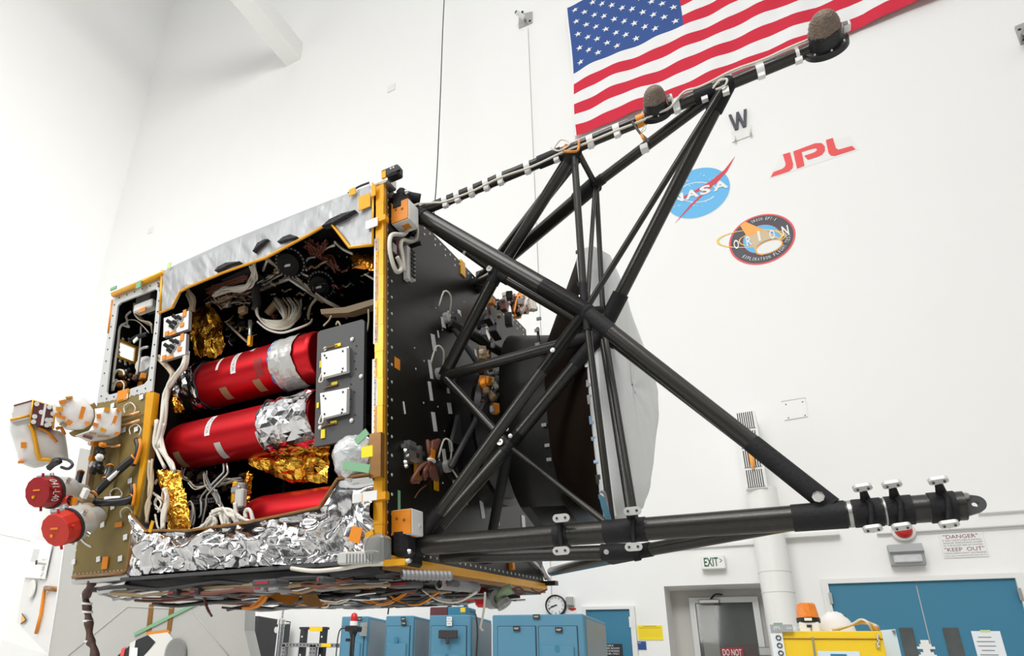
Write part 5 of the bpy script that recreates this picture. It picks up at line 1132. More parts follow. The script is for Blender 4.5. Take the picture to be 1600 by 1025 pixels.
# ---- reaction wheels, dark, in the upper bay
for x, y, rp in ((455, 409, 20), (503, 443, 18)):
    c = oZ(x, y, ZT-.065); R_ = pxr(c, rp); ax = Vector((.12, -.62, -.75)).normalized(); b = MB(); b.lathe(c, ax, [(-.02, R_), (0, R_*1.25), (.008, R_*1.25), (.009, R_*1.05), (.012, R_), (.026, R_*.9), (.029, R_*.5), (.027, 0)], 'black_box', n=30)
    u = ax.orthogonal().normalized(); w_ = ax.cross(u); b.dots([c+ax*.009+(u*math.cos(k*.262)+w_*math.sin(k*.262))*R_*1.15 for k in range(24)], ax, .0028, 'wire_grey')
    wl_o = b.build('reaction_wheel', bus); b = MB(); b.box(c+ax*.030, (.020, .003, .006), 'white_tape', Matrix.Rotation(.15, 3, 'Y')); b.build('label', wl_o)
# ---- grey tray behind the top blanket edge and brackets
b = MB(); b.prism(PY([(160, 320), (390, 215), (395, 280), (160, 370)], .12, zf), (0, .1, 0), 'grey_plate'); b.build('shelf', bus)
b = MB(); b.wire(PY([(480, 418), (752, 318), (1060, 525)], .25, zf), .006, 'tooth_metal', sub=1); b.wire(PY([(560, 145), (520, 245)], .2, zf), .004, 'tooth_metal', sub=1); b.build('thin_rod', bus)
b = MB(); b.prism(PY([(1030, 590), (1250, 570), (1530, 490), (1530, 540), (1280, 620), (1040, 632)], .14, zf), (0, .03, 0), 'wire_tan'); b.build('cable_tray', bus)
b = MB(); b.wire(PY([(405, 690), (405, 914)], .10, zf), .006, 'bright_metal', sub=1); b.box(oY(*zf(405, 872), .09), (.011, .011, .03), 'kapton'); b.wire(PY([(195, 710), (340, 850), (400, 900)], .15, zf), .004, 'wire_beige', sub=1); b.box(oY(*zf(342, 598), .12), (.028, .02, .022), 'wire_tan', bev=.003); b.build('support_rod', bus)
for x0, y0, x1, y1 in ((630, 345, 830, 325), (580, 560, 920, 520)):
    b = MB(); p = oY(*zg(x0, y0), .16); q = oY(*zg(x1, y1), .16); b.box((p+q)/2, ((q-p).length, .02, .014), 'wire_grey', Matrix.Rotation(-math.atan2(q.z-p.z, q.x-p.x), 3, 'Y')); b.dots([p.lerp(q, (k+.5)/9)-VY*.011 for k in range(9)], -VY, .004, 'ink_black'); b.build('perforated_bracket', bus)
# ---- harnesses in the bay
def harness(name, runs, r, m, Y, z, n=6, spread=0.0, count=1, par=None):
    b = MB(); r = r*.62; spread = spread if spread else .002; count = int(count*1.8+.5)
    for pts in runs:
        for k in range(count):
            P = [oY(*z(*q), Y)+Vector((random.uniform(-1, 1)*spread, random.uniform(-1, 1)*spread, random.uniform(-1, 1)*spread)) for q in pts]
            b.wire(P, r, m if isinstance(m, str) else random.choice(m), n=n)
    return b.build(name, par or bus)
h = harness('main_harness', [[(515, 545), (500, 620), (440, 700), (415, 760), (395, 900), (378, 1025)]], .009, 'wire_white', .0, z2, 8, .006, 3)
h2 = harness('main_harness', [[(345, 10+560), (420, 650), (395, 720), (380, 800), (370, 900), (345, 1020)]], .008, 'wire_beige', .01, lambda x, y: z2(x+30, y), 8, .006, 3)
harness('main_harness', [[(20, 500), (5, 620), (30, 700), (60, 770)], [(40, 560), (25, 640), (70, 710), (110, 780)], [(60, 520), (40, 600), (60, 690), (100, 740), (120, 790)]], .007, 'wire_white', .0, z4, 8, .003, 2)
harness('side_harness', [[(45, 0), (40, 200), (45, 400), (15, 600), (10, 800)]], .006, 'wire_beige', .0, zg, 8, .005, 3)
harness('side_harness', [[(230, 380), (250, 500), (230, 700), (210, 920)]], .007, 'wire_white', .0, zg, 8, .005, 4)
harness('side_harness', [[(100, 300), (130, 250), (200, 300), (210, 420), (200, 520)], [(75, 420), (130, 470), (190, 500)], [(130, 500), (110, 560), (130, 620), (190, 660)], [(150, 490), (190, 560), (170, 640), (150, 680)], [(110, 720), (140, 850), (160, 900)], [(20, 520), (40, 560), (20, 600), (5, 560)]], .0035, 'wire_white', .02, zg, 6, .003, 2)
harness('upper_harness', [[(430, 190), (440, 300), (400, 370), (300, 410), (180, 420), (90, 460)]], .005, 'wire_white', .10, zf, 6, .008, 7)
harness('upper_harness', [[(520, 250), (545, 300), (540, 330), (535, 340)], [(525, 240), (550, 280), (548, 335)]], .009, 'wire_beige', .04, z2, 8, .004, 2)
harness('upper_harness', [[(60, 420), (200, 370), (380, 300)], [(80, 480), (150, 540), (260, 480), (370, 430)], [(130, 520), (240, 500), (350, 500)], [(300, 350), (330, 420), (420, 440), (500, 400)], [(0, 520), (90, 500), (140, 560)], [(200, 350), (230, 400), (220, 440)], [(470, 350), (560, 310), (700, 250)]], .004, ['wire_white', 'wire_beige', 'wire_tan', 'wire_dark', 'wire_maroon'], .16, zf, 6, .014, 4)
harness('bracket_harness', [[(20, 420), (120, 380), (240, 330), (380, 290)], [(40, 440), (200, 370), (390, 300)]], .004, 'wire_maroon', .10, zf, 6, .006, 4)
for k in range(9):
    pass
h = MB()
for k in range(24):
    f_ = k/23; ex = 610+250*f_; ey = 560+random.uniform(-30, 20)-(30 if k % 3 else 0)
    h.wire([oY(*zf(445+10*f_, 420), .14), oY(*zf(455+10*f_, 560), .13), oY(*zf(470+20*f_, 650+25*f_), .12-.02*f_), oY(*zf(560+40*f_, 690+70*f_), .10), oY(*zf(700+60*f_, 680+60*f_+random.uniform(-15, 15)), .12), oY(*zf(min(ex+60, 850), ey+70+20*f_), .16), oY(*zf(ex, ey-20), .22)], .0031, random.choice(['wire_white', 'wire_beige', 'wire_white']), n=6)
h.wire([oY(*zf(470, 700), .10), oY(*zf(560, 770), .10), oY(*zf(680, 800), .10), oY(*zf(800, 770), .10), oY(*zf(930, 720), .12), oY(*zf(960, 680), .16)], .0032, 'wire_white'); hb = h.build('fan_harness', bus)
b = MB(); P = PY([(450, 380), (455, 450), (465, 530), (450, 600)], .13, zf); b.wire(P, .013, 'wire_dark', n=10); b.wire(PY([(560, 630), (640, 540), (700, 545)], .22, zf), .014, 'wire_tan'); b.build('sleeve', hb)
harness('trunk_harness', [[(560, 140), (700, 240), (830, 320), (950, 430), (1080, 520), (1220, 590), (1260, 660)]], .004, ['wire_beige', 'wire_tan', 'wire_white'], .22, zf, 6, .006, 6)
harness('trunk_harness', [[(1000, 490), (950, 560), (925, 640), (930, 680)]], .005, 'wire_beige', .2, zf, 6, .002, 2)
harness('red_harness', [[(920, 10), (950, 60), (1000, 80), (1010, 40)], [(1080, 0), (1040, 60), (1000, 90), (1060, 130), (1130, 150), (1180, 230)], [(1000, 20), (1020, 70), (1030, 100), (1100, 150), (1160, 200)], [(940, 0), (980, 50), (960, 70)]], .0045, 'wire_maroon', .18, zf, 6, .010, 5)
harness('white_lead', [[(1160, -10), (1230, 50), (1320, 90)], [(1160, 15), (1100, 40), (1050, 70)], [(985, 130), (930, 140), (890, 190), (910, 240)], [(845, 240), (870, 275), (915, 290)]], .005, 'wire_white', .14, zf, 6, 0, 1)
harness('small_lead', [[(1130, 650), (1110, 690), (1060, 740)], [(1460, 590), (1465, 700), (1450, 790)], [(1430, 280), (1490, 310), (1520, 330)], [(1170, 730), (1190, 700), (1215, 740)]], .004, 'wire_beige', .1, zf, 6, .001, 1)
for nm_, (x0, y0, x1, y1), n_, mm_ in (('fine_lead', (40, 380, 480, 560), 26, ['wire_white', 'wire_beige', 'wire_tan', 'wire_dark', 'wire_maroon']), ('fine_lead', (480, 240, 1000, 720), 14, ['wire_tan', 'wire_beige', 'wire_dark']), ('fine_lead', (880, 90, 1520, 420), 16, ['wire_maroon', 'wire_tan', 'wire_dark', 'wire_grey']), ('fine_lead', (180, 560, 420, 900), 18, ['wire_tan', 'wire_dark', 'wire_grey', 'wire_beige'])):
    b = MB()
    for k in range(n_):
        x, y = random.uniform(x0, x1), random.uniform(y0, y1); dx, dy = random.uniform(-110, 110), random.uniform(-60, 60); Y_ = random.uniform(.14, .34)
        b.wire([oY(*zf(x-dx*.5, y-dy*.5), Y_), oY(*zf(x-dx*.2+random.uniform(-20, 20), y-dy*.2+random.uniform(-20, 20)), Y_-.02), oY(*zf(x+dx*.2+random.uniform(-20, 20), y+dy*.2+random.uniform(-20, 20)), Y_-.01), oY(*zf(x+dx*.5, y+dy*.5), Y_+.02)], random.uniform(.0016, .0036), random.choice(mm_), n=5)
    b.build(nm_, bus)
# small hardware inside the bay
b = MB(); kinds = ['wire_dark', 'bright_metal', 'wire_tan', 'wire_maroon', 'wire_grey', 'black_plastic', 'black_plastic', 'wire_dark']
for (x0, y0, x1, y1, n_) in ((50, 440, 480, 560, 34), (560, 540, 960, 720, 26), (930, 100, 1500, 560, 24), (180, 640, 420, 900, 20)):
    for k in range(n_):
        c = oY(*zf(random.uniform(x0, x1), random.uniform(y0, y1)), random.uniform(.2, .42)); s_ = random.uniform(.005, .013)
        b.box(c, (s_, s_, s_*random.uniform(.5, 2)), random.choice(kinds), Matrix.Rotation(random.random()*3, 3, random.choice('XYZ')), .002)
b.build('connector_cluster', bus)['kind'] = 'stuff'
b = MB()
for (x0, y0, x1, y1, n_) in ((470, 80, 900, 330, 30), (860, 150, 1300, 500, 34), (600, 480, 830, 660, 24)):
    for k in range(n_):
        c = oY(*zg(random.uniform(x0, x1), random.uniform(y0, y1)), random.uniform(.12, .35)); s_ = random.uniform(.005, .015)
        b.box(c, (s_, s_, s_*random.uniform(.5, 2)), random.choice(kinds), Matrix.Rotation(random.random()*3, 3, random.choice('XYZ')), .002)
b.build('valve_cluster', bus)['kind'] = 'stuff'
b = MB(); b.wire(PY([(1005, 40), (1010, 140), (960, 200), (720, 460), (710, 560), (710, 700), (680, 750)], .10, zg), .0032, 'tooth_metal', sub=2); b.wire(PY([(1045, 40), (1065, 150), (1000, 230), (790, 450), (775, 580), (740, 740), (715, 850)], .09, zg), .0036, 'bright_metal', sub=2); b.build('propellant_line', bus)
harness('coiled_lead', [[(640, 930), (760, 870), (830, 740), (900, 680), (1000, 660), (1100, 690), (1170, 760), (1220, 820), (1300, 860)], [(700, 900), (800, 800), (900, 700), (1000, 680)], [(780, 910), (860, 800), (880, 720)], [(960, 680), (1000, 740), (1010, 880)], [(1020, 680), (1070, 740), (1080, 870)], [(1100, 700), (1160, 760), (1180, 860)], [(850, 900), (900, 800), (870, 730), (860, 700)]], .0075, 'wire_white', .03, zg, 6, .006, 3)
harness('coiled_lead', [[(1300, 760), (1290, 680), (1320, 645), (1360, 670), (1400, 800)], [(1200, 740), (1300, 780), (1400, 820), (1470, 840)], [(1160, 560), (1170, 680), (1220, 740)]], .0075, 'wire_white', .02, zg, 6, .002, 2)
harness('fine_lead', [[(560, 280), (640, 360), (800, 330)], [(930, 300), (1050, 250), (1180, 240), (1240, 260)], [(930, 320), (1100, 270), (1190, 260)], [(500, 600), (580, 560), (610, 700), (570, 900)], [(580, 640), (560, 760), (600, 880)], [(900, 400), (930, 500), (980, 640)], [(760, 150), (800, 300), (870, 430), (930, 560)], [(480, 100), (470, 200), (540, 250)]], .0035, ['wire_white', 'wire_beige', 'wire_grey'], .10, zg, 6, .006, 2)
b = MB(); b.wire(PY([(1175, 280), (1160, 400), (1150, 560)], .08, zg), .010, 'kapton'); b.wire(PY([(1245, 300), (1240, 420), (1230, 560), (1240, 680)], .07, zg), .014, 'wire_grey'); b.box(oY(*zg(1180, 385), .06), (.03, .02, .02), 'bright_metal', bev=.004); b.box(oY(*zg(1230, 500), .05), (.03, .02, .05), 'tooth_metal', bev=.004); b.build('fill_valve', bus)
# ---- underside harness deck
b = MB(); b.box((XF/2, DY_/2+.02, ZB-.024), (-XF-.02, DY_-.05, .012), 'wire_dark'); b.build('belly_panel', bus)
bm_ = ['wire_dark', 'wire_grey', 'wire_dark', 'black_plastic', 'wire_dark', 'wire_maroon', 'machine_grey', 'wire_grey', 'bright_metal', 'wire_tan', 'wire_dark']
for g_ in range(20):
    b = MB(); yc = .005+.047*g_
    for k in range(8):
        y = yc+random.uniform(-.02, .02); z = ZB-.036-random.uniform(0, .034)*(1 if g_ < 12 else .45)*(.5 if g_ < 3 else 1); xa = random.uniform(-.95, -.45); xb = random.uniform(-.28, -.02)
        P = [Vector((xa+(xb-xa)*i/7, y+random.uniform(-.012, .012), z+random.uniform(-.010, .010))) for i in range(8)]
        b.wire(P, random.uniform(.002, .006), random.choice(bm_), n=6, sub=2)
    hh = b.build('belly_harness', bus)
    for k in range(4):
        b = MB(); x = random.uniform(-.8, -.1); b.box((x, yc, ZB-.052), (.03, .05, .018), random.choice(['wire_dark', 'wire_dark', 'wire_grey']), bev=.004)
        if random.random() < .5: b.box((x, yc-.026, ZB-.052), (.018, .002, .005), 'sign_red')
        b.build('connector', hh)
b = MB()
for (x0, y0, x1, y1, w_) in ((385, 915, 455, 925, 1), (470, 912, 545, 920, 1), (620, 918, 645, 926, 0), (682, 917, 720, 924, 0)):
    p = oZ(x0, y0, ZB-.06); q = oZ(x1, y1, ZB-.06); c = (p+q)/2; c.z = ZB-.048; b.box(c, (abs(q.x-p.x)+.01, .05, .014), 'grey_plate', bev=.004); b.box(c+Vector((0, -.026, 0)), (abs(q.x-p.x)*.6, .002, .006), 'sign_red')
b.build('belly_connector', bus)
def belly(name, pts, r, m, Z, n=8):
    b = MB(); b.wire([oZ(x, y, Z+dz) for x, y, dz in pts], r, m, n=n); return b.build(name, bus)
b = MB()
P = [oY(x, y, .12) for x, y in ((417, 930), (410, 940), (398, 948), (380, 950))]; b.grid([[q+Vector((0, -.02, 0)) for q in P], [q+Vector((0, .02, .006)) for q in P]], 'orange_ribbon', True); b.wire(P, .006, 'orange_ribbon'); b.build('ribbon_cable', bus)
b = MB(); P = [oY(x, y, .10) for x, y in ((478, 905), (480, 925), (490, 945), (500, 948))]; b.grid([[q+Vector((-.025, 0, 0)) for q in P], [q+Vector((.025, 0, .0)) for q in P]], 'brown_tape', True); b.build('ribbon_cable', bus)
b = MB(); P = [oY(x, y, .10) for x, y in ((425, 925), (445, 934), (458, 938), (470, 930))]; b.grid([[q+Vector((0, -.01, -.012)) for q in P], [q+Vector((0, .01, .012)) for q in P]], 'orange_ribbon', True); b.build('ribbon_cable', bus)
h = MB()
for k in range(9):
    x = random.uniform(400, 760); P = [oY(x+dx, 930+dy+random.uniform(-3, 3), .25) for dx, dy in ((-40, -8), (-15, 10), (15, 12), (45, -4))]; h.wire(P, .0028, random.choice(['wire_white', 'wire_dark', 'orange_tape', 'wire_maroon']))
h.build('sagging_lead', bus)
b = MB(); b.wire(PY([(455, 888), (490, 892), (530, 889), (570, 882), (612, 880), (640, 876)], -.05), .0045, 'wire_white', n=8); b.box(oY(618, 879, -.05), (.05, .012, .012), 'kapton'); b.build('white_cable', bus)
# corrugated sleeves
def corr(name, a, c, r, m):
    b = MB(); L_ = (c-a).length; n_ = int(L_/.008); b.lathe(a, c-a, [(L_*k/(2*n_), r*(1 if k % 2 else .82)) for k in range(2*n_+1)], m, n=14, smooth=False); return b.build(name, bus)
corr('corrugated_sleeve', oY(157, 924, .02), oY(200, 914, .06), .013, 'tooth_metal'); corr('corrugated_sleeve', oZ(628, 898, ZB-.045), oZ(705, 900, ZB-.045), .010, 'wire_grey'); corr('corrugated_sleeve', oZ(685, 912, ZB-.05), oZ(745, 918, ZB-.05), .013, 'wire_grey')
b = MB(); b.wire(PY([(190, 925), (215, 920), (240, 908), (262, 914)], .03), .004, 'wire_beige'); b.wire(PY([(238, 915), (243, 925), (240, 929), (235, 924), (243, 916)], .03), .003, 'wire_maroon'); b.wire(PY([(318, 928), (322, 945), (326, 955), (331, 963)], .06), [.005, .003, .005, .002, .005, .003, .004, .003, .004, .003], 'wire_maroon'); b.wire(PY([(160, 905), (200, 898), (250, 903), (300, 902), (330, 897)], .02), .008, 'machine_grey'); b.build('belly_lead', bus)
b = MB(); b.wire([oY(758, 925, .4), oY(757, 945, .4), oY(754, 965, .4), oY(751, 980, .4), oY(755, 985, .4)], .003, 'wire_white'); b.build('lanyard', bus)
# green hoist fitting at the rear lower corner
b = MB(); c = oZ(775, 930, ZB-.06); b.wire([oY(800, 919, .6), oY(785, 926, .6), oY(776, 935, .6), oY(790, 945, .6)], .014, 'green_fitting', n=8); b.wire([oY(776, 935, .6), oY(768, 926, .6)], .012, 'green_fitting'); b.box(oY(755, 935, .6), (.035, .05, .05), 'red_paint', bev=.008); b.lathe(oY(766, 937, .6), Vector((1, -.5, 0)), [(0, .026), (.03, .026), (.03, .012), (.01, .01)], 'wire_grey', n=16); b.tube(oY(784, 940, .6), oY(789, 947, .6), .022, 'wire_grey'); b.wire([oY(712, 932, .55), oY(735, 936, .58), oY(752, 937, .6)], .006, 'red_paint'); b.build('hoist_fitting', bus)
b = MB(); b.wire([oY(800, 920, .6), oY(812, 929, .6), oY(818, 924, .6), oY(810, 918, .6), oY(800, 922, .6)], .003, 'wire_maroon'); b.wire([oY(830, 920, .7), oY(842, 926, .7), oY(855, 921, .7)], .002, 'wire_maroon'); b.build('belly_lead', bus)
b = MB(); c = oX(853, 902, .01); b.wire([oX(828, 872, .01), oX(840, 884, .01), oX(848, 893, .012), oX(853, 905, .012)], .005, 'bright_metal'); b.wire([oX(846, 884, .015), oX(852, 898, .015), oX(858, 906, .01)], .006, 'tooth_metal'); b.box(c+Vector((.01, 0, -.02)), (.05, .03, .014), 'black_plastic'); b.build('corner_fitting', deck)
# ================================================================== RED CANISTERS
def canister(label, xa_px, xb_px, cy_line, Yc, r_px, wraps, strips, group):
    # cy_line: pixel points on the axis
    a = oY(*cy_line[0], Yc); c2_ = oY(*cy_line[1], Yc); zc_ = (a.z+c2_.z)/2; r = pxr(a, r_px)
    X0 = oY(xa_px, cy_line[0][1], Yc-r*.5).x; X1 = oY(xb_px, cy_line[1][1], Yc-r*.5).x
    t = thing('red_canister', label, 'canister', ((X0+X1)/2, Yc, zc_-r), CRAFT, group)
    b = MB(); L_ = X1-X0
    b.lathe((X0, Yc, zc_), VX, [(0, 0), (0, r*.55), (.006, r*.80), (.02, r*.94), (.045, r), (L_-.012, r), (L_-.003, r*.97), (L_, r*.93), (L_, 0)], 'red_sleeve', n=56)
    b.build('sleeve', t)
    for u_ in (.3, .78):
        b = MB(); ya_ = Yc+r*.9; b.box((X0+L_*u_, (ya_+.612)/2, zc_), (.03, .612-ya_, r*.9), 'black_plastic', bev=.004); b.build('mounting_saddle', t)
    def cp(x, an, rr=1.0): return Vector((x, Yc-r*rr*math.cos(an), zc_+r*rr*math.sin(an)))
    for (u0, u1, m, amp, nm) in wraps:
        x0 = X0+L_*u0; x1 = X0+L_*u1; rows = []
        for j in range(15):
            x = x0+(x1-x0)*j/14; rw = []
            for i in range(40):
                q = cp(x, 2*math.pi*i/40, 1.02); d = (q-Vector((x, Yc, zc_))).normalized(); rw.append(q+d*amp*(crumple(Vector((q.x*1.2, q.y, q.z)), 24, 2)+.35)+Vector((random.uniform(-.003, .003), 0, 0)))
            rw.append(rw[0]); rows.append(rw)
        b = MB(); b.grid(rows, m); w_o = b.build(nm, t)
        b = MB(); xx = x0 if nm != 'end_foil' else x1
        b.wire([cp(xx+.004*math.sin(5*i), 2*math.pi*i/36, 1.03) for i in range(37)], .004, 'blue_wrap' if m != 'silver_foil' else 'patch_navy', sub=1); b.build('tape_edge', w_o)
    for (u, w_, a0, a1, m, txt) in strips:
        x = X0+L_*u; b = MB(); n_ = 14
        rows = [[cp(x+dx, a0+(a1-a0)*i/n_, 1.006) for i in range(n_+1)] for dx in (-w_/2, w_/2)]
        b.grid(rows, m, True); s_o = b.build('tape_strip', t)
        if txt:
            vs, fs = text_mesh(txt); mx = max(v[0] for v in vs); my = max(v[1] for v in vs); b = MB()
            b.add([cp(x+w_*.30-w_*.6*v[1]/my, a0+(a1-a0)*(.10+.8*v[0]/mx), 1.010) for v in vs], fs, 'ink_grey'); b.build('lettering', s_o)
    return t
D_ = math.radians
canister('red cylindrical canister, uppermost of three, wrapped in bubble film at its right end', 276, 492, [(340, 602), (440, 571)], .15, 36, [(.74, .90, 'tooth_metal', .010, 'bubble_wrap'), (-.01, .17, 'silver_foil', .022, 'end_foil')],
         [(.345, .010, D_(5), D_(48), 'white_tape', None), (.475, .020, D_(-15), D_(50), 'white_tape', 'NON FLIGHT'), (.58, .014, D_(38), D_(72), 'white_tape', None), (.66, .03, D_(-38), D_(5), 'red_cap', None), (.37, .028, D_(-78), D_(-40), 'wire_tan', None), (.62, .028, D_(-80), D_(-42), 'wire_tan', None), (.87, .03, D_(-84), D_(-36), 'orange_tape', None)], 'red canisters in the open bay')
canister('red cylindrical canister, middle of three, with a bright crumpled foil end', 264, 492, [(340, 688), (430, 668)], .11, 37.5, [(.70, 1.01, 'silver_foil', .016, 'foil_wrap')],
         [(.36, .020, D_(-8), D_(52), 'white_tape', 'NON FLIGHT'), (.42, .024, D_(-75), D_(-28), 'tooth_metal', None), (.70, .024, D_(-75), D_(-22), 'tooth_metal', None), (.12, .026, D_(-80), D_(-30), 'wire_tan', None)], 'red canisters in the open bay')
canister('red cylindrical canister, lowest of three, half hidden behind the lower silver blanket', 384, 545, [(420, 812), (480, 802)], .16, 37, [], [], 'red canisters in the open bay')
# foil scraps and ties on the middle canister
# bagged disc
c = oY(549, 711, -.02); R_ = pxr(c, 34)
t = thing('bagged_fitting', 'round fitting bagged in clear wrinkled plastic with green tape at the bay corner', 'fitting', c-VZ*R_, CRAFT)
b = MB(); b.lathe(c+VY*.02, Vector((.25, -1, .25)), [(-.05, R_*.8), (0, R_*.92), (.012, R_*.9), (.016, R_*.6), (.016, 0)], 'off_white', n=32); b.build('disc', t)
rows = []
for j in range(12):
    f_ = j/11; rr = R_*(1.05*math.cos(f_*math.pi/2)**.45) if f_ < 1 else .0005
    rw = []
    for i in range(44):
        an = 2*math.pi*i/44; n_ = noise.noise(Vector((math.cos(an)*3, math.sin(an)*3, f_*4)))
        fl_ = (.018 if math.sin(an) < -.75 and math.cos(an) < 0 else 0)*(1-f_)
        rw.append(c+Vector((math.cos(an)*(rr*(1+.07*n_)+fl_), .03-.075*f_-.010*n_*(1-f_), math.sin(an)*(rr*(1+.07*n_)+fl_))))
    rw.append(rw[0]); rows.append(rw)
b = MB(); b.grid(rows, 'clear_bag', False); b.build('plastic_bag', t)
for x, y, w_, h_, m, ro in ((1190, 595, .035, .016, 'green_tape', .6), (1160, 768, .07, .018, 'green_tape', -.25), (1222, 680, .028, .024, 'yellow_sign', 0)):
    b = MB(); b.box(oY(*z4(x, y), -.072), (w_, .003, h_), m, Matrix.Rotation(-ro, 3, 'Y')); b.build('tape_patch', t)
# ================================================================== CAPPED STAR TRACKERS
def tracker(label, cap_px, r_px, axis, Y, mcap, txt, gid):
    c = oY(*cap_px, Y); r = pxr(c, r_px); ax = Vector(axis).normalized()
    t = thing('capped_sensor', label, 'sensor', c-VZ*r, CRAFT, gid)
    b = MB(); b.lathe(c, -ax, [(.050, r*.98), (.054, r*1.02), (.10, r*1.0), (.112, r*.94), (.125, r*.70), (.17, r*.5), (.17, 0)], 'tooth_metal', n=32)
    b.build('housing', t)
    b = MB(); b.lathe(c, -ax, [(.043, r*1.0), (.043, r*1.07), (.052, r*1.07), (.052, r*1.0)], 'ink_black', n=32); b.build('seal_ring', t)
    b = MB(); b.lathe(c, -ax, [(0, 0), (0, r*.95), (.003, r*.97), (.045, r), (.045, r*.9)], mcap, n=12, smooth=False); cp_ = b.build('red_cap', t)
    u = ax.cross(VZ).normalized(); w_ = u.cross(ax).normalized()
    b = MB(); b.box(c+ax*.001+w_*r*.12, (r*.50, .004, r*.10), 'orange_tape', Matrix((u, -ax, w_)).transposed()); b.build('cap_tape', cp_)
    b = MB(); b.lathe(c-w_*r*.3-u*(-r*.25), ax, [(0, .004), (.004, .004), (.0042, 0)], 'kapton', n=12); b.build('cap_button', cp_)
    b = MB()
    for an in (math.pi*.95, math.pi*.55, math.pi*1.5):
        d = u*math.cos(an)+w_*math.sin(an); b.tube(c+d*r*.95-ax*.012, c+d*r*1.2-ax*.012, .0035, mcap, n=8)
    b.box(c+(u*.3+w_*.95).normalized()*r*1.0-ax*.035, (.03, .03, .012), 'wire_grey', Matrix((u, -ax, w_)).transposed(), .004); b.build('cap_lug', cp_)
    b = MB()
    for k in range(5): b.lathe(c-ax*.066+(u*math.cos(k*1.25)+w_*math.sin(k*1.25))*r*1.02, (u*math.cos(k*1.25)+w_*math.sin(k*1.25)), [(0, .006), (.012, .006), (.012, 0)], 'bright_metal', n=8)
    b.wire([c-ax*.10+u*r*1.0, c-ax*.12+u*r*1.2-w_*.02, c-ax*.15+u*r*1.15-w_*.07, c-ax*.16+u*r*.8-w_*.09], .004, 'bright_metal'); b.build('bolt', t)
    if txt:
        vs, fs = text_mesh(txt); mx = max(v[0] for v in vs); my = max(v[1] for v in vs); b = MB()
        b.add([c-ax*(.010+.024*v[1]/my)+(u*math.cos(math.pi-.85+1.5*v[0]/mx)+w_*math.sin(math.pi-.85+1.5*v[0]/mx))*r*1.012 for v in vs], fs, 'patch_white'); b.build('lettering', cp_)
    return t
t1 = tracker('dark red capped sensor with white lettering, upper of the two', (58, 769), 25, (.24, -.94, -.20), -.20, 'red_cap', '041-L40', 'red capped sensors on the olive panel')
t2 = tracker('bright red capped sensor below, held in a grey housing', (86, 829), 27, (.26, -.87, -.40), -.20, 'red_orange_cap', None, 'red capped sensors on the olive panel')
b = MB(); c = oY(84, 827, -.30)
c = oY(*z1(310, 631), -.13); bb = MB(); bb.lathe(c-Vector((.03, 0, 0)), Vector((1, .1, 0)), [(0, 0), (.002, .010), (.008, .014), (.026, .015), (.03, .013)], 'red_orange_cap', n=18)
tag(bb.build('nozzle_cap', base=c-VZ*.026, frame=CRAFT), 'small red rubber cap on the nozzle between the two capped sensors', 'cap')
b = MB(); b.wire(PY([(520, 900), (560, 840), (640, 835), (720, 850), (770, 900), (720, 950), (640, 930)], -.2, lambda x, y: zw(x+60, y+20)), .004, 'wire_dark'); b.wire(PY([(560, 960), (620, 910), (680, 880)], -.22, zw), .009, 'black_plastic'); b.build('bracket_cable', bus)
# ================================================================== TURNOVER POSITIONER BEHIND THE CRAFT
YP = 1.08
def QP(pts, Y=YP): return [oY(x, y, Y) for x, y in pts]
t = thing('turnover_positioner', 'grey and white machine column standing behind the left end of the spacecraft', 'machine', CRAFT.inverted() @ Vector(((CRAFT @ oY(220, 1000, YP)).x, (CRAFT @ oY(220, 1000, YP)).y, 0)), CRAFT)
low = [(-30, 1330), (-10, 1120)]
front = QP([(125, 700), (380, 760), (383, 952), (382, 985), (392, 1028), (420, 1130), (440, 1300), (50, 1300), (62, 1120), (76, 1024), (90, 935), (101, 850)])
b = MB(); b.prism(front, (-.22, .30, 0), 'positioner_paint')
left = QP([(101, 850), (90, 935), (76, 1024), (62, 1120), (50, 1300), (-60, 1300), (-35, 1100), (2, 1000), (24, 972), (30, 940), (39, 900), (52, 845), (66, 790), (100, 720), (125, 700)], YP)
# chamfered left cheek: outer edge set back
out_ = [oY(x, y, YP+.16) for x, y in ((125, 700), (112, 700), (68, 792), (52, 845), (39, 902), (31, 942), (26, 972), (4, 1000), (-40, 1100), (-80, 1300))]
inn_ = QP([(125, 700), (118, 740), (110, 790), (101, 850), (95, 895), (90, 935), (84, 972), (76, 1024), (62, 1120), (50, 1300)])
rows = [inn_, out_, [q+Vector((.02, .14, 0)) for q in out_]]
b.build('column', t)
b = MB(); b.grid(rows, 'positioner_white', False); ck = b.build('cheek', t)
b = MB(); b.wire([q+Vector((0, -.004, 0)) for q in inn_[2:]], .006, 'positioner_white', sub=1); b.build('edge_trim', t)
def cheek(x, y):      # a point on the chamfered cheek
    a, c, e = inn_[3], inn_[7], out_[4]; n_ = (c-a).cross(e-a); v = _CT @ _ray(x, y); s_ = (a-CCAM).dot(n_)/v.dot(n_); p = CCAM+v*s_; nn = n_.normalized(); nn = nn if nn.dot(v) < 0 else -nn; return p+nn*.012, nn
p, nn = cheek(54, 921); b = MB(); b.lathe(p, nn, [(0, .055), (.008, .055), (.010, .048), (.008, 0)], 'off_white', n=28); b.build('round_cover', t)
p, nn = cheek(55, 850)
b = MB(); pts = [cheek(*q)[0] for q in ((54, 842), (86, 848), (74, 905), (40, 902))]; b.quad(*pts, 'white_paint', nn*.004); bp_ = b.build('name_plate', t)
o0 = cheek(66.5, 906)[0]; o1 = cheek(71.5, 873)[0]; b = MB(); r_ = (o1-o0); up_ = (cheek(62, 889)[0]-cheek(69, 889)[0]); b.text('SLEWING', o1+nn*.004, -r_, -up_, r_.length/r_.length, up_.length/up_.length, 'ink_black')
b.build('lettering', bp_)
b = MB()
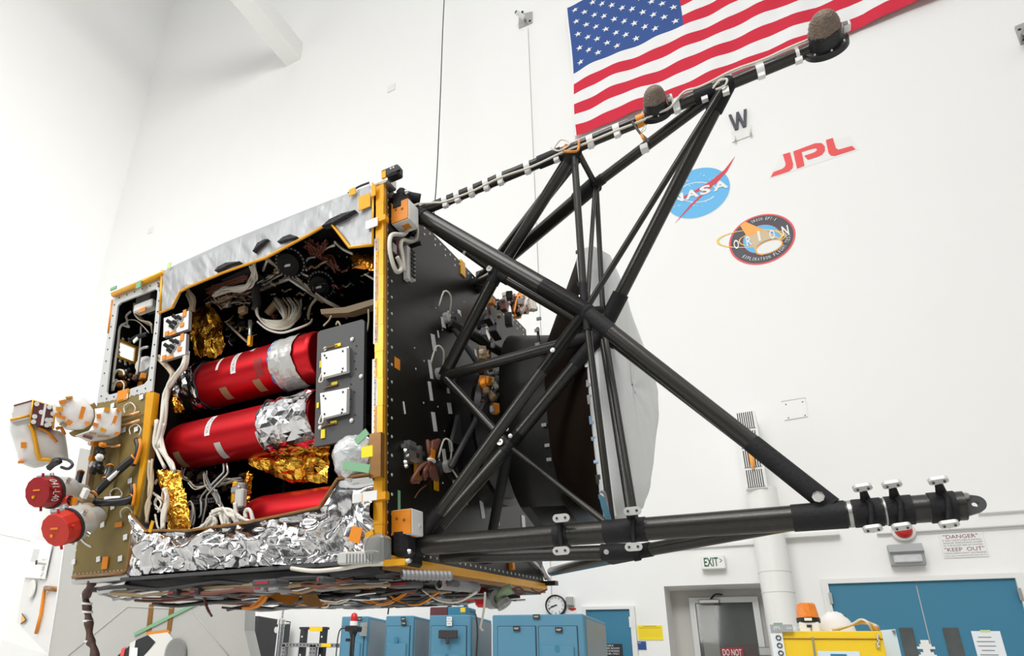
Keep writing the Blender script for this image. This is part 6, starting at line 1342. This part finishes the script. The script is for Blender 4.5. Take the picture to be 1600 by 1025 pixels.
for k in range(6): a_ = cheek(53+k*1.6, 878+k*.2)[0]+nn*.004; e_ = cheek(58+k*1.6, 858+k*.2)[0]+nn*.004; b.tube(a_, e_, .0012, 'ink_grey', n=4)
b.build('print_lines', bp_)
b = MB(); p, nn = cheek(75, 880); b.tube(p, p+nn*.05, .012, 'bright_metal'); b.tube(p+nn*.05, p+nn*.054, .014, 'ink_black'); b.build('release_pin', t)
pts = [cheek(*q)[0] for q in ((38, 958), (45, 969), (36, 976))]; p, nn = cheek(40, 967)
b = MB(); b.prism([q+nn*.002 for q in pts], nn*-.003, 'ink_black'); cc = sum(pts, Vector())/3; b.prism([cc.lerp(q, .8)+nn*.004 for q in pts], nn*-.003, 'kapton'); b.build('warning_triangle', t)
b = MB(); b.wire([cheek(*q)[0]+nn*.002 for q in ((60, 990), (68, 960), (73, 925), (75, 918))], .010, 'orange_tape', sub=1); b.wire([cheek(75, 919)[0]+nn*.002, oY(91, 921, YP-.003)], .014, 'brown_tape', sub=1); b.build('tape_strip', t)
def fbox(pts, m, nm, dy=-.003):
    b = MB(); b.prism(QP(pts, YP+dy), (0, .002, 0), m); return b.build(nm, t)
fbox([(233, 944), (240, 943), (236, 985), (228, 987)], 'brown_tape', 'tape_strip'); fbox([(265, 943), (273, 942), (267, 986), (260, 987)], 'brown_tape', 'tape_strip'); fbox([(227, 988), (262, 984), (266, 988), (232, 993)], 'orange_tape', 'tape_strip', -.005)
fbox([(209, 989), (311, 938.5), (311.5, 943), (210, 994)], 'green_tape', 'tape_strip', -.007)
fbox([(184, 1024), (215, 999), (232, 992), (242, 1002), (222, 1030), (180, 1060)], 'ink_black', 'access_opening', -.004)
fbox([(231, 992), (262, 988), (290, 1024), (305, 1060), (215, 1060), (222, 1028), (244, 1004)], 'off_white', 'inner_bracket', -.006); fbox([(203, 1005), (212, 1000), (207, 1030), (200, 1040)], 'off_white', 'inner_bracket', -.007); fbox([(190, 1014), (196, 1011), (192, 1030), (186, 1032)], 'jpl_red', 'label', -.007); fbox([(205, 1012), (215, 1012), (214, 1026), (203, 1026)], 'paper', 'label', -.009)
b = MB(); b.lathe(oY(275, 1022, YP-.008), -VY, [(0, .07), (.01, .07), (.012, .06), (.012, 0)], 'machine_grey', n=24); b.build('round_cover', t)
b = MB()
for pts in ([(105, 1026), (200, 948), (270, 951)], [(298, 951), (360, 1028)]): b.wire([q for q in QP(pts, YP-.001)], .0025, 'grey_line', sub=1)
b.build('weld_seam', t)
# neck that carries the craft
b = MB(); b.box((-.55, 1.045, .0), (.5, .09, .5), 'positioner_paint', bev=.02); b.build('mounting_head', t)
# brown sleeved cable hanging from the craft
P = [oY(145, 908, -.0), oY(139, 920, .0), oY(134, 935, .02), oY(137, 955, .02), oY(139, 975, .02), oY(141, 1000, .02), oY(147, 1015, .02), oY(150, 1050, .02)]
t = thing('cable_bundle', 'thick brown sleeved cable bundle hanging from under the spacecraft past the grey column', 'cable', P[-1], CRAFT)
b = MB(); b.wire(P, [.011+.0025*math.sin(k*1.3) for k in range(40)], 'brown_sleeve', n=12); b.build('sleeve', t)
b = MB()
for k, (x, y) in enumerate(((134, 931), (136, 943), (137, 956), (138, 970), (140, 1002))): c = oY(x, y, .02); b.lathe(c-VZ*.003, Vector((.1, 0, 1)), [(0, .0145), (.006, .0145)], 'white_tape', n=14)
b.build('cable_tie', t)
# ================================================================== BOOM TRUSS
YT, YR = .10, .225
def T(x, y, Y=YT): return oY(x, y, Y)
tr = thing('boom_truss', 'large black carbon tube truss bolted to the deck and reaching to the right', 'truss', oX(640, 850, .0), CRAFT)
def R_of(P, wpx): return pxr(P, wpx)/2
def strut(a, c, wpx, name='strut', m='carbon', sl=(), par=None, n=20):
    # sl: (from, to, width factor) matte sleeves along the strut
    mid = a.lerp(c, .5); r = R_of(mid, wpx); b = MB(); b.tube(a, c, r, m, n=n); o = b.build(name, par or tr)
    for (u0, u1, k) in sl:
        b = MB(); b.tube(a.lerp(c, u0), a.lerp(c, u1), r*k, 'black_wrap', n=n); b.build('joint_sleeve', o)
    return o, r
A = T(652, 333); E_ = T(897, 237); Dn = T(1136, 133); TIP = T(1296, 66); H1 = T(915, 487); B_ = T(1299, 791); C_ = T(648, 853)
H2 = H1+Vector((0, .125, 0)); K_ = T(930, 288, YR); N1 = T(795, 697, YR); N2 = T(777, 427, YR)
P1 = oX(746, 443, .015); P2 = oX(693, 588, .03); P3 = oX(862, 893, .015); C2 = Vector((.02, YR, C_.z-.012)); PD = oX(704, 733, .02)
# chords
boom, rb = strut(A, TIP, 18, 'upper_boom', sl=((.0, .03, 1.15), (.36, .42, 1.2), (.735, .775, 1.2), (.97, 1, 1.3)))
lower_end = T(1500, 790.5); 
mainb, rl = strut(C_, lower_end, 36, 'lower_boom', n=28)
LB = lambda x: Vector((T(x, 852-(x-648)*.0722).x, YT, C_.z+(lower_end.z-C_.z)*((T(x, 852-(x-648)*.0722).x-C_.x)/(lower_end.x-C_.x))))
for x0, x1, k in ((640, 662, 1.08), (867, 889, 1.05), (945, 1010, 1.06), (1238, 1322, 1.06), (1333, 1378, 1.06), (1384, 1426, 1.08), (1452, 1493, 1.10), (1495, 1507, 1.02)):
    b = MB(); b.tube(LB(x0), LB(x1), rl*k, 'black_wrap' if x0 < 1494 else 'carbon', n=28); b.build('joint_sleeve', mainb)
for x in (1325, 1381): 
    b = MB(); b.tube(LB(x), LB(x+6), rl*1.015, 'machine_grey', n=28); b.build('clamp_band', mainb)
# end lug
b = MB(); e0 = LB(1500); rr = rl*.95
pts = [Vector((e0.x, 0, e0.z+rr))]
lx = T(1540, 788).x; L_ = lx-e0.x; hr = rr*.62
outer = []; inner = []
cx_, cz_ = lx-hr, e0.z+.0
for i in range(24):
    an = -math.pi*.42+math.pi*.84*i/23; outer.append(Vector((cx_+hr*math.cos(an), YT-.008, cz_+hr*math.sin(an))))
outer += [Vector((e0.x-.01, YT-.008, e0.z+rr)), Vector((e0.x-.01, YT-.008, e0.z+rr*.5)), Vector((e0.x-.01, YT-.008, e0.z)), Vector((e0.x-.01, YT-.008, e0.z-rr*.5)), Vector((e0.x-.01, YT-.008, e0.z-rr))]
n_ = len(outer); inner = []
for q in outer:
    an = math.atan2(q.z-cz_, q.x-cx_); inner.append(Vector((cx_+hr*.36*math.cos(an), YT-.008, cz_+hr*.36*math.sin(an))))
b.ring_prism(outer, inner, (0, .016, 0), 'grey_plate'); b.dots([Vector((e0.x+.008, YT-.009, e0.z+rr*.62))], -VY, .006, 'bright_metal', 10, .004); b.build('end_lug', tr)
# restraint brackets with pads
def pad(b, c, w_, h_, nrm, m='tooth_metal'):
    d = Vector(nrm).normalized(); u = (VX-d*d.dot(VX)).normalized(); w2 = d.cross(u); vs = []
    for i in range(24):
        an = 2*math.pi*i/24; vs.append(c+u*((w_-h_)/2*(1 if math.cos(an) > 0 else -1)+h_/2*math.cos(an))+w2*(h_/2*math.sin(an)))
    b.prism(vs, d*-.006, m); b.dots([c+u*(w_-h_)*.5+d*.001, c-u*(w_-h_)*.5+d*.001], d, h_*.16, 'ink_black', 8)
for (xt, yt, xb, yb_, nrm) in ((878, 810, 878, 861, (.1, -1, -.1)), (989, 799, 991, 855, (.1, -1, -.1)), (1348, 765, 1364, 829, (.1, -.6, -.9)), (1394, 760, 1409, 826, (.1, -.6, -.9)), (1466, 754, 1483, 822, (.1, -.6, -.9))):
    pt, pb = T(xt, yt, YT-.035), T(xb, yb_, YT-.035); xm = (xt+xb)/2; ctr = LB(xm); front = ctr+Vector((0, -rl*1.08, 0))
    b = MB(); r_ = .0042
    topc = ctr+Vector((.0, -rl*.5, rl*.9)); botc = ctr+Vector((0, -rl*.5, -rl*.9))
    b.wire([pt+Vector((0, .004, -.004)), pt.lerp(topc, .8), front+Vector((.004, 0, .008)), pb.lerp(botc, .5), pb+Vector((0, .004, .004))], r_, 'black_wrap', n=8, sub=3)
    b.tube(pt, topc, r_*1.1, 'black_wrap', r1=r_*1.7, n=8); b.tube(pb, botc, r_*.9, 'black_wrap', r1=r_*1.2, n=8)
    br = b.build('restraint_bracket', tr)
    for q in (pt, pb):
        b = MB(); pad(b, q+Vector((0, -.006, 0)), pxr(q, 26), pxr(q, 13 if nrm[2] > -.5 else 12), nrm); b.build('pad', br)
# diagonals of the front frame
strut(A.lerp(H1, .02), H1, 27, sl=((0, .04, 1.08), (.78, 1, 1.0)))
strut(H1, B_, 27, sl=((0, .13, 1.02), (.73, 1, 1.03)))
strut(C_.lerp(H1, .05), H1, 19, sl=((0, .10, 1.2), (.74, 1, 1.0)))
strut(E_, N2, 18, sl=((0, .08, 1.1), (.93, 1, 1.1)))
strut(E_+Vector((0, .02, 0)), P1, 17, sl=((.9, 1, 1.15),))
strut(Dn, K_, 17, sl=((0, .12, 1.1), (.93, 1, 1.1)))
strut(K_, P1+Vector((0, .01, .005)), 20, sl=((0, .12, 1.15), (.85, 1, 1.1)))
strut(A+Vector((.012, .02, -.02)), N2, 13, sl=((.92, 1, 1.4),))
strut(N2, H2, 17, sl=((0, .12, 1.15), (.8, 1, 1.15)))
strut(N2, P2, 19, sl=((0, .10, 1.1), (.93, 1, 1.0)))
strut(N2, P1, 15, sl=((.8, 1, 1.2),))
strut(P2, H2, 17, sl=((.75, 1, 1.12),))
strut(P2, N1, 14, sl=((.92, 1, 1.1),))
strut(H2, N1, 21, sl=((0, .28, 1.12), (.88, 1, 1.0)))
strut(N1, C_+Vector((.02, .03, .02)), 21, sl=((0, .08, 1.1), (.88, 1, 1.1)))
strut(Dn, H2+Vector((.01, 0, .02)), 21, sl=((0, .10, 1.2), (.86, .98, 1.25)))
strut(Dn+Vector((-.006, -.01, -.01)), H1+Vector((.006, -.005, .008)), 10)
strut(H2, H1.lerp(B_, .80)+Vector((0, .025, -.004)), 15, sl=((0, .10, 1.3),))
strut(E_+Vector((.01, 0, -.01)), K_, 9)
strut(E_, H1+Vector((0, -.004, .01)), 11, sl=((.86, 1, 1.1),))
strut(K_, H1+Vector((.003, .004, .012)), 7); strut(K_+Vector((.002, 0, -.01)), H2+Vector((.012, -.02, .03)), 8)
strut(H1+Vector((.0, .0, .0)), T(941, 484, YT+.02), 13, m='black_wrap')
q1 = LB(960)+Vector((0, 0, rl)); q2 = Vector((LB(984).x, YR, q1.z-.01))
strut(H1, LB(957)+Vector((0, .0, rl*.8)), 11, sl=((0, .10, 1.3),)); strut(H2, LB(986)+Vector((0, .01, rl*.8)), 11); strut(H2+Vector((.01, -.02, .01)), LB(991)+Vector((0, .02, rl*.8)), 10)
strut(N1, LB(950)+Vector((0, .03, rl*.6)), 9)
strut(N1, oX(768, 838, .06), 16, m='black_wrap')
# rear lower chord
L3 = T(996, 862, YR); BR = Vector((B_.x-.05, YT+.02, LB(1270).z-.004))
strut(C2, L3, 22, 'rear_chord', sl=((.84, 1.0, 1.15),)); strut(L3, BR, 22, 'rear_chord', sl=((0, .10, 1.12),)); strut(P3, L3, 17, sl=((.8, 1, 1.1),))
b = MB(); b.tube(T(991, 855, YR-.03), T(997, 876, YR-.03), .007, 'black_wrap'); b.build('pin', tr)
# inner deck struts to the drum
strut(oX(704, 504, .025), oX(800, 560, .13), 15); strut(oX(706, 508, .025), oX(768, 600, .10), 9, m='grey_plate'); strut(oX(704, 730, .02), oX(764, 618, .10), 9, m='grey_plate')
# hubs and root fittings
for q, r_ in ((H1, .020), (H2, .020), (N1, .019), (N2, .018), (K_, .012), (E_, .018), (Dn, .018)):
    b = MB(); rows = []
    for j in range(9):
        th = math.pi*j/8; rows.append([q+Vector((math.sin(th)*math.cos(2*math.pi*i/16), math.sin(th)*math.sin(2*math.pi*i/16), math.cos(th)))*r_ for i in range(17)])
    b.grid(rows, 'black_wrap', True); hb_ = b.build('node_hub', tr)
    if q in (N1, N2): 
        b = MB(); b.lathe(q+Vector((-.012, -r_*1.0, .006)), -VY, [(0, .008), (.006, .008), (.006, .004), (.003, 0)], 'bright_metal', n=12); b.build('bolt', hb_)
c = T(1278, 774, YT-.03); b = MB(); b.lathe(c+VY*.010, (.1, -1, -.3), [(0, .009), (.004, .009), (.005, .006), (.008, .006), (.008, 0)], 'bright_metal', n=8); b.build('bolt', tr)
for q in (A, C_):
    b = MB(); b.box(Vector((.010, q.y, q.z)), (.02, .07, .09), 'black_wrap', bev=.006); b.tube(Vector((.0, q.y, q.z)), Vector((.045, q.y, q.z)), rl*1.0, 'black_wrap', r1=rl*.9, n=20); b.box(Vector((.02, q.y-.05, q.z)), (.04, .05, .06), 'black_wrap', bev=.01); rf = b.build('root_fitting', tr)
    b = MB(); b.dots([Vector((.0205, q.y-.030, q.z+dz)) for dz in (-.035, -.012, .012, .035)]+[Vector((.041, q.y-.065, q.z+dz)) for dz in (-.02, .02)], VX, .006, 'bright_metal', 8, .006); b.build('bolt', rf)
b = MB(); b.wire([A+Vector((-.015, -.06, .03)), A+Vector((-.01, -.03, .035)), A+Vector((.015, -.01, .03))], .014, 'black_wrap', n=8); b.build('root_arm', tr)
# white ties, cable along the upper boom
def BM(x):
    P = A; u = (T(x, 333+(66-333)*(x-652)/(1296-652)).x-A.x)/(TIP.x-A.x); return A.lerp(TIP, u)
dirb = (TIP-A).normalized()
for x in (697, 716, 738, 761, 783, 825, 870, 923, 964, 1057, 1100, 1188, 1246):
    c = BM(x); w_ = .007 if x != 1246 else .003; b = MB(); b.tube(c-dirb*w_, c+dirb*w_, rb*1.10, 'white_tape', n=18); b.box(c+Vector((0, -.004, -rb*1.25)), (.012, .012, .008), 'white_tape'); b.build('cable_tie', boom)
b = MB()
P = [A+Vector((.0, -.03, -.06)), A+Vector((.005, -.03, .0)), BM(680)+Vector((0, -.02, -.004))]
for x in range(697, 1290, 22):
    s_ = math.sin(x*.02); P.append(BM(x)+Vector((0, -.016+.002*math.sin(x*.07), (-rb*1.05 if x < 1060 or x > 1300 else rb*.9) + .0015*math.sin(x*.05))))
b.wire(P, .0026, 'wire_white', n=6); b.wire([q+Vector((.0, .012, rb*1.9 if i > 2 and BM(0) and i < 18 else rb*.4)) for i, q in enumerate(P[2:])], .0018, 'wire_white', n=6)
b.build('boom_cable', boom)
b = MB(); b.wire([E_+Vector(q) for q in ((-.012, -.02, .01), (-.016, -.03, -.012), (0, -.03, -.022), (.014, -.02, -.016), (.018, -.02, .008))], .003, 'orange_ribbon'); b.wire([E_+Vector(q) for q in ((-.04, -.03, .0), (-.02, -.03, .02), (.0, -.03, .0), (-.025, -.035, -.012), (-.045, -.03, .01))], .0018, 'wire_white'); b.build('cable_loop', boom)
b = MB(); b.wire([BM(990)+Vector((0, -.02, -.01)), T(1000, 208, YT-.02), T(1010, 217, YT-.02), T(1014, 222, YT-.02)], .0025, 'wire_dark'); b.wire([T(1002, 210, YT-.02), T(1007, 219, YT-.02)], .003, 'orange_tape', sub=1); b.wire([T(1002, 205, YT-.02), T(1008, 196, YT-.02), T(1008, 203, YT-.02), T(1000, 208, YT-.02)], .0012, 'wire_white'); b.build('loose_lead', boom)
b = MB(); b.wire([T(1114, 138, YT-.03), T(1124, 126, YT-.03), T(1136, 124, YT-.03), T(1132, 134, YT-.03), T(1118, 140, YT-.03)], .0022, 'wire_white'); b.box(T(1139, 128, YT), (.014, .02, .03), 'wire_grey'); b.box(T(1134, 142, YT-.02), (.012, .012, .014), 'tooth_metal'); b.build('cable_loop', boom)
b = MB(); b.box(T(1007, 232, YT+.06), (.016, .02, .012), 'white_tape'); b.build('cable_tie', boom)
b = MB(); b.tube(T(720, 380, YT-.0)*0+A.lerp(N2, .62)-(N2-A)*.012, A.lerp(N2, .62)+(N2-A)*.012, .013, 'white_tape', n=12); b.build('cable_tie', boom)
for q in (H1.lerp(C_, .17), N1.lerp(C_, .0)+Vector((.02, -.02, .012)), N1+Vector((.012, -.02, .03)), C_.lerp(H1, .08)+Vector((0, -.02, .0)), L3+Vector((-.05, -.03, -.002))):
    b = MB(); b.lathe(q+Vector((0, -.016, 0)), -VY, [(0, .005), (.003, .005), (.004, 0)], 'tooth_metal', n=10); b.build('rivet', tr)
# rope-wrapped domes on the boom
def dome(px, wf, hpx, lab):
    base = T(*px, YT-.0); r = pxr(base, wf/2); hh = pxr(base, hpx)
    tow = (CCAM-base).normalized(); sc_ = _CT @ Vector((-.12, -1, 0)); sc_ = (sc_-tow*sc_.dot(tow)).normalized(); up = (tow*.50+sc_*.866).normalized()
    b = MB(); b.lathe(base-up*.006, up, [(0, 0), (0, r), (.010, r), (.012, r*.98), (.012, r*.72)], 'black_plastic', n=36)
    u = up.orthogonal().normalized(); w_ = up.cross(u); o = b.build('dome_unit', tr)
    b = MB(); b.dots([base+up*.006+(u*math.cos(k*.9)+w_*math.sin(k*.9))*r*.85 for k in range(7)], up, r*.06, 'bright_metal', 8, .003); b.build('bolt', o)
    b = MB(); b.lathe(base, up, [(.006, r*.76), (hh*.40, r*.70), (hh*.42, r*.74), (hh*.47, r*.74), (hh*.48, r*.6)], 'black_plastic', n=32); b.build('collar', o)
    b = MB(); rows = []; N = 30; z0 = hh*.44; rh = hh-z0
    for j in range(N+1):
        th = j/N*math.pi/2; rw = []
        for i in range(48):
            an = 2*math.pi*i/48; k = 1+.05*math.sin(j*2.1+math.sin(an*6)*1.2)+.04*math.sin(an*20+j*.8)
            rr = r*.70*math.cos(th)**.75*k if j < N else .0004
            rw.append(base+up*(z0+rh*math.sin(th)**1.1)+(u*math.cos(an)+w_*math.sin(an))*rr)
        rw.append(rw[0]); rows.append(rw)
    b.grid(rows, 'rope_brown', True); b.build('dome', o)
    b = MB(); q = base+up*hh*.25+Vector((r*.95, -.0, r*.2)); b.box(q, (r*.35, r*.5, r*.35), 'white_paint', bev=.002); b.box(q+Vector((-r*.05, -r*.27, 0)), (r*.2, .002, r*.2), 'ink_grey'); b.build('connector_tag', o)
dome((1025, 176), 46, 43, '')
dome((1291, 73), 60, 57, '')
b = MB(); b.tube(BM(995), BM(1008), rb*1.1, 'orange_tape', n=14); b.build('tape_band', boom)
# ================================================================== INSTRUMENT DRUM AND COVERED DISH
dish = thing('instrument_drum', 'black instrument drum flaring into a large dish closed by a white fabric cover', 'instrument', (.1, .5, -.35), CRAFT)
def sect(X, y0, z1_, z0_, y1, e, n=48):
    # rounded section: near side y0, far side y1
    out = []
    cy, cz, hy, hz = (y0+y1)/2, (z0_+z1_)/2, (y1-y0)/2, (z1_-z0_)/2
    for i in range(n):
        an = 2*math.pi*i/n; ca, sa = math.cos(an), math.sin(an)
        out.append(Vector((X, cy+hy*math.copysign(abs(ca)**e, ca), cz+hz*math.copysign(abs(sa)**e, sa))))
    out.append(out[0]); return out
RIM = [(915, 395), (907, 392), (900, 402), (903, 430), (908, 470), (913, 520), (917, 570), (921, 630), (927, 690), (934, 750), (941, 800), (946, 814), (965, 812), (978, 775), (988, 730), (998, 650), (1001, 618), (996, 598), (985, 575), (968, 530), (950, 480), (932, 430)]
XRM = .40
rim = resample(PX(RIM+[RIM[0]], XRM), 49)
rc = sum(rim[:-1], Vector())/48
# drum
b = MB(); s0 = sect(.145, .325, .235, -.30, .80, .75); s1 = sect(.27, .315, .20, -.30, .84, .70)
b.grid([[q+(Vector((.145, .55, -.03))-q)*.25 for q in s0], s0, [a.lerp(c, .5) for a, c in zip(s0, s1)], s1], 'drum_black', True); dm = b.build('drum', dish)
b = MB(); P = PY([(770, 590), (772, 640), (786, 740)], .33)
b.wire([oX(840, 512, .262), oX(843, 545, .262)], .004, 'grey_plate'); 
for x, y in ((842, 498), (839, 516), (840, 538), (850, 664), (855, 696), (858, 718), (866, 752)): b.box(oX(x, y, .262), (.012, .004, .008), 'wire_grey')
b.build('edge_clip', dm)
# flare: from the drum's front edge to the rim
def align(ring, ref):
    n = len(ring)-1; best = None
    for rev in (0, 1):
        R_ = ring[:-1][::-1] if rev else ring[:-1]
        for k in range(0, n):
            s_ = sum((R_[(i+k) % n]-ref[i]).length for i in range(0, n, 4))
            if best is None or s_ < best[0]: best = (s_, rev, k)
    R_ = ring[:-1][::-1] if best[1] else ring[:-1]; out = [R_[(i+best[2]) % n] for i in range(n)]; out.append(out[0]); return out
s1n = s1
rim = align(rim, [q+(rc-Vector((.27, .57, -.05))) for q in s1n])
rows = [[a.lerp(c, f_)+(Vector((0, 0, 0))) for a, c in zip(s1n, rim)] for f_ in (0, .12, .3, .55, .8, 1)]
b = MB(); b.grid(rows, 'flare_brown', True); b.build('flare', dish)
# rim flange and cover
ro = [q+(q-rc).normalized()*.006+Vector((.004, 0, 0)) for q in rim]; ro2 = [q+Vector((.024, 0, 0)) for q in ro]
b = MB(); b.grid([rim, ro, ro2], 'cover_white', False); rf = b.build('rim_flange', dish)
b = MB()
for k in range(0, 48):
    q = rim[k].lerp(rim[k+1], .3)
    if q.y < rc.y-.02 and random.random() < .8: b.box(q+Vector((.002, -.003, random.uniform(-.01, .01))), (.010, .004, random.uniform(.006, .022)), random.choice(['wire_dark', 'wire_grey', 'wire_dark', 'wire_blue', 'machine_grey']), Matrix.Rotation(random.uniform(-.5, .5), 3, 'X'))
b.build('edge_fold', rf)
rows = [ro2]
for f_, bl_ in ((.92, .010), (.75, .018), (.5, .024), (.25, .026), (.02, .026)):
    rows.append([rc+(q-rc)*f_+Vector((bl_+.024+.005*noise.noise(q*9+Vector((f_*3, 0, 0))), 0, 0)) for q in ro2])
b = MB(); b.grid(rows, 'cover_white', True); cv = b.build('fabric_cover', dish)
b = MB()
for p_ in ([(946, 548), (950, 565), (957, 580), (972, 592)], [(938, 768), (945, 772), (950, 800)], [(1000, 616), (1002, 640), (999, 655)], [(990, 612), (996, 622), (1001, 628)]): b.wire(PX(p_, XRM+.05), .003, 'wire_grey')
b.build('cover_crease', cv)
P_ = PX([(935, 772), (944, 778), (954, 812), (947, 812), (940, 795)], XRM+.056); b = MB(); b.prism(P_, (.002, 0, 0), 'door_blue'); b.build('blue_patch', cv, 'teal blue patch near the lower corner of the cover')
# lower struts of the drum
b = MB(); b.prism(PX([(828, 792), (883, 790), (915, 830), (905, 850), (870, 850)], .27), (-.02, 0, 0), 'drum_black'); b.build('lower_bracket', dish)
# white lead loops on the drum
b = MB(); b.wire([oX(790, 588, .15), oX(815, 586, .15), oX(826, 588, .15), oX(830, 598, .15)], .003, 'wire_white'); b.wire([oX(783, 625, .145), oX(800, 618, .145), oX(816, 616, .145)], .003, 'wire_white'); b.build('lead', dm)
# bearing and wiring between the deck and the drum
b = MB(); b.lathe((.0, .56, -.03), VX, [(.0, .21), (.05, .21), (.05, .19), (.10, .17), (.15, .17)], 'black_plastic', n=40); brg = b.build('bearing', dish)
kinds = ['wire_dark', 'bright_metal', 'wire_tan', 'wire_maroon', 'wire_grey', 'black_plastic', 'orange_tape', 'wire_white', 'black_plastic']
b = MB()
for k in range(80):
    x, y = random.choice([(random.uniform(772, 838), random.uniform(455, 500)), (random.uniform(752, 778), random.uniform(470, 640)), (random.uniform(752, 776), random.uniform(580, 640))])
    c = oX(x, y, random.uniform(.05, .14)); s_ = random.uniform(.008, .022); b.box(c, (s_, s_, s_*random.uniform(.6, 2)), random.choice(kinds), Matrix.Rotation(random.random()*3, 3, random.choice('XYZ')), .002)
b.build('connector_cluster', dish)['kind'] = 'stuff'
for nm, n_, m_ in (('bearing_harness', 5, 'wire_white'), ('bearing_harness', 5, 'wire_maroon'), ('bearing_harness', 3, 'orange_tape')):
    b = MB()
    for k in range(n_):
        x = random.uniform(788, 830); b.wire([oX(x, 490, .09), oX(x+random.uniform(-10, 10), 470, .08), oX(x+random.uniform(-18, 18), random.uniform(455, 470), .09), oX(x+random.uniform(-20, 20), 488, .11)], .0035, m_)
    b.wire([oX(764, 480, .09), oX(768, 520, .09), oX(765, 560, .09), oX(768, 620, .09)], .004, m_); b.build(nm, brg)
b = MB(); b.prism(PX([(717, 648), (733, 655), (731, 695), (707, 690)], .02), (-.01, 0, 0), 'grey_plate'); b.build('cover_plate', deck)
